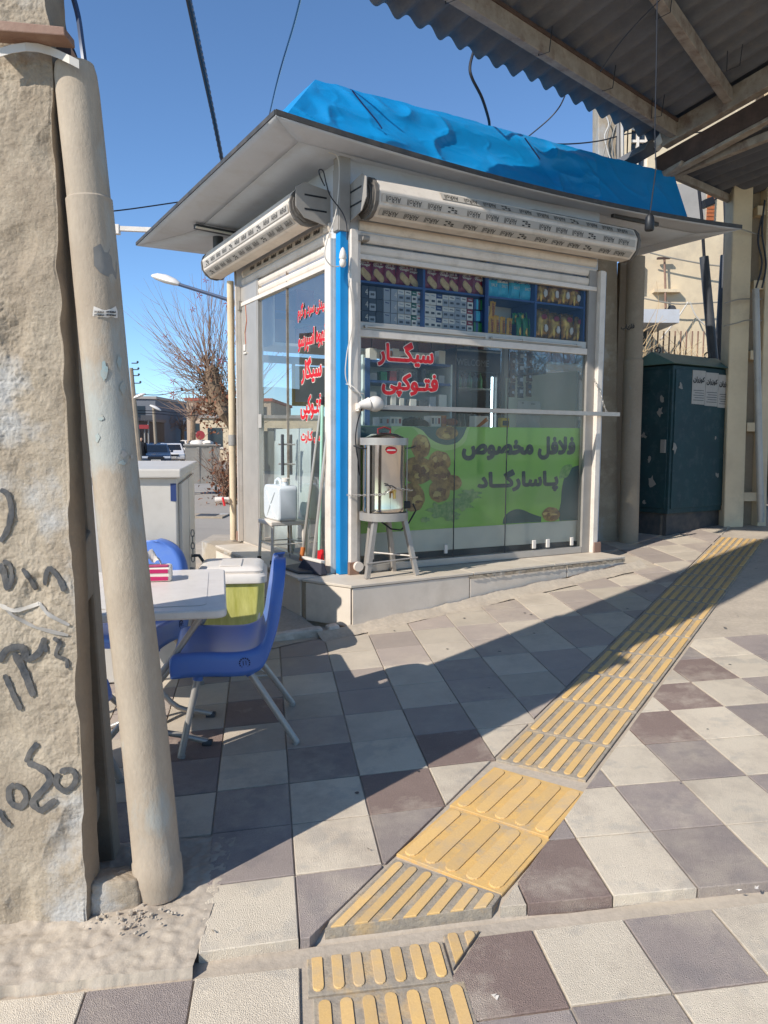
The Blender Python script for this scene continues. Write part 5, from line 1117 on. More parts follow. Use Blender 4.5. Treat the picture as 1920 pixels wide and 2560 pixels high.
on_pipe(232, 610, 292, 700, 'paper_scrap', 'sticker', [(.02, .1), (.3, .0), (.75, .05), (.95, .2), (1, .7), (.99, .98), (.6, .9), (.3, .8), (.05, .6)])
stk = on_pipe(231, 762, 294, 795, 'sticker', 'white_print', [(.05, .1), (.2, .3), (.5, .42), (.8, .3), (.93, .1), (1, .5), (1, 1), (.5, .95), (0, .85)])
def pt_at(u, v, d=.003):
    dd = ray(u, v).normalized(); A_ = ax.normalized(); o_ = CAM - pb0; dp = dd - A_ * dd.dot(A_); op = o_ - A_ * o_.dot(A_); Rr = .0672 + d
    qa, qb, qc = dp.dot(dp), 2 * dp.dot(op), op.dot(op) - Rr * Rr; return CAM + dd * ((-qb - math.sqrt(max(0, qb * qb - 4 * qa * qc))) / (2 * qa))
for row, (v_, hh) in enumerate(((778, .006), (786, .006))):
    for u_, s_ in ((236, '۰۹۱۸۳۸۶'), (266, '۰۹۱۸۳۸۶')):
        o_ = pt_at(u_, v_ + 4); e_ = pt_at(u_ + 24, v_ + 5); ux_ = (e_ - o_); w_ = ux_.length
        text('09183864', o_, ux_.normalized(), V((0, 0, 1)), w_, hh, .02).build('print', 'print_black', pi_)
random.seed(9)
for u_, v_, w_, h_, m_ in ((250, 900, 22, 60, 'mint'), (292, 880, 14, 50, 'mint'), (300, 950, 16, 40, 'mint'), (240, 1035, 22, 20, 'mint'), (236, 1080, 14, 26, 'mint'), (292, 1150, 24, 14, 'mint'), (300, 1125, 18, 22, 'paper'), (325, 1135, 10, 14, 'paper')):
    n_ = 14; m_ = 'pipe_paint' if m_ == 'mint' else m_
    if m_ == 'pipe_paint' and m_ not in MT: mk('pipe_paint', (.33, .43, .42), .85, col2=(.4, .37, .32), vs=30, amt=.9)
    on_pipe(u_, v_, u_ + w_, v_ + h_, 'paint_patch' if m_ != 'paper' else 'paper_scrap', m_, [(.5 + .5 * math.cos(a_) * random.uniform(.5, 1.1), .5 + .5 * math.sin(a_) * random.uniform(.5, 1.1)) for a_ in [2 * math.pi * k / n_ for k in range(n_)]], .0012)
def rock(name, c, s, seed, label, m='concrete', n=26, rot=0):
    mb = MB(); c = V(c)
    def f(a, b):
        th, ph_ = a * 2 * math.pi, (b - .5) * math.pi
        d = V((math.cos(th) * math.cos(ph_), math.sin(th) * math.cos(ph_), math.sin(ph_)))
        k = 1 / max(abs(d.x), abs(d.y), abs(d.z)) ** .8
        q = d * k; q = V((q.x * s[0], q.y * s[1], q.z * s[2])); q = Matrix.Rotation(rot, 3, 'Z') @ q
        return c + q * (1 + .12 * noise.fractal(q * 9 + V((seed, 0, 0)), 1, 2, 4)) + d * .006 * noise.noise(q * 60)
    mb.grid(f, n * 2, n); return tag(mb.build(name, m, smoothf=True, ang=60), label, 'rubble')
rock('rubble_block', (-.835, 2.30, .135), (.075, .05, .06), 3, 'broken concrete block wedged between the utility pole and the conduit', rot=.15)
random.seed(31); cm_ = MB()
for k in range(70):
    x, y = -.74 + random.gauss(0, .07), 2.20 + random.gauss(0, .035); s_ = random.choice([.002, .003, .004, .005, .007]); cm_.ball((x, y, GA * x + GB * y + .026), (s_, s_ * .8, s_ * .7), 4, amp=.8, fr=12)
o_ = cm_.build('cement_crumbs', 'mortar'); o_['kind'] = 'stuff'; tag(o_, 'scatter of broken cement crumbs at the foot of the conduit', 'rubble')
cable([at(213, 170, 2.24), at(205, 110, 2.26), at(195, 40, 2.3), at(175, -30, 2.35), at(140, -120, 2.4)], .0085, 'car_blue', 'thick dark blue cable rising from the top of the conduit')
cable([at(198, 168, 2.24), at(185, 130, 2.35), at(170, 95, 2.55), at(160, 60, 2.58), at(155, -20, 2.6)], .005, 'cable', 'pair of thin black cables beside the utility pole, outer one', group=None)
cable([at(190, 166, 2.25), at(178, 130, 2.4), at(160, 85, 2.57), at(152, 40, 2.6), at(150, -20, 2.6)], .005, 'cable', 'thin black cable hugging the utility pole behind the bracket')
# ---- seating
TN = V((-GA, -GB, 1)).normalized()
def stand(x, y, rz): return Matrix.Translation((x, y, gz(x, y) + .014)) @ V((0, 0, 1)).rotation_difference(TN).to_matrix().to_4x4() @ Matrix.Rotation(rz, 4, 'Z')
ch = thing('plastic_chair', 'blue plastic shell chair on grey legs, nearest the camera by the white table', 'chair', (0, 0, 0), 'blue chairs at the white table')
prof = spl([(-.235, .385), (-.243, .42), (-.215, .447), (-.1, .445), (.02, .432), (.10, .434), (.155, .462), (.19, .53), (.212, .61), (.232, .70), (.248, .78), (.256, .825)], 4)
nP = len(prof)
def shell(a, b):
    k = a * (nP - 1); i = min(int(k), nP - 2); t_ = k - i; x = prof[i][0] * (1 - t_) + prof[i + 1][0] * t_; z = prof[i][1] * (1 - t_) + prof[i + 1][1] * t_
    s = (b - .5) * 2; back = smooth((a - .52) / .2)
    w = .215 * (1 - .0 * back) * (1 - .16 * smooth((a - .6) / .4)) * (1 - .10 * smooth((.12 - a) / .12))
    top = max(0, (a - .76) / .24); w *= 1 - .72 * top ** 2.6
    e = abs(s); sg = 1 if s > 0 else -1
    if e < .74: y = w * s / .74; cup = .018 * (e / .74) ** 2; return (x - cup * back * .9 , y, z + cup * (1 - back))
    q = (e - .74) / .26; y = sg * (w + .012 * math.sin(q * math.pi * .5))
    dz = .018 - .10 * q ** 1.1 * (1 - .55 * smooth((.2 - a) / .2)); dx = -.016 + .055 * q
    return (x + dx * back * .9, y, z + dz * (1 - back))
m = MB(); NU, NVv = 56, 36; m.grid(shell, NU, NVv)
keep = []
for idx, f in enumerate(m.f):
    c = sum((m.v[i] for i in f), V()) / 4
    if c.x > .16 and .585 < c.z < .635 and abs(c.y) < .075: continue
    keep.append(f)
m.f = keep; m.m = [0] * len(keep); m.build('seat_shell', 'blue_plastic', ch, smoothf=True, solid=.009, ang=70)
for sx in (-1, 1):
    for sy in (-1, 1):
        t0 = V((-.12 if sx < 0 else .06, sy * .165, .40)); t1 = V((-.235 if sx < 0 else .275, sy * .225, .0))
        d = t1 - t0
        MB().tube([t0 + V((0, 0, .02)), t0 + d * .17], [.036, .023], 12).build('leg_socket', 'blue_plastic', ch, smoothf=True)
        lg = MB().tube([t0 + d * .12, t1 + V((0, 0, .01))], .0155, 12).build('leg', 'silver_paint', ch, smoothf=True)
        MB().tube([t0 + d * .965, t1], .0175, 12).build('foot_cap', 'grey_steel', lg, smoothf=True)
m = MB()
for q in range(14):
    a_ = 2 * math.pi * q / 14; m.box(.075 + .022 * math.cos(a_) - .003, .075 + .022 * math.cos(a_) + .003, -.2295, -.2285 + .001, .405 + .022 * math.sin(a_) - .003, .405 + .022 * math.sin(a_) + .003)
for q in (-.006, .006):
    m.box(.075 + q - .0015, .075 + q + .0015, -.2295, -.2275, .395, .415)
m.build('moulded_mark', 'blue_plastic_dark', ch)
M1 = stand(-.695, 3.53, R(9))
c2 = copy_tree(ch, stand(-1.27, 3.92, R(82)), None, 'blue plastic shell chair across the table, partly behind the grey conduit')
c3 = copy_tree(ch, stand(-1.33, 2.86, R(-92)), None, 'blue plastic shell chair half hidden between the utility pole and conduit')
ch.matrix_world = M1
# table
ta, tb = V((-.645, 3.10, .862)), V((-.845, 4.03, .875)); ti = V((-.9, -.19, 0))
tb_ = thing('folding_table', 'white plastic folding table with moulded top and tube legs', 'table', (-1.2, 3.5, .15))
m = MB(); cs = [ta, tb, tb + ti, ta + ti]
def rc(k, r=.05):
    p, a_, b_ = cs[k], cs[k - 1], cs[(k + 1) % 4]; u, v = (a_ - p).normalized() * r, (b_ - p).normalized() * r
    return [p + u * (1 - math.sin(t_)) + v * (1 - math.cos(t_)) for t_ in [math.pi / 2 * q / 6 for q in range(7)]]
out = [q for k in range(4) for q in rc(k)]
m.prism([p - V((0, 0, .038)) for p in out], (0, 0, .038)); m.build('table_top', 'white_plastic', tb_, bevel=.008, smoothf=True)
cen = sum(cs, V()) / 4
MB().prism([cen + (p - cen) * .82 + V((0, 0, .0012)) for p in out], (0, 0, .0008)).build('top_panel', 'white_plastic', tb_)
def tube_leg(p, nm='leg'): return MB().tube([V(q) for q in spl3(p)], .0135, 10).build(nm, 'silver_paint', tb_, smoothf=True)
def spl3(P_):
    P_ = [V(p) for p in P_]; o = []
    for i in range(len(P_) - 1):
        p0, p1, p2, p3 = P_[max(i - 1, 0)], P_[i], P_[i + 1], P_[min(i + 2, len(P_) - 1)]
        for k in range(5):
            t_ = k / 5; o.append(.5 * ((2 * p1) + (-p0 + p2) * t_ + (2 * p0 - 5 * p1 + 4 * p2 - p3) * t_ ** 2 + (-p0 + 3 * p1 - 3 * p2 + p3) * t_ ** 3))
    return o + [P_[-1]]
fr1, fr2 = G(948 * .5, 1618 * 1.157), G(460 * 1.157, 1553 * 1.157)
fr1 = G(524, 1868); 
for k, (ft, off) in enumerate(((fr1, 0), (fr2, .55))):
    base = V((ft.x, ft.y, ft.z + .025))
    tube_leg([(-1.32 + .0, 3.12 + off * .9, .83), (-1.22, 3.14 + off * .9, .55), (-1.04, ft.y - .05, .27), (-.90, ft.y - .02, .215), base])
    l_ = MB().tube([base - V((.03, 0, 0)), base + V((.012, 0, -.006))], .019, 10).build('foot', 'dark_grey', tb_, smoothf=True)
    tube_leg([(-.77 - .03 * k, 3.35 + off * .8, .83), (-1.0, 3.28 + off * .8, .50), (-1.25, 3.2 + off * .8, .2), (-1.4, 3.18 + off * .8, .15)])
# tissue pack on the table
tp = thing('tissue_box', 'clear pack of tissues striped magenta and white on the table', 'tissue box', (-1.05, 3.45, .872))
tr = Matrix.Translation(atz(418, 1455, .872) ) @ Matrix.Rotation(R(12), 4, 'Z')
m = MB().box(-.22, .02, -.0, .11, .0, .075); m.build('pack', 'white_print', tp, T=tr, bevel=.012)
for q in range(2): MB().hexa([(-.22, -.003, .008 + q * .036), (.004, -.003, .008 + q * .036), (.004, 0, .008 + q * .036), (-.22, 0, .008 + q * .036), (-.22, -.003, .03 + q * .036), (.004, -.003, .026 + q * .036), (.004, 0, .026 + q * .036), (-.22, 0, .03 + q * .036)]).build('stripe', 'magenta', tp, T=tr)
MB().hexa([(-.22, .0, .0755), (.005, .0, .0755), (.005, .05, .0765), (-.22, .06, .0765), (-.22, .0, .077), (.005, .0, .077), (.005, .05, .078), (-.22, .06, .078)]).build('stripe', 'magenta', tp, T=tr)
MB().grid(lambda a, b: (-.2 + .17 * a, .04 + .03 * b + .012 * math.sin(a * 9), .078 + .05 * math.sin(math.pi * a) ** .5 * (.5 + b) + .012 * math.sin(a * 22 + b * 4)), 16, 5).build('tissue', 'white_print', tp, T=tr, smoothf=True)
# pedal bin
bx, by = -.885, 4.42; bz = gz(bx, by)
bn = thing('pedal_bin', 'white lidded bin lined with a yellow green bag behind the chair', 'bin', (bx, by, bz))
def rrect(w, d, r, n=5):
    o = []
    for k, (sx, sy) in enumerate(((1, 1), (-1, 1), (-1, -1), (1, -1))):
        for q in range(n + 1):
            a_ = math.pi / 2 * (k + q / n); o.append((sx * (w - r) + r * math.cos(a_), sy * (d - r) + r * math.sin(a_)))
    return o
def loft(secs, name, mm, par, T=None, **k):
    m = MB(); n_ = len(secs[0][0])
    m.v = [V((x, y, z)) for s_, z in secs for x, y in s_]
    m.f = [(i * n_ + j, i * n_ + (j + 1) % n_, (i + 1) * n_ + (j + 1) % n_, (i + 1) * n_ + j) for i in range(len(secs) - 1) for j in range(n_)] + [tuple(range((len(secs) - 1) * n_, len(secs) * n_)), tuple(range(n_ - 1, -1, -1))]
    m.m = [0] * len(m.f); return m.build(name, mm, par, T=T, smoothf=True, **k)
bT = Matrix.Translation((bx, by, bz)) @ Matrix.Rotation(R(8), 4, 'Z')
loft([(rrect(.15, .16, .05), .02), (rrect(.155, .165, .05), .1), (rrect(.182, .195, .05), .52), (rrect(.185, .2, .05), .56)], 'bin_body', 'white_plastic', bn, bT)
def wob(s_, z, amp, sd): return [(x * (1 + amp * noise.noise(V((x * 30, y * 30, z * 2.5)))), y * (1 + amp * noise.noise(V((x * 30, y * 30, z * 2.5))))) for x, y in s_]
loft([(wob(rrect(.165, .172, .05, 16),   .1, .09, 1), .16), (wob(rrect(.172, .18, .05, 16), .2, .11, 2), .25), (wob(rrect(.178, .187, .05, 16), .3, .11, 3), .35), (wob(rrect(.184, .194, .05, 16), .4, .09, 4), .45), (wob(rrect(.188, .202, .05, 16), .5, .05, 5), .52), (rrect(.19, .205, .05, 16), .55)], 'bin_liner', 'bin_liner', bn, bT)
loft([(rrect(.195, .212, .05), .545), (rrect(.202, .22, .055), .55), (rrect(.202, .22, .055), .585), (rrect(.19, .21, .055), .60)], 'rim', 'white_plastic', bn, bT)
ld_ = loft([(rrect(.18, .195, .05), .598), (rrect(.182, .2, .05), .615), (rrect(.165, .18, .05), .632), (rrect(.13, .14, .05), .637)], 'lid', 'white_plastic', bn, bT)
MB().box(-.06, .06, -.15, .1, .637, .643).build('lid_panel', 'white_plastic', ld_, T=bT, bevel=.004)
MB().tube([(.12, -.1, .03), (.17, -.16, .03), (.2, -.2, .028), (.2, -.24, .026), (.14, -.245, .025)], .006, 8).build('pedal', 'alu', bn, T=bT, smoothf=True)
# white steel box
wb = thing('steel_box', 'large white steel box with a padlocked side door behind the bin', 'storage box', (-1.8, 5.0, .25))
c0, c1 = V((-1.168, 4.30, 0)), V((-1.476, 5.89, 0)); wv = V((-1.4, -.26, 0)); zt, zb = 1.392, .18
MB().prism([V((p.x, p.y, zb)) for p in (c0, c1, c1 + wv, c0 + wv)], (0, 0, zt - zb - .05)).build('box_body', 'box_white', wb, bevel=.006)
o_ = V((.03, -.03, 0)); MB().prism([V((p.x, p.y, zt - .05)) for p in (c0 + V((.035, -.03, 0)), c1 + V((.035, .03, 0)), c1 + wv + V((-.03, .03, 0)), c0 + wv + V((-.03, -.03, 0)))], (0, 0, .05)).build('lid', 'box_white', wb, bevel=.008)
sd_ = (c1 - c0).normalized(); so_ = V((sd_.y, -sd_.x, 0))
for a_, b_ in ((.12, .76), (.82, 1.5)):
    dr = MB().prism([c0 + sd_ * a_ + so_ * .001 + V((0, 0, .3)), c0 + sd_ * b_ + so_ * .001 + V((0, 0, .3)), c0 + sd_ * b_ + so_ * .001 + V((0, 0, zt - .09)), c0 + sd_ * a_ + so_ * .001 + V((0, 0, zt - .09))], so_ * .02).build('door', 'box_white', wb, bevel=.004)
hp = c0 + sd_ * .80 + so_ * .03
MB().tube([hp + V((0, 0, .78)), hp + so_ * .05 + V((0, 0, .78)), hp + so_ * .09 + V((0, 0, .72)), hp + so_ * .08 + V((0, 0, .62)), hp + so_ * .05 + V((0, 0, .58))], .011, 8).build('handle', 'dark_grey', dr, smoothf=True)
MB().bar(hp + V((0, 0, .70)), hp + V((0, 0, .60)), .06, .04, so_).build('padlock', 'grey_steel', dr, bevel=.01)
m = MB()
for q in range(5):
    c = hp + so_ * .01 + V((0, 0, .93 - q * .042)); m.tube([c + (V((0, 0, .026)) * math.cos(w) + (sd_ if q % 2 else so_) * .011 * math.sin(w)) for w in [2 * math.pi * i / 8 for i in range(9)]], .004, 5, cap=False)
m.build('chain', 'grey_steel', dr, smoothf=True)
MB().bar(c0 + V((-.10, -.004, 1.26)), c0 + V((-.0, -.004, 1.26)), .004, .10).build('corner_plate', 'pack_blue', wb)
cs_ = MB()
for q in range(14): cs_.tube([c0 + V((-.085 + .004 * (q % 2), -.008, 1.19 - q * .05)), c0 + V((-.085 + .004 * (q % 2), -.008, 1.19 - q * .05 - .038))], .005, 5)
cs_.build('hanging_cord', 'white_print', wb)
#SPLIT
# ================================================================== CANOPY
CANOPY_SCALE = 1.343        # canopy scale outwards from the camera, for plan, heights and beam sizes
HC = lambda z: 1.56 + (z - 1.56) * CANOPY_SCALE
E0, eS, eP = V((-.157, 5.07, 0)), V((math.cos(R(42)), math.sin(R(42)), 0)), V((math.sin(R(42)), -math.cos(R(42)), 0))
def PC(s, p, z): q = E0 + eS * (s * CANOPY_SCALE) + eP * (p * CANOPY_SCALE); return V((q.x, q.y, HC(z)))
zc1 = lambda p: 3.62 + .25 * p
zc2 = lambda p: 3.41 + .13 * p
cano = thing('canopy', 'corrugated cement sheet canopy on mottled beams over the right side of the pavement', 'canopy', PC(1.5, 1.2, 3.7))
def corr(s0, s1, p0, p1, zf, name, sd, nv=18):
    pitch = .148; n_ = int((s1 - s0) / pitch * 12); m = MB()
    def f(a, b):
        s = s0 + (s1 - s0) * a; p = p0 + (p1 - p0) * b
        w = .021 * math.cos(2 * math.pi * s / pitch); p += (.012 * noise.noise(V((s * 6, sd, 0)))) * (1 if b == 0 else 0)
        return PC(s, p, zf(p) + w + .004 * nz((s, p, sd), 2))
    m.grid(f, n_, nv); return m.build(name, 'asbestos', cano, smoothf=True, solid=.007, ang=70)
corr(-.32, 1.12, 0, 1.35, zc1, 'sheet', 1); corr(1.06, 2.60, .01, 1.36, lambda p: zc1(p) + .012, 'sheet', 2)
corr(-.32, 1.12, 1.30, 3.4, lambda p: zc1(p) + .014, 'sheet', 3); corr(1.06, 2.60, 1.30, 3.4, lambda p: zc1(p) + .02, 'sheet', 4)
corr(2.58, 4.4, .10, 1.7, zc2, 'sheet', 5); corr(4.34, 6.2, .16, 1.7, lambda p: zc2(p) + .012, 'sheet', 6); corr(2.62, 6.2, 1.65, 3.4, lambda p: zc2(p) + .02, 'sheet', 7)
def beam(p0, p1, w, h, name, m, up=(0, 0, 1), par=cano): return MB().bar(p0, p1, w * CANOPY_SCALE, h * CANOPY_SCALE, up).build(name, m, par, bevel=.004)
pu = beam(PC(-.35, .34, zc1(.34) - .085), PC(2.5, .25, zc1(.25) - .085), .05, .095, 'purlin', 'beam_paint')
beam(PC(-.35, .365, zc1(.36) - .035), PC(2.5, .275, zc1(.27) - .04), .02, .02, 'purlin_flange', 'rust_dark', par=pu)
for s_ in (.25, .95, 1.55, 2.1):
    MB().tube([PC(s_, .30, zc1(.3) - .02), PC(s_, .30, zc1(.3) - .14), PC(s_ + .01, .36, zc1(.3) - .14), PC(s_ + .01, .375, zc1(.3) - .02)], .0035, 5).build('tie_wire', 'cable', pu)
p2_ = beam(PC(.15, .99, zc1(.99) - .075), PC(2.5, .60, zc1(.60) - .075), .055, .08, 'purlin', 'beam_paint')
for s_ in (1.3, 2.1): MB().tube([PC(s_, .76, zc1(.76) - .02), PC(s_, .76, zc1(.76) - .13), PC(s_ + .01, .83, zc1(.8) - .13), PC(s_ + .01, .84, zc1(.8) - .02)], .0035, 5).build('tie_wire', 'cable', p2_)
beam(PC(-.35, 1.9, zc1(1.9) - .075), PC(2.5, 1.8, zc1(1.8) - .075), .055, .08, 'purlin', 'beam_paint')
beam(PC(2.50, .16, zc1(.16) - .09), PC(2.50, 3.5, zc1(3.5) - .09), .07, .12, 'rafter', 'beam_paint')
rd_ = beam(PC(2.56, .1, zc1(.1) - .23), PC(2.56, 3.5, zc1(3.5) - .22), .05, .13, 'rafter', 'rust_dark')
beam(PC(2.56, .12, zc1(.12) - .315), PC(2.56, 3.5, zc1(3.5) - .30), .07, .022, 'rafter_flange', 'beam_paint', par=rd_)
beam(PC(2.66, .12, zc2(.2) - .06), PC(2.66, 3.5, zc2(3.4) - .05), .05, .05, 'rafter', 'beam_paint')
MB().prism([PC(2.50, .05, 3.33), PC(2.50, .30, 3.40), PC(2.50, .28, 3.37), PC(2.50, .07, 3.29)], eS * .06).build('gusset_plate', 'beam_paint', cano)
MB().prism([PC(2.46, .11, 3.55), PC(2.46, .16, 3.60), PC(2.46, .18, 3.54), PC(2.46, .13, 3.50)], eS * .06).build('gusset_plate', 'white_metal', cano)
MB().prism([PC(2.50, -.02, 3.38), PC(2.50, .05, 3.40), PC(2.50, .05, 3.30), PC(2.50, -.02, 3.28)], eS * .05).build('end_plate', 'rust_steel', cano)
beam(PC(2.6, .16, zc2(.16) - .05), PC(6.2, .24, zc2(.24) - .05), .04, .05, 'purlin', 'beam_paint')
# sheet fragment hanging past the rafter
m = MB(); m.grid(lambda a, b: PC(2.40 + .16 * math.cos(a * 2) - .02, -.42 + .55 * b, 3.42 + .035 * math.cos(a * 9) + .14 * b - .06 * a), 24, 4); m.build('broken_sheet', 'asbestos', cano, solid=.007, smoothf=True)
for s_, p_ in ((2.56, 3.4), (-.2, 3.4), (6.0, 3.4)): MB().tube([PC(s_, p_, 1.2), PC(s_, p_, zc1(3.4) - .2)], .06, 12).build('column', 'rust_dark', cano, smoothf=True)
# hanging socket
a = at(1624, 556, 4.4)
hs = thing('lamp_socket', 'empty black lamp socket hanging on a twisted wire from the canopy', 'lamp socket', a)
MB().lathe([(.004, .05), (.012, .045), (.022, .03), (.026, .0), (.026, -.04), (.022, -.045)], a, 16).build('socket', 'black', hs, smoothf=True)
MB().tube([at(1643, -20, 4.3), at(1641, 150, 4.33), at(1637, 330, 4.36), at(1640, 420, 4.38), at(1632, 480, 4.4), a + V((0, 0, .045))], .0035, 6).build('wire', 'cable', hs, smoothf=True)
cable([at(1650, 0, 4.4), at(1590, 60, 4.45), at(1540, 120, 4.5), at(1500, 180, 4.55)], .003, 'cable', 'thin wire running slantwise under the corrugated sheets')
cable([at(1185, 125, 5.95), at(1175, 165, 5.9), at(1180, 195, 5.9), at(1205, 245, 6.0), at(1222, 300, 6.2), at(1223, 322, 6.3)], .011, 'cable', 'thick dark cable dropping from the sheet edge to the blue roof')
cable([at(1412, 240, 6.7), at(1398, 268, 6.5), at(1370, 300, 6.5), at(1320, 342, 6.6)], .006, 'cable', 'short dark wire between the sheet edge and the blue roof')
cable([at(1350, 358, 6.6), at(1420, 360, 6.9), at(1500, 352, 7.3), at(1600, 330, 7.6), at(1760, 330, 7.7), at(1920, 290, 7.8)], .006, 'cable', 'sagging black cable passing behind the canopy rafters')
for p_, lab in (([(880, 226), (905, 258), (940, 300), (955, 322)], 'shadow thin blue wire lying down the left part of the blue roof edge'), ([(1312, 345), (1330, 370), (1350, 398)], 'blue wire lying on the blue roof edge near the canopy shadow')):
    cable([KT @ (kA(u, v, -.18 + .0 * k) ) for k, (u, v) in enumerate(p_)], .005, 'pack_blue', lab.replace('shadow ', ''))  # thin dark blue tubes laid along the roof sheet
# overhead wires, left
def twist(p0, p1, r, lab, m='cable', n_=60):
    p0, p1 = V(p0), V(p1); d = (p1 - p0).normalized(); x = d.orthogonal().normalized(); y = d.cross(x)
    mb = MB()
    for ph_ in (0, math.pi): mb.tube([p0.lerp(p1, k / n_) + (x * math.cos(k * 1.1 + ph_) + y * math.sin(k * 1.1 + ph_)) * r for k in range(n_ + 1)], r * .95, 6)
    o = mb.build('overhead_cable', m, smoothf=True); o['kind'] = 'x'; del o['kind']; return tag(o, lab, 'cable')
tag(MB().tube([at(462, -40, 5.2), at(500, 140, 6.0), at(535, 300, 7.0), at(557, 410, 8.0)], .017, 8).build('overhead_cable', 'cable', smoothf=True), 'thick dark overhead cable running down to the back corner of the kiosk roof', 'cable')
m = MB()
for ph_ in (0, 2.1, 4.2):
    pts = []
    for k in range(90):
        t_ = k / 89; v = -40 + 450 * t_; u = 462 + 95 * t_ ** .93; p = at(u, v, 5.2 + 2.8 * t_); a_ = k * .75 + ph_; pts.append(p + V((math.cos(a_) * .014, math.sin(a_) * .014, 0)))
    m.tube(pts, .009, 5)
m.build('strands', 'car_blue', bpy.data.objects['overhead_cable'], smoothf=True)
cable([at(760, -40, 5.0), at(735, 60, 5.4), at(705, 160, 5.9), at(688, 225, 6.3), at(671, 300, 7.0)], .0075, 'car_blue', 'thin blue overhead wire meeting the kiosk roof edge')
cable([at(250, 531, 9), at(330, 522, 9.4), at(460, 503, 10)], .008, 'cable', 'thin dark wire crossing the sky behind the left conduit')
# steel arm (camera mount) and street lamps behind the kiosk
arm = thing('camera_bracket', 'pale square steel arm sticking out level behind the kiosk roof', 'steel arm', at(395, 580, 10))
MB().bar(at(285, 571, 10), at(560, 583, 10), .055, .055).build('arm', 'white_metal', arm); MB().bar(at(291, 562, 10), at(291, 586, 10), .08, .09, (1, 0, 0)).build('end_box', 'white_metal', arm, bevel=.006)
def lamp(p, q, s, lab, r=.03, pole=None, g_=None):
    t = thing('street_lamp', lab, 'street lamp', pole or q, g_)
    d = (p - q).normalized(); n_ = []
    m = MB(); X_ = d; Z_ = (V((0, 0, 1)) - d * d.z).normalized(); Y_ = Z_.cross(X_)
    rsx = [(-.02, .06), (.0, .10), (.2, .19), (.5, .24), (.8, .19), (.97, .09), (1.0, .02)]
    for j, (a_, w_) in enumerate(rsx):
        for k in range(14):
            b_ = 2 * math.pi * k / 14; m.v.append(p + X_ * (a_ - 1) * .62 * s + Y_ * w_ * .55 * s * math.cos(b_) + Z_ * w_ * .42 * s * math.sin(b_) * (1 if math.sin(b_) > 0 else .55))
    m.f = [(i * 14 + j, i * 14 + (j + 1) % 14, (i + 1) * 14 + (j + 1) % 14, (i + 1) * 14 + j) for i in range(6) for j in range(14)]; m.m = [0] * len(m.f)
    m.build('lamp_head', 'white_plastic', t, smoothf=True)
    MB().tube([p - X_ * .6 * s, q], r, 8).build('lamp_arm', 'car_blue' if pole is None else 'concrete_side', t, smoothf=True)
    if pole is not None: MB().tube([pole, q], r * 2, 10).build('pole', 'concrete_side', t, smoothf=True)
    return t
lamp(at(380, 690, 14), at(700, 790, 13), 1.0, 'white street lamp head on a dark blue arm above the bare tree')
# utility pole beyond the kiosk, with its pipes
pl2 = thing('utility_pole', 'ladder backed concrete utility pole standing behind the right end of the kiosk', 'utility pole', (2.2, 7.55, .58))
m = MB(); m.hexa([(2.12, 7.5, .4), (2.31, 7.5, .4), (2.36, 7.85, .4), (2.15, 7.85, .4), (1.88, 7.5, 8), (2.05, 7.5, 8), (2.1, 7.75, 8), (1.9, 7.75, 8)]); m.build('shaft', 'concrete', pl2, bevel=.01)
MB().box(2.28, 2.46, 7.62, 7.72, .5, 3.3).build('web', 'concrete_side', pl2)
for z_ in (4.0, 4.7): MB().box(2.1, 2.2, 7.62, 7.74, z_, z_ + .08).build('cross_rib', 'concrete_side', pl2)
for k, (u_, z1_) in enumerate(((1547, 7), (1557, 6.5))): cable([at(u_, 560, 7.55), at(u_ - 1, 450, 7.5), at(u_ - 3, 200, 7.4), at(u_ - 6, -100, 7.2)], .018, 'cable_white' if k else 'grey_steel', 'pale conduit tube climbing the utility pole behind the kiosk' if k else 'grey conduit tube climbing the utility pole beside the pale one')
for k, pts in enumerate(([(1510, 280), (1522, 310), (1512, 340), (1520, 380), (1535, 420)], [(1535, 285), (1520, 330), (1515, 360), (1500, 420)], [(1540, 420), (1530, 350), (1545, 300)])):
    cable([at(u, v, 7.45) for u, v in pts], .006, 'cable_grey' if k else 'cable_white', ['pale frayed cable clinging to the pole top', 'grey cable crossing the face of the pole', 'grey cable at the right edge of the pole face'][k])
pp2 = thing('steel_pipe', 'fat grey painted pipe with peeling paper beside the pole at the kiosk end', 'pipe', (2.36, 7.42, .58))
MB().tube([(2.375, 7.38, .5), (2.365, 7.38, 1.5), (2.36, 7.38, 2.33), (2.36, 7.38, 2.335), (2.35, 7.38, 3.28)], [.092, .09, .09, .083, .083], 24).build('pipe', 'concrete_side', pp2, smoothf=True)
o_, e_ = at(1552, 827, 7.29), at(1586, 824, 7.29); text('فلزیاب', o_, (e_ - o_).normalized(), (0, 0, 1), (e_ - o_).length, .055, .03).build('lettering', 'print_black', pp2)
random.seed(4)
for v_ in (960, 1005, 1060, 1115):
    p = at(1577, v_, 7.3); MB().poly([p + V((random.uniform(-.02, .045), -.003, random.uniform(-.06, .06))) for _ in range(3)] ).build('paper_scrap', 'sticker', pp2)
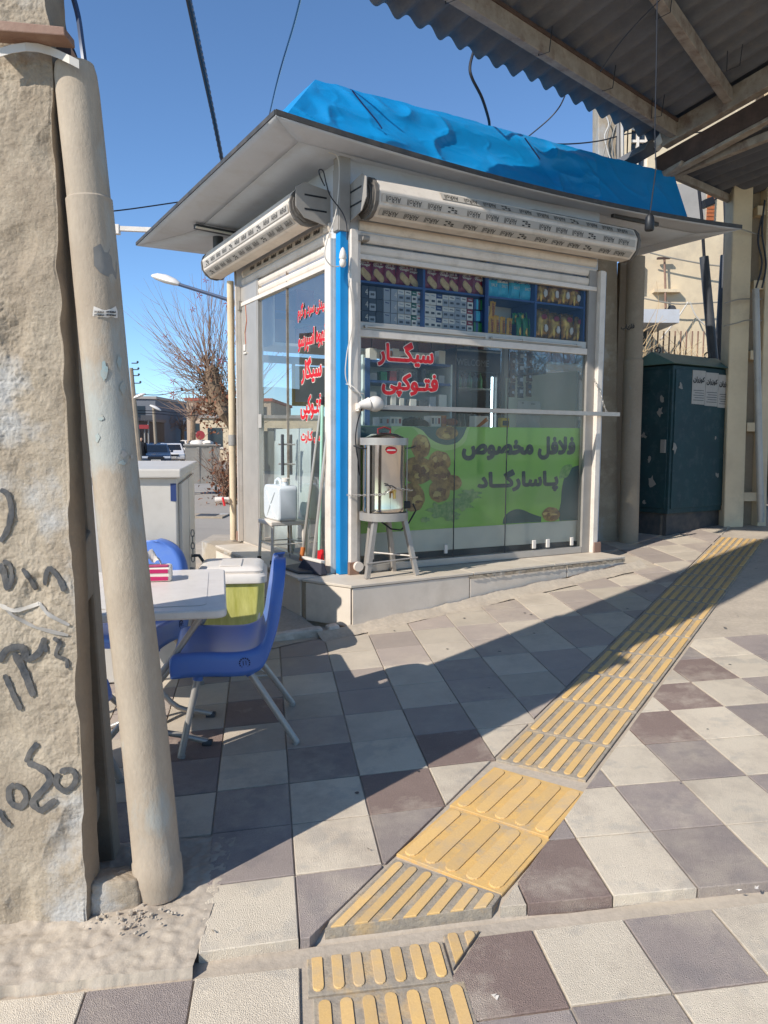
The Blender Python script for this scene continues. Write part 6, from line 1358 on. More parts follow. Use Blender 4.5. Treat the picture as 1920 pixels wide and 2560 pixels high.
# green switch cabinet
cc0, ca1, ca2 = V((2.79, 7.5, 0)), V((-.6, .8, 0)), V((.837, .547, 0)).normalized()
cab = thing('switch_cabinet', 'dark green steel street cabinet with pitched lid and peeled stickers', 'cabinet', cc0 + V((.2, .4, .62)))
def CP(a, b, z, o=0): p = cc0 + ca1 * a + ca2 * b; return V((p.x, p.y, z))
w1, w2 = .43, .96
MB().prism([CP(.04, .04, .5), CP(.04, w2 - .04, .5), CP(w1 - .04, w2 - .04, .5), CP(w1 - .04, .04, .5)], (0, 0, .35)).build('plinth', 'dark_edge', cab)
MB().prism([CP(0, 0, .85), CP(0, w2, .85), CP(w1, w2, .85), CP(w1, 0, .85)], (0, 0, 1.45)).build('body', 'cabinet_green', cab, bevel=.006)
dn = -ca1.cross(V((0, 0, 1))); nL, nRt = -ca2, -ca1
for b0_, b1_ in ((.03, .93),): 
    dd = MB().prism([CP(-.012, b0_, .9), CP(-.012, b1_, .9), CP(-.012, b1_, 2.26), CP(-.012, b0_, 2.26)], ca1 * .011).build('door', 'cabinet_green', cab, bevel=.003)
    for q in range(5): pass
dl = MB().prism([CP(.03, -.012, .9), CP(w1 - .03, -.012, .9), CP(w1 - .03, -.012, 2.26), CP(.03, -.012, 2.26)], ca2 * .011).build('door', 'cabinet_green', cab, bevel=.003)
for q in range(5): MB().prism([CP(.25, -.02, 2.05 + q * .028), CP(.36, -.02, 2.05 + q * .028), CP(.36, -.02, 2.062 + q * .028), CP(.25, -.02, 2.062 + q * .028)], ca2 * .008).build('louvre', 'cabinet_green', dl)
for q in (-.01,): MB().prism([CP(.04, -.03, 1.45), CP(.09, -.03, 1.45), CP(.09, -.03, 1.58), CP(.04, -.03, 1.58)], ca2 * .02).build('lock_plate', 'sticker', dl)
ov = .05; rz = 2.31
m = MB(); A_ = [CP(-ov, -ov, rz), CP(w1 / 2, -ov, rz + .13), CP(w1 + ov, -ov, rz), CP(w1 / 2, -ov, rz + .0)]
m.prism([CP(-ov, -ov, rz), CP(w1 / 2, -ov, rz + .13), CP(w1 + ov, -ov, rz)], ca2 * (w2 + 2 * ov)); m.build('pitched_lid', 'cabinet_roof', cab, bevel=.004)
for b_ in (.05, .85): MB().tube([CP(w1 / 2 + .03 * math.cos(q * .6), b_, rz + .15 + .03 * math.sin(q * .6)) for q in range(11)], .008, 6).build('lifting_eye', 'dark_grey', cab)
pr_a, pr_b = CP(-.016, .27, 0), CP(-.016, .93, 0)
for k in range(3):
    b0_, b1_ = .28 + k * .215, .28 + (k + 1) * .215 - .006; zt_ = 2.265 - .012 * k
    ps = MB().prism([CP(-.016, b0_, zt_ - .33), CP(-.016, b1_, zt_ - .33 - .005), CP(-.016, b1_, zt_), CP(-.016, b0_, zt_)], ca1 * .003).build('poster', 'paper', cab)
    o_ = CP(-.0185, b0_ + .012, zt_ - .125); text('کوزران', o_, ca2, (0, 0, 1), .18, .062, .05).build('lettering', 'print_black', ps)
    m = MB()
    for q in range(5):
        zz_ = zt_ - .2 - .024 * q; m.add([CP(-.0182, b0_ + .02 + .02 * (q % 2), zz_), CP(-.0182, b1_ - .02, zz_), CP(-.0182, b1_ - .02, zz_ + .006), CP(-.0182, b0_ + .02 + .02 * (q % 2), zz_ + .006)], [(0, 1, 2, 3)])
    m.build('small_print', 'pack_dark', ps)['kind'] = 'stuff'
random.seed(12)
def scrap(face, a_, z_, w_, h_):
    pts = []
    for k in range(11):
        q = 2 * math.pi * k / 11; rr = random.uniform(.35, 1)
        x, z = a_ + w_ / 2 * rr * math.cos(q), z_ + h_ / 2 * rr * math.sin(q)
        pts.append(CP(-.0165, x, z) if face == 'R' else CP(x, -.0165, z))
    c = sum(pts, V()) / len(pts); MB().add([c] + pts, [(0, 1 + i, 1 + (i + 1) % 11) for i in range(11)]).build('sticker_scrap', 'sticker', cab)
for args in (('L', .10, 1.98, .07, .1), ('L', .12, 1.85, .09, .14), ('L', .30, 1.62, .10, .08), ('L', .18, 1.16, .12, .17), ('L', .22, 1.38, .06, .08), ('L', .26, .95, .07, .06), ('L', .33, .9, .05, .05), ('R', .05, 1.5, .09, .14), ('R', .75, 1.22, .08, .08), ('R', .88, 1.15, .06, .3), ('R', .86, 1.42, .05, .1), ('R', .1, 2.1, .08, .1), ('R', .7, 1.6, .04, .04)): scrap(*args)
# right utility pole with open web
pr3 = thing('utility_pole', 'tall beige concrete pole with an open ladder web at the far right', 'utility pole', (3.7, 8, .68))
def taper(x0, x1, y0, y1, z0_, z1_, k): return [(x0, y0, z0_), (x1, y0, z0_), (x1, y1, z0_), (x0, y1, z0_), (x0 + k, y0, z1_), (x1 + k - .02, y0, z1_), (x1 + k - .02, y1, z1_), (x0 + k, y1, z1_)]
MB().hexa(taper(3.53, 3.735, 7.9, 8.1, .5, 9, -.15)).build('front_flange', 'plaster', pr3, bevel=.012)
MB().hexa(taper(3.735, 3.88, 8.04, 8.1, .5, 9, -.16)).build('web', 'concrete_side', pr3)
MB().hexa(taper(3.88, 3.97, 7.9, 8.1, .5, 9, -.18)).build('rear_flange', 'plaster', pr3, bevel=.01)
for z_ in (.95, 1.67, 2.40, 3.10, 3.83, 4.6, 5.3): MB().hexa(taper(3.73, 3.89, 7.93, 8.05, z_, z_ + .09, 0)).build('cross_rib', 'plaster', pr3)
tag(MB().tube([at(1902, 1305, 7.75), at(1897, 1100, 7.75), at(1893, 900, 7.75), at(1889, 722, 7.75)], .034, 12).build('steel_pipe', 'zinc', smoothf=True), 'thin weathered steel pipe strapped to the far right pole', 'pipe')
for v_ in (925, 900, 752): pass
for k, (pts, lab) in enumerate((([(1810, 815), (1840, 808), (1870, 800), (1905, 802)], 'pale wire wrapped round the right pole, second from the top'), ([(1812, 758), (1850, 748), (1905, 748)], 'pale wire wrapped round the right pole below the lid of the pipe'), ([(1810, 565), (1850, 572), (1905, 590)], 'topmost pale wire wrapped round the right pole'))):
    cable([at(u, v, 7.82) for u, v in pts], .006, 'cable_grey', lab)
for pts, lab in (([(1905, 540), (1895, 600), (1905, 660), (1890, 720)], 'dark cable hanging along the right pole, left strand'), ([(1912, 500), (1905, 580), (1915, 660), (1905, 720)], 'dark cable hanging along the right pole, right strand')):
    cable([at(u, v, 7.8) for u, v in pts], .009, 'cable', lab)
for k, (b_, t_, c_, lab) in enumerate(((at(1784, 905, 8.7), at(1760, 642, 8.7), at(1744, 440, 8.6), 'left black sheathed cable duct leaning behind the cabinet'), (at(1797, 905, 9.0), at(1812, 638, 9.0), at(1811, 480, 9), 'right black sheathed cable duct behind the cabinet'))):
    d_ = (t_ - b_); b_ = b_ - d_ * .9
    t = thing('cable_duct', lab, 'cable duct', b_, 'black cable ducts'); MB().tube([b_, t_], [.058, .048], 16).build('duct', 'black_pipe', t, smoothf=True)
    MB().tube([t_ - d_ * .05, t_ * .5 + c_ * .5 + V((.01, 0, 0)), c_], .018, 8).build('cable', 'cable', t, smoothf=True)
lmp = thing('floodlight', 'small black lamp head on a bent bracket against the beige wall', 'lamp', at(1790, 490, 10))
MB().bar(at(1757, 512, 10), at(1783, 502, 10), .09, .10).build('head', 'black', lmp, bevel=.01); MB().tube([at(1783, 502, 10), at(1800, 490, 10), at(1812, 472, 10)], .012, 6).build('bracket', 'black', lmp)
# beige building, right
BY = 13.0
def bp(u, v, y=BY): return at(u, v, y)
bd = thing('beige_building', 'beige plastered building with white framed windows behind the right poles', 'building', (8, BY, .7))
def wall(u0, v0, u1, v1, d=.0, m='plaster', name='wall', t=.3): 
    a_, b_ = bp(u0, v1), bp(u1, v0); return MB().box(a_.x, b_.x, BY - d, BY - d + t, a_.z, b_.z).build(name, m, bd)
xL, xR = bp(1566, 700).x, 12.0
def wbox(x0, x1, z0_, z1_, d=0, m='plaster', name='wall', t=.3, bev=0): return MB().box(x0, x1, BY - d, BY - d + t, z0_, z1_).build(name, m, bd, bevel=bev)
W_ = [(bp(1584, 0).x, bp(1634, 0).x, bp(0, 440).z, bp(0, 308).z), (bp(1590, 0).x, bp(1633, 0).x, bp(0, 778).z, bp(0, 732).z), (bp(1606, 0).x, bp(1628, 0).x, bp(0, 642).z, bp(0, 628).z)]
# wall around the openings, column by column
x_a, x_b = min(w[0] for w in W_), max(w[1] for w in W_)
wbox(xL, x_a, 0, 10); wbox(x_b, xR, 0, 10)
zs = sorted([(w[2], w[3]) for w in W_]); zp = 0
for z0_, z1_ in zs: wbox(x_a, x_b, zp, z0_); zp = z1_
wbox(x_a, x_b, zp, 10)
for k, (x0, x1, z0_, z1_) in enumerate(W_):
    if x0 > x_a + .01: wbox(x_a, x0, z0_, z1_)
    if x1 < x_b - .01: wbox(x1, x_b, z0_, z1_)
    wd_ = MB().box(x0, x1, BY + .08, BY + .1, z0_, z1_).build('window', 'win_dark', bd); fm = MB(); t_ = .035
    fm.box(x0, x0 + t_, BY + .03, BY + .08, z0_, z1_).box(x1 - t_, x1, BY + .03, BY + .08, z0_, z1_).box(x0 + t_, x1 - t_, BY + .03, BY + .08, z0_, z0_ + t_).box(x0 + t_, x1 - t_, BY + .03, BY + .08, z1_ - t_, z1_)
    if k < 2:
        xm = (x0 + x1) / 2; fm.box(xm - .02, xm + .02, BY + .03, BY + .08, z0_ + t_, z1_ - t_)
        for q in ((.25, .5, .75) if k == 0 else (.3,)): zm = z0_ + (z1_ - z0_) * q; fm.box(x0 + t_, xm - .02, BY + .035, BY + .08, zm - .02, zm + .02).box(xm + .02, x1 - t_, BY + .035, BY + .08, zm - .02, zm + .02)
    fm.build('window_frame', 'white_metal', wd_)
wbox(bp(1710, 0).x, bp(1786, 0).x, bp(0, 545).z, bp(0, 450).z, .004, 'plaster_grey', 'grey_render', .004)
x0, x1 = bp(1787, 0).x, bp(1807, 0).x; zb_, zt_ = bp(0, 562).z, bp(0, 478).z
MB().box(x0, x1, BY - .03, BY - .001, zb_, zt_).build('brick_bed', 'mortar', bd)
for q in range(9): MB().box(x0 + .004, x1 - .004, BY - .05, BY - .03, zb_ + (zt_ - zb_) * q / 9 + .008, zb_ + (zt_ - zb_) * (q + 1) / 9 - .004).build('brick', 'brick', bd)
wbox(xL + .05, x_b, bp(0, 722).z, bp(0, 655).z + .0, .06, 'plaster', 'bay', .06); 
wbox(x_b + .15, bp(1725, 0).x, bp(0, 716).z - .05, bp(0, 716).z, .12, 'plaster', 'ledge', .12)
fz0, fz1 = bp(0, 812, 12).z, bp(0, 780, 12).z
MB().box(at(1590, 0, 12).x - .5, at(1693, 0, 12).x, 11.4, 12.9, fz0, fz1).build('balcony_slab', 'soffit', bd)
m = MB().box(at(1600, 0, 12).x - .5, at(1665, 0, 12).x, 12.3, 12.35, at(0, 850, 12).z, fz0); m.build('shop_grille_back', 'dark_grey', bd)
for q in range(12): MB().tube([(4.2 + q * .09, 12.25, at(0, 850, 12).z - .3), (4.2 + q * .09, 12.25, fz0)], .012, 6).build('grille_bar', 'rust_steel', bd)
for pts, lab in (([(1628, 640), (1664, 646)], 'rusty'),): pass
dp_ = thing('drain_spout', 'thin rusty down pipe with a T shaped top on the beige wall', 'pipe', bp(1662, 640)); MB().bar(bp(1643, 646, 12.9), bp(1675, 645, 12.9), .05, .03).build('top_bar', 'rust_dark', dp_); MB().tube([bp(1661, 646, 12.9), bp(1663, 700, 12.9), bp(1664, 780, 12.9)], .018, 6).build('pipe', 'rust_steel', dp_)
vt = bp(1680, 773, 12.98); tag(MB().tube([vt, vt + V((0, .1, 0))], .07, 14).build('wall_vent', 'dark_grey', smoothf=True), 'round dark vent hole in the beige wall', 'vent')
for pts, lab in (([(1625, 632), (1680, 645), (1760, 660), (1800, 665)], 'dark cable sagging across the beige wall'), ([(1593, 742), (1640, 752), (1700, 760), (1800, 755)], 'thin cable crossing the beige wall under the vent'), ([(1720, 755), (1690, 800), (1650, 850)], 'thin pale wire fanning down to the left from the wall hook'), ([(1725, 755), (1740, 790), (1765, 815)], 'white stay rod slanting down the beige wall')):
    cable([bp(u, v, 12.8) for u, v in pts], .012, 'cable_white' if 'white' in lab or 'pale' in lab else 'cable_grey', lab)
# low metal roof, wall and dry bush in front of it
lw = thing('metal_fence', 'low dark metal fence with a corrugated top strip behind the bush', 'fence', (4, 11.2, .7))
MB().box(.8, 9.0, 11.2, 11.25, .6, 2.45).build('panel', 'dark_edge', lw); m = MB()
m.grid(lambda a, b: (3.2 + 3.0 * a, 11.0 + .3 * b, 2.66 + .02 * math.cos(a * 160) + .06 * b), 240, 2); m.build('top_sheet', 'zinc', lw, solid=.006)
MB().box(.8, 9, 11.1, 11.2, 2.45, 2.50).build('top_rail', 'rust_steel', lw)
def bush(name, c, R0, n_, seed, m_, r0, label, cat, up=.2, squash=(1, 1, 1), core=0, r1=.3):
    random.seed(seed); mb = MB(); c = V(c)
    for k in range(n_):
        th = random.uniform(0, 2 * math.pi); ph_ = random.uniform(-.3, 1.3)
        d = V((math.cos(th) * math.cos(ph_) * squash[0], math.sin(th) * math.cos(ph_) * squash[1], math.sin(ph_) * squash[2] + up)).normalized()
        L_ = R0 * random.uniform(.45, 1.1); s_ = c + V((random.uniform(-1, 1) * core * squash[0] * 2, random.uniform(-1, 1) * core, random.uniform(-.5, .5) * core)); pts = [s_]; dd = d.copy()
        for q in range(5):
            dd = (dd + V((random.uniform(-.35, .35), random.uniform(-.35, .35), random.uniform(-.35, .3)))).normalized(); pts.append(pts[-1] + dd * L_ / 5)
        mb.tube(pts, [r0 * (1 - q * .13) for q in range(6)], 3, cap=False)
    return mb
b_ = thing('dry_bush', 'tangled pale leafless bush over the fence behind the green cabinet', 'bush', (3.2, 10.6, .7))
bush('x', (3.9, 10.5, 2.0), 1.1, 420, 5, 'straw', .007, '', '', .15, (1.1, .5, .7), .35).build('twigs', 'straw', b_)
MB().tube([(3.9, 10.5, .6), (3.85, 10.5, 1.3), (3.9, 10.5, 2.1)], [.05, .04, .03], 8).build('stem', 'bark', b_, smoothf=True)
b2 = thing('dry_bush', 'second tangle of dry branches, seen through the kiosk windows', 'bush', (2.2, 10.3, .7))
bush('x', (2.3, 10.4, 2.2), 1.25, 520, 8, 'straw', .007, '', '', .1, (1.2, .5, .7), .4).build('twigs', 'straw', b2)
MB().tube([(2.3, 10.4, .6), (2.25, 10.4, 1.3), (2.3, 10.4, 2.2)], [.05, .04, .03], 8).build('stem', 'bark', b2, smoothf=True)
# ---- cars
def car(name, label, M, body, L_=4.4, wd=1.7, suv=False, grp=None, detail=True):
    t = thing(name, label, 'car', (0, 0, 0), grp)
    h = 1.62 if suv else 1.42
    pr = [(-L_ / 2, .35), (-L_ / 2 - .04, .55), (-L_ / 2 + .05, .74), (-L_ / 2 + .35, .82), (-.95, .93), (-.28, h - .06), (.1, h), (.95, h - .02), (1.25, h - .1), (1.62 if not suv else 1.95, .98), (L_ / 2 - .06, .93), (L_ / 2 + .02, .7), (L_ / 2, .35), (1.75, .28), (-1.75, .28)]
    m = MB(); n_ = len(pr); secs = [(-wd / 2, .0), (-wd / 2 + .03, .0), (0, 0), (wd / 2 - .03, 0), (wd / 2, 0)]
    def sec(y, ins): return [V((x * (1 - .0 * ins), y * (1 - (.17 if z > .95 else .02 * (z > .8)) * (1)), z)) for x, z in pr]
    a_, b_ = sec(-wd / 2, 0), sec(wd / 2, 0); m.add(a_ + b_, [tuple(range(n_)), tuple(range(2 * n_ - 1, n_ - 1, -1))] + [(i, n_ + i, n_ + (i + 1) % n_, (i + 1) % n_) for i in range(n_)])
    m.build('body', body, t, bevel=.05, smoothf=True, ang=50)
    g = MB(); w_ = wd / 2
    g.hexa([(-.93, -w_ * .80, .95), (-.93, w_ * .80, .95), (-.90, w_ * .80, .95), (-.90, -w_ * .80, .95), (-.33, -w_ * .72, h - .09), (-.33, w_ * .72, h - .09), (-.28, w_ * .72, h - .09), (-.28, -w_ * .72, h - .09)]); g.build('windscreen', 'car_glass', t)
    MB().hexa([(1.28, -w_ * .72, h - .13), (1.28, w_ * .72, h - .13), (1.31, w_ * .72, h - .13), (1.31, -w_ * .72, h - .13), (1.60 + .3 * suv, -w_ * .78, 1.0), (1.60 + .3 * suv, w_ * .78, 1.0), (1.64 + .3 * suv, w_ * .78, 1.0), (1.64 + .3 * suv, -w_ * .78, 1.0)]).build('rear_window', 'car_glass', t)
    for s_ in (-1, 1):
        for x0, x1, x2, x3 in ((-.80, .12, .12, -.28), (.18, 1.35, 1.1, .18)): MB().prism([(x0, s_ * (w_ * .985), .96), (x1, s_ * (w_ * .985), .96), (x2, s_ * (w_ * .86), h - .1), (x3, s_ * (w_ * .86), h - .1)], (0, s_ * .012, 0)).build('side_window', 'car_glass', t)
        for x in (-1.35, 1.3):
            wl = MB().tube([(x, s_ * (w_ - .18), .31), (x, s_ * (w_ + .01), .31)], .31, 20).build('tyre', 'tyre', t, smoothf=True); MB().tube([(x, s_ * (w_ + .005), .31), (x, s_ * (w_ + .02), .31)], .19, 16).build('rim', 'alu', wl, smoothf=True)
        MB().box(-L_ / 2 - .03, -L_ / 2 + .12, s_ * w_ * .72 - .2, s_ * w_ * .72 + .2, .60, .72).build('headlight', 'headlight', t, bevel=.02)
        MB().box(L_ / 2 - .08, L_ / 2 + .03, s_ * w_ * .8 - .14, s_ * w_ * .8 + .14, .7, .85).build('tail_light', 'tail_light', t, bevel=.02)
        MB().box(-.75, -.6, s_ * (w_ + .08) - .08, s_ * (w_ + .08) + .08, .93, 1.06).build('mirror', body, t, bevel=.03)
    MB().box(-L_ / 2 - .07, -L_ / 2 + .02, -.45, .45, .57, .68).build('grille', 'black', t)
    pl = MB().box(-L_ / 2 - .075, -L_ / 2 - .04, -.26, .26, .42, .53).build('number_plate', 'white_print', t)
    text('76 6114 16', (-L_ / 2 - .077, .22, .445), (0, -1, 0), (0, 0, 1), .42, .06, .02).build('digits', 'print_black', pl)
    MB().box(L_ / 2 + .0, L_ / 2 + .035, -.26, .26, .62, .73).build('number_plate', 'white_print', t)
    t.matrix_world = M; return t
def place(u, v, Y, rz, dz=0): p = at(u, v, Y); return Matrix.Translation((p.x, p.y, gz(p.x, p.y) - .05)) @ Matrix.Rotation(rz, 4, 'Z')
toward = R(90 + 17)
car('parked_car', 'dark blue sedan driving towards the camera, nearest in the street', place(388, 1100, 46, toward), 'car_dark', grp='cars in the street')
car('parked_car', 'white sedan with pale blue sticker behind the dark sedan', place(427, 1100, 54, toward), 'car_white', grp='cars in the street')
car('parked_car', 'dark saloon half hidden behind the nearest dark sedan', place(388, 1090, 62, toward), 'car_blue', grp='cars in the street')
car('parked_car', 'white estate car seen from behind, farthest right in the street', place(470, 1090, 76, toward + R(195)), 'car_white', suv=True, grp='cars in the street')
car('parked_car', 'dark car parked at the left edge of the street', place(342, 1090, 50, toward), 'car_blue', grp='cars in the street')
car('parked_car', 'small pale blue car beyond the white sedan', place(425, 1090, 84, toward), 'cyan', grp='cars in the street')
car('parked_car', 'dark car parked beyond the right pole, mostly out of view', Matrix.Translation((7.35, 12.0, .66)) @ Matrix.Rotation(R(200), 4, 'Z'), 'car_dark')
# pedestrian
pe = thing('person', 'person in long dark clothes walking on the far left pavement', 'person', at(352, 1150, 44))
pm = at(354, 1100, 44); pT = Matrix.Translation((pm.x, pm.y, gz(pm.x, pm.y) - .05))
me_ = bpy.data.meshes.new('body'); pv = [(0, 0, .95), (0, 0, 1.2), (0, 0, 1.42), (0, 0, 1.52), (0, 0, 1.64), (-.19, 0, 1.40), (-.25, .05, 1.12), (-.24, -.06, .88), (.19, 0, 1.40), (.25, -.05, 1.12), (.26, .04, .88), (-.1, 0, .9), (-.11, .08, .5), (-.11, .2, .06), (.1, 0, .9), (.11, -.08, .5), (.11, -.16, .06)]
me_.from_pydata([(pT @ V(p))[:] for p in pv], [(0, 1), (1, 2), (2, 3), (3, 4), (2, 5), (5, 6), (6, 7), (2, 8), (8, 9), (9, 10), (0, 11), (11, 12), (12, 13), (0, 14), (14, 15), (15, 16)], [])
po = bpy.data.objects.new('body', me_); COL.objects.link(po); me_.materials.append(MT['cloth_black']); WM['body'] = Matrix(); po.parent = pe; po.matrix_parent_inverse = WM[pe.name].inverted()
md = po.modifiers.new('skin', 'SKIN'); md.use_smooth_shade = True
for i, r_ in enumerate([.16, .17, .17, .06, .1, .08, .05, .035, .08, .05, .035, .11, .08, .05, .11, .08, .05]): me_.skin_vertices[0].data[i].radius = (r_, r_)
me_.skin_vertices[0].data[0].use_root = True
MB().ball((0, -.03, 1.64), (.085, .10, .115), 8).build('head', 'skin', pe, T=pT, smoothf=True); MB().ball((0, .015, 1.67), (.10, .10, .12), 8).build('hair', 'cloth_black', pe, T=pT, smoothf=True)
MB().lathe([(.27, .1), (.22, .6), (.17, .95), (.19, 1.3), (.1, 1.46)], (0, 0, 0), 16).build('coat', 'cloth_black', pe, T=pT, smoothf=True)
# dumpster
dc = at(512, 1180, 18); dzb = gz(dc.x, dc.y) - .05
dm = thing('wheeled_dumpster', 'battered galvanised wheeled dumpster in the street beyond the white box', 'dumpster', (dc.x, dc.y, dzb))
dT = Matrix.Translation((dc.x - .05, dc.y, dzb)) @ Matrix.Rotation(R(14), 4, 'Z') @ Matrix.Diagonal((.66, .8, 1, 1))
def dsec(w, d, z): return [V((w, -d, z)), V((w, d, z)), V((-w, d, z)), V((-w, -d, z))]
loft([([(p.x, p.y) for p in dsec(.52, .36, 0)], .25), ([(p.x, p.y) for p in dsec(.60, .46, 0)], 1.12)], 'bin_body', 'zinc', dm, dT)
MB().box(-.64, .64, -.5, .5, 1.121, 1.16).build('rim', 'zinc', dm, T=dT, bevel=.01)
for x in (-.2, .22): MB().hexa([(x, -.37, .26), (x + .09, -.37, .26), (x + .09, -.36, .26), (x, -.36, .26), (x, -.49, 1.10), (x + .09, -.49, 1.10), (x + .09, -.46, 1.10), (x, -.46, 1.10)]).build('rib', 'zinc', dm, T=dT)
MB().bar((.28, -.47, .92), (.50, -.44, .72), .05, .03).build('lever', 'grey_steel', dm, T=dT)
for x in (-.45, .45):
    for y in (-.3, .3):
        wh = MB().tube([(x - .03, y, .11), (x + .03, y, .11)], .11, 16).build('wheel', 'tyre', dm, T=dT, smoothf=True); MB().box(x - .045, x + .045, y - .04, y + .04, .17, .25).build('fork', 'grey_steel', wh, T=dT)
random.seed(17)
for k in range(5):
    s_ = random.uniform(.09, .16); tag(MB().ball(dT @ V((-.3 + k * .16, random.uniform(-.2, .2), 1.17)), (s_, s_, s_ * .6), 7, amp=.5).build('rubbish_bag', 'white_print' if k % 2 else 'dark_grey', smoothf=True), ['dark rubbish bag at the left of the dumpster', 'white rubbish bag, second on the dumpster', 'dark rubbish bag in the middle of the dumpster', 'white rubbish bag, fourth on the dumpster', 'dark rubbish bag at the right of the dumpster'][k], 'rubbish bag', 'rubbish on the dumpster')
# pollarded tree
random.seed(41)
tr_b, tr_c = at(604, 1232, 16), at(543, 1010, 16); tr_b.z = gz(tr_b.x, tr_b.y) - .1
tree = thing('pollarded_tree', 'bare pollarded plane tree with a fan of thin shoots left of the kiosk', 'tree', tr_b)
c_up, c_lo, c_rt = at(528, 940, 16), at(545, 1005, 16), at(600, 1010, 16.2)
MB().tube([tr_b, at(600, 1150, 16), at(592, 1080, 16), at(572, 1035, 16), c_lo], [.19, .15, .14, .15, .2], 12).build('trunk', 'bark', tree, smoothf=True)
MB().tube([c_lo, at(537, 975, 16), c_up, at(530, 915, 16)], [.19, .2, .17, .1], 10).build('limb', 'bark', tree, smoothf=True)
MB().tube([at(592, 1080, 16), at(600, 1040, 16.2), at(612, 1000, 16.4)], [.14, .13, .15], 10).build('limb', 'bark', tree, smoothf=True)
MB().tube([at(585, 1065, 16), at(560, 1035, 15.8), c_lo], [.12, .12, .15], 10).build('limb', 'bark', tree, smoothf=True)
def shoot(s0, ang, L_, curve, r0, depth, mb):
    pts = [s0]; a_ = ang; yv = depth
    for q in range(7):
        a_ += curve / 7 + random.uniform(-.07, .07)
        pts.append(pts[-1] + V((math.cos(a_), yv + random.uniform(-.05, .05), math.sin(a_))) * L_ / 7)
    mb.tube(pts, [r0 * (1 - .12 * q) for q in range(8)], 4, cap=False); return pts
sh_ = MB(); tips = []
for k in range(150):
    s_ = random.choice([c_up, c_up, c_lo, c_lo, c_rt]) + V((random.uniform(-.12, .12), random.uniform(-.15, .15), random.uniform(-.25, .25)))
    if s_.x > -3.0: ang = R(random.uniform(20, 140))
    else: ang = R(random.choice([random.uniform(60, 110), random.uniform(75, 165), random.uniform(110, 190), random.uniform(120, 185)]))
    L_ = random.uniform(1.1, 2.5) * (1 if R(55) < ang < R(150) else .75)
    cv = (R(90) - ang) * random.uniform(.1, .5)
    pts = shoot(s_, ang, L_, cv, random.uniform(.007, .012), random.uniform(-.35, .35), sh_); tips.append(pts)
    for q in (3, 4, 5):
        if random.random() < .6: shoot(pts[q], ang + random.uniform(-.6, .6), L_ * .28, cv * .5, .005, random.uniform(-.3, .3), sh_)
sh_.build('shoots', 'twig', tree)['kind'] = 'stuff'
lf = MB()
for k in range(900):
    c = random.choice([c_up + V((0, 0, -.1)), c_lo, c_lo + V((-.1, 0, -.15)), c_rt]); p = c + V((random.gauss(0, .2), random.gauss(0, .18), random.gauss(0, .26))); s_ = random.uniform(.02, .05)
    a_, b_ = V((random.gauss(0, 1), random.gauss(0, 1), random.gauss(0, 1))).normalized() * s_, V((random.gauss(0, 1), random.gauss(0, 1), random.gauss(0, 1))).normalized() * s_
    lf.add([p - a_, p + b_, p + a_, p - b_ * .6], [(0, 1, 2, 3)])
lf.build('dead_leaves', 'leaf_brown', tree)['kind'] = 'stuff'
tw = MB()
for k in range(260):
    c = random.choice([c_up, c_lo, c_rt]); p = c + V((random.gauss(0, .15), random.gauss(0, .15), random.gauss(0, .25))); shoot(p, random.uniform(-1, 4.2), random.uniform(.2, .6), random.uniform(-1, 1), .009, random.uniform(-.5, .5), tw)
tw.build('knotted_twigs', 'bark', tree)['kind'] = 'stuff'
for k in range(18):
    pts = tips[(k * 11) % len(tips)]; p = pts[random.choice([4, 5, 6])]; lm_ = MB(); s_ = random.uniform(.07, .11); aa = random.uniform(0, 6)
    for q in range(5):
        b_ = aa + q * 1.1; lm_.add([p, p + V((math.cos(b_ - .25), .2, math.sin(b_ - .25))) * s_ * .5, p + V((math.cos(b_), .3, math.sin(b_))) * s_, p + V((math.cos(b_ + .25), .1, math.sin(b_ + .25))) * s_ * .5], [(0, 1, 2, 3)])
    lm_.build('leaf', 'leaf_red', tree)
bu = thing('dry_shrub', 'low brown shrub of dead leaves at the foot of the pollarded tree', 'shrub', (tr_b.x, tr_b.y - .6, tr_b.z))
sc0 = at(578, 1170, 15.2); random.seed(6)
bush('x', (sc0.x, sc0.y, .45), 1.0, 220, 3, 'twig', .009, '', '', .9, (.5, .4, 1), .15).build('twigs', 'twig', bu)
lf = MB()
for k in range(900):
    p = V((sc0.x + random.gauss(0, .22), sc0.y + random.gauss(0, .2), max(.28, .75 + random.gauss(0, .3)))); s_ = random.uniform(.02, .045)
    a_, b_ = V((random.gauss(0, 1), random.gauss(0, 1), random.gauss(0, 1))).normalized() * s_, V((random.gauss(0, 1), random.gauss(0, 1), random.gauss(0, 1))).normalized() * s_; lf.add([p - a_, p + b_, p + a_, p - b_ * .6], [(0, 1, 2, 3)])
lf.build('dead_leaves', 'leaf_brown', bu)['kind'] = 'stuff'
# small things on the kiosk drain pipe: tied valve
tv = thing('pipe_valve', 'small valve with red wire tied to the left drain pipe of the kiosk', 'valve', at(588, 1245, 7.6)); a_ = KT @ V((-.05, 2.2, 0)); vz = at(585, 1247, a_.y).z
MB().tube([(a_.x - .16, a_.y - .05, vz - .01), (a_.x - .03, a_.y - .04, vz)], [.03, .02], 10).build('valve', 'white_plastic', tv, smoothf=True); MB().tube([(a_.x - .08, a_.y - .09, vz + .02), (a_.x - .06, a_.y - .1, vz - .06)], .012, 6).build('red_wire', 'red', tv)
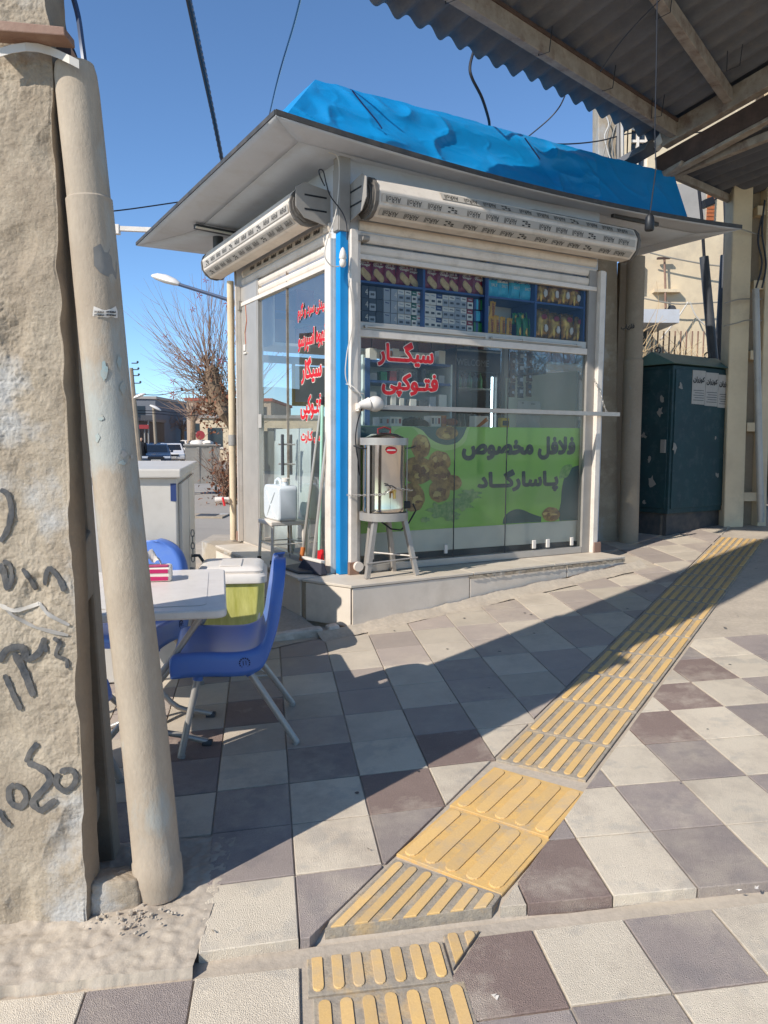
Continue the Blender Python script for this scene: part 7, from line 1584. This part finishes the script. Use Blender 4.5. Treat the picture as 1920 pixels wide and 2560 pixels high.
# ---- far street, left
def house(name, label, x0, x1, y0, y1, z1_, m_, floors=3, cols=4, roof=None, base=-.3, win='win_dark', side=True):
    t = thing(name, label, 'building', ((x0 + x1) / 2, y0, base))
    MB().box(x0, x1, y0, y1, base, z1_).build('wall', m_, t)
    MB().box(x0 - .15, x1 + .15, y0 - .15, y1 + .15, z1_, z1_ + .25).build('roof', roof or m_, t)
    fh = (z1_ - base - .8) / floors; cw = (x1 - x0) / cols
    for f_ in range(floors):
        for c_ in range(cols):
            w = MB().box(x0 + cw * (c_ + .25), x0 + cw * (c_ + .75), y0 - .03, y0 - .001, base + .6 + fh * (f_ + .25), base + .6 + fh * (f_ + .8)).build('window', win, t)
            MB().box(x0 + cw * (c_ + .22), x0 + cw * (c_ + .78), y0 - .08, y0 - .031, base + .6 + fh * (f_ + .2), base + .6 + fh * (f_ + .25)).build('sill', 'white_metal', w)
    return t
P_ = lambda u, v, Y: at(u, v, Y)
a_ = P_(338, 997, 75); b_ = P_(388, 997, 75); house('grey_building', 'plain dark grey building with a pale parapet at the left of the street', a_.x - 6, b_.x, 75, 95, a_.z, 'bld_grey', 2, 2, 'plaster_grey')
a_ = P_(466, 1002, 66); b_ = P_(560, 1002, 66); house('beige_house', 'tall beige house with a red roof edge behind the pollarded tree', a_.x, b_.x + 4, 66, 80, a_.z, 'bld_beige', 3, 5, 'roof_red')
a_ = P_(376, 1069, 95); b_ = P_(436, 1068, 95); house('shop_building', 'low tan shop building across the end of the street', a_.x, b_.x, 95, 105, a_.z, 'bld_tan', 1, 5, 'plaster')
a_ = P_(436, 1072, 88); b_ = P_(470, 1068, 88); house('white_shop', 'low white fronted shop under small yellow and white signs', a_.x, b_.x, 88, 98, a_.z, 'bld_beige', 1, 3, 'bld_dark')
a_ = P_(500, 1045, 58); house('tan_house', 'low pale house behind the tree trunk and dumpster', a_.x, a_.x + 9, 58, 66, a_.z, 'plaster', 1, 4, 'plaster_grey')
a_ = P_(320, 1060, 52); b_ = P_(344, 1040, 60); house('dark_shopfront', 'dark shopfront at the left edge of the street', a_.x - 8, b_.x - .8, 56, 70, 3.0, 'bld_dark', 1, 3, 'bld_grey')
for u0, v0, u1, v1, Y, m_, lab in ((433, 1062, 445, 1082, 84, 'sign_yellow', 'small yellow square sign above the far shops'), (434, 1080, 450, 1092, 84, 'white_print', 'white board sign under the yellow one'), (452, 1050, 462, 1075, 84, 'white_print', 'tall white notice board right of the yellow sign'), (352, 1038, 382, 1050, 53, 'bld_dark', 'dark cantilevered sign frame left of the street'), (345, 1062, 371, 1072, 53, 'red_deep', 'black and red lit shop sign left of the street')):
    a_, b_ = P_(u0, v1, Y), P_(u1, v0, Y); t = thing('sign', lab, 'sign', a_)
    MB().box(a_.x, b_.x, Y, Y + .15, a_.z, b_.z).build('panel', m_, t); MB().tube([((a_.x + b_.x) / 2, Y + .3, gz(a_.x, Y) - .05), ((a_.x + b_.x) / 2, Y + .3, b_.z)], .06, 6).build('post', 'grey_steel', t)
ns = P_(501, 1088, 34); t = thing('road_sign', 'round red no stopping sign on a thin pole beyond the dumpster', 'road sign', ns)
MB().tube([(ns.x, 34, ns.z), (ns.x, 33.97, ns.z)], .2, 20).build('disc', 'red_deep', t); MB().tube([(ns.x, 34.03, gz(ns.x, 34) - .05), (ns.x, 34.03, ns.z)], .03, 6).build('pole', 'grey_steel', t)
lamp(P_(374, 1013, 50), P_(384, 1018, 50), 1.3, 'white street lamp on a pale pole right of the grey building', .05, V((P_(391, 1090, 50).x, 50, gz(-13, 50) - .05)))
lamp(P_(330, 998, 40), P_(345, 992, 40), 1.2, 'street lamp head on the ladder pole at the left of the street', .04)
up_ = P_(336, 1060, 40); t = thing('utility_pole', 'distant concrete pole with dark insulator arms at the left', 'utility pole', up_)
MB().tube([(up_.x + .25, 40, gz(up_.x, 40) - .05), P_(328, 920, 40)], [.16, .1], 8).build('pole', 'concrete_side', t, smoothf=True)
for v_, L_ in ((908, 15), (924, 17), (939, 18), (958, 22)):
    ar = MB().bar(P_(329, v_, 40), P_(329 + L_, v_, 40), .05, .05).build('arm', 'dark_grey', t); MB().ball(P_(329 + L_, v_ - 3, 40), .06, 6).build('insulator', 'dark_grey', ar, smoothf=True)
for v0, v1 in ((985, 975), (1026, 1032), (1033, 1040)): cable([P_(340, v0, 40), P_(400, v0 + 2, 41), P_(470, v1, 43), P_(600, v1 - 14, 46)], .02, 'cable', {985: 'upper dark wire crossing the street beyond the tree', 1026: 'middle wire sagging across the far street', 1033: 'lowest wire sagging across the far street'}[v0])
random.seed(77)
for k, (u_, v_, Y) in enumerate(((410, 1085, 80), (455, 1080, 82), (480, 1060, 55), (398, 1070, 86))):
    c = P_(u_, v_ + 6, Y); t = thing('bare_tree', ['bare grey street tree behind the white sedan', 'bare street tree beside the white notice board', 'bare street tree in front of the beige house', 'bare street tree right of the far lamp pole'][k], 'tree', c); mb = MB(); z0_ = gz(c.x, Y) - .05
    MB().tube([(c.x, Y, z0_), (c.x + .1, Y, c.z + 1)], [.25, .16], 8).build('trunk', 'bark', t, smoothf=True)
    for q in range(46): shoot(V((c.x + .1, Y, c.z + random.uniform(.2, 1))), R(random.uniform(20, 160)), random.uniform(1.2, 3.2), 0, .035, random.uniform(-.4, .4), mb)
    mb.build('crown', 'twig', t)['kind'] = 'stuff'
for k, (x0, y0, L_, h_, m_, lab) in enumerate(((-30, 6, 12, 5.5, 'bld_beige', 'unseen beige shop across the street, added for reflections'), (-31, 19, 10, 7.5, 'bld_dark', 'unseen dark three storey house across the street, added for reflections'), (-30, 30, 9, 4.5, 'bld_tan', 'unseen tan low shop across the street, added for reflections'), (-33, 40, 10, 6.0, 'bld_grey', 'unseen grey house across the street, added for reflections'))):  # houses out of view, added to darken the reflections in the door glass
    t = thing('unseen_house', lab, 'building', (x0, y0, -.1)); MB().box(x0 - 8, x0, y0, y0 + L_, -.3, h_).build('wall', m_, t)
    for q in range(3): MB().box(x0 + .001, x0 + .03, y0 + 1 + q * L_ / 3, y0 + 1 + (q + .6) * L_ / 3, .1, 2.6).build('shopfront', 'win_dark', t)
# hills
hm = MB()
def hill(a, b):
    th = R(60 + 100 * a); r = 420 + 160 * b; h = (26 + 20 * noise.fractal(V((a * 5, 0, 3)), 1, 2, 4)) * math.sin(math.pi * min(b * 1.0, 1) * .5)
    return (r * math.cos(th), r * math.sin(th), -4 + h)
hm.grid(hill, 90, 10); struct(hm.build('hills', 'hill', smoothf=True))
# street: manhole
mh = P_(520, 1291, 12.6); mz = gz(mh.x, 12.6) - .05; t = thing('manhole', 'square concrete manhole frame in the street left of the kiosk', 'manhole', (mh.x, 12.6, mz))
MB().box(mh.x - .3, mh.x + .3, 12.3, 12.9, mz, mz + .03).build('frame', 'concrete', t, bevel=.005); MB().box(mh.x - .16, mh.x + .16, 12.42, 12.78, mz + .03, mz + .034).build('cover', 'dark_grey', t)
# gum spots on the tiles
random.seed(91); gm_ = MB()
for k in range(44):
    x_, y_ = random.uniform(-.4, 3.2), random.uniform(2.2, 6.2); r_ = random.uniform(.004, .012)
    if abs((V((x_, y_, 0)) - STP).dot(STN) - SW / 2) < SW / 2 + .03: continue
    n = 9; gm_.add([V((x_ + r_ * math.cos(2 * math.pi * q / n) * random.uniform(.7, 1.2), y_ + r_ * math.sin(2 * math.pi * q / n) * random.uniform(.7, 1.2), gz(x_, y_) + .0162)) for q in range(n)], [tuple(range(n))])
o_ = gm_.build('gum_spots', 'dark_grey', pavement); o_['kind'] = 'stuff'
# litter
random.seed(55)
for k, (u_, v_) in enumerate(((1238, 2484), (1298, 1501), (1845, 2240), (1890, 2235), (533, 2345), (925, 2138))):
    p = G(u_, v_); s_ = .012; tag(MB().add([p + V((random.uniform(-s_, s_), random.uniform(-s_, s_), .018 + random.uniform(0, .008) - (.03 if v_ > 2400 else 0))) for _ in range(7)], [(0, 1, 2), (2, 3, 4), (4, 5, 6), (0, 3, 6)]).build('litter', 'white_print' if k < 4 else 'concrete'), ['torn scrap of foil on the dark red tile in front', 'crushed white cup scrap near the kiosk foot', 'white scrap in the mortar seam at the right', 'second white scrap in the seam near the right edge', 'small pebble on the cement collar', 'small brown pebble on the pale tile'][k], 'litter')
#SPLIT
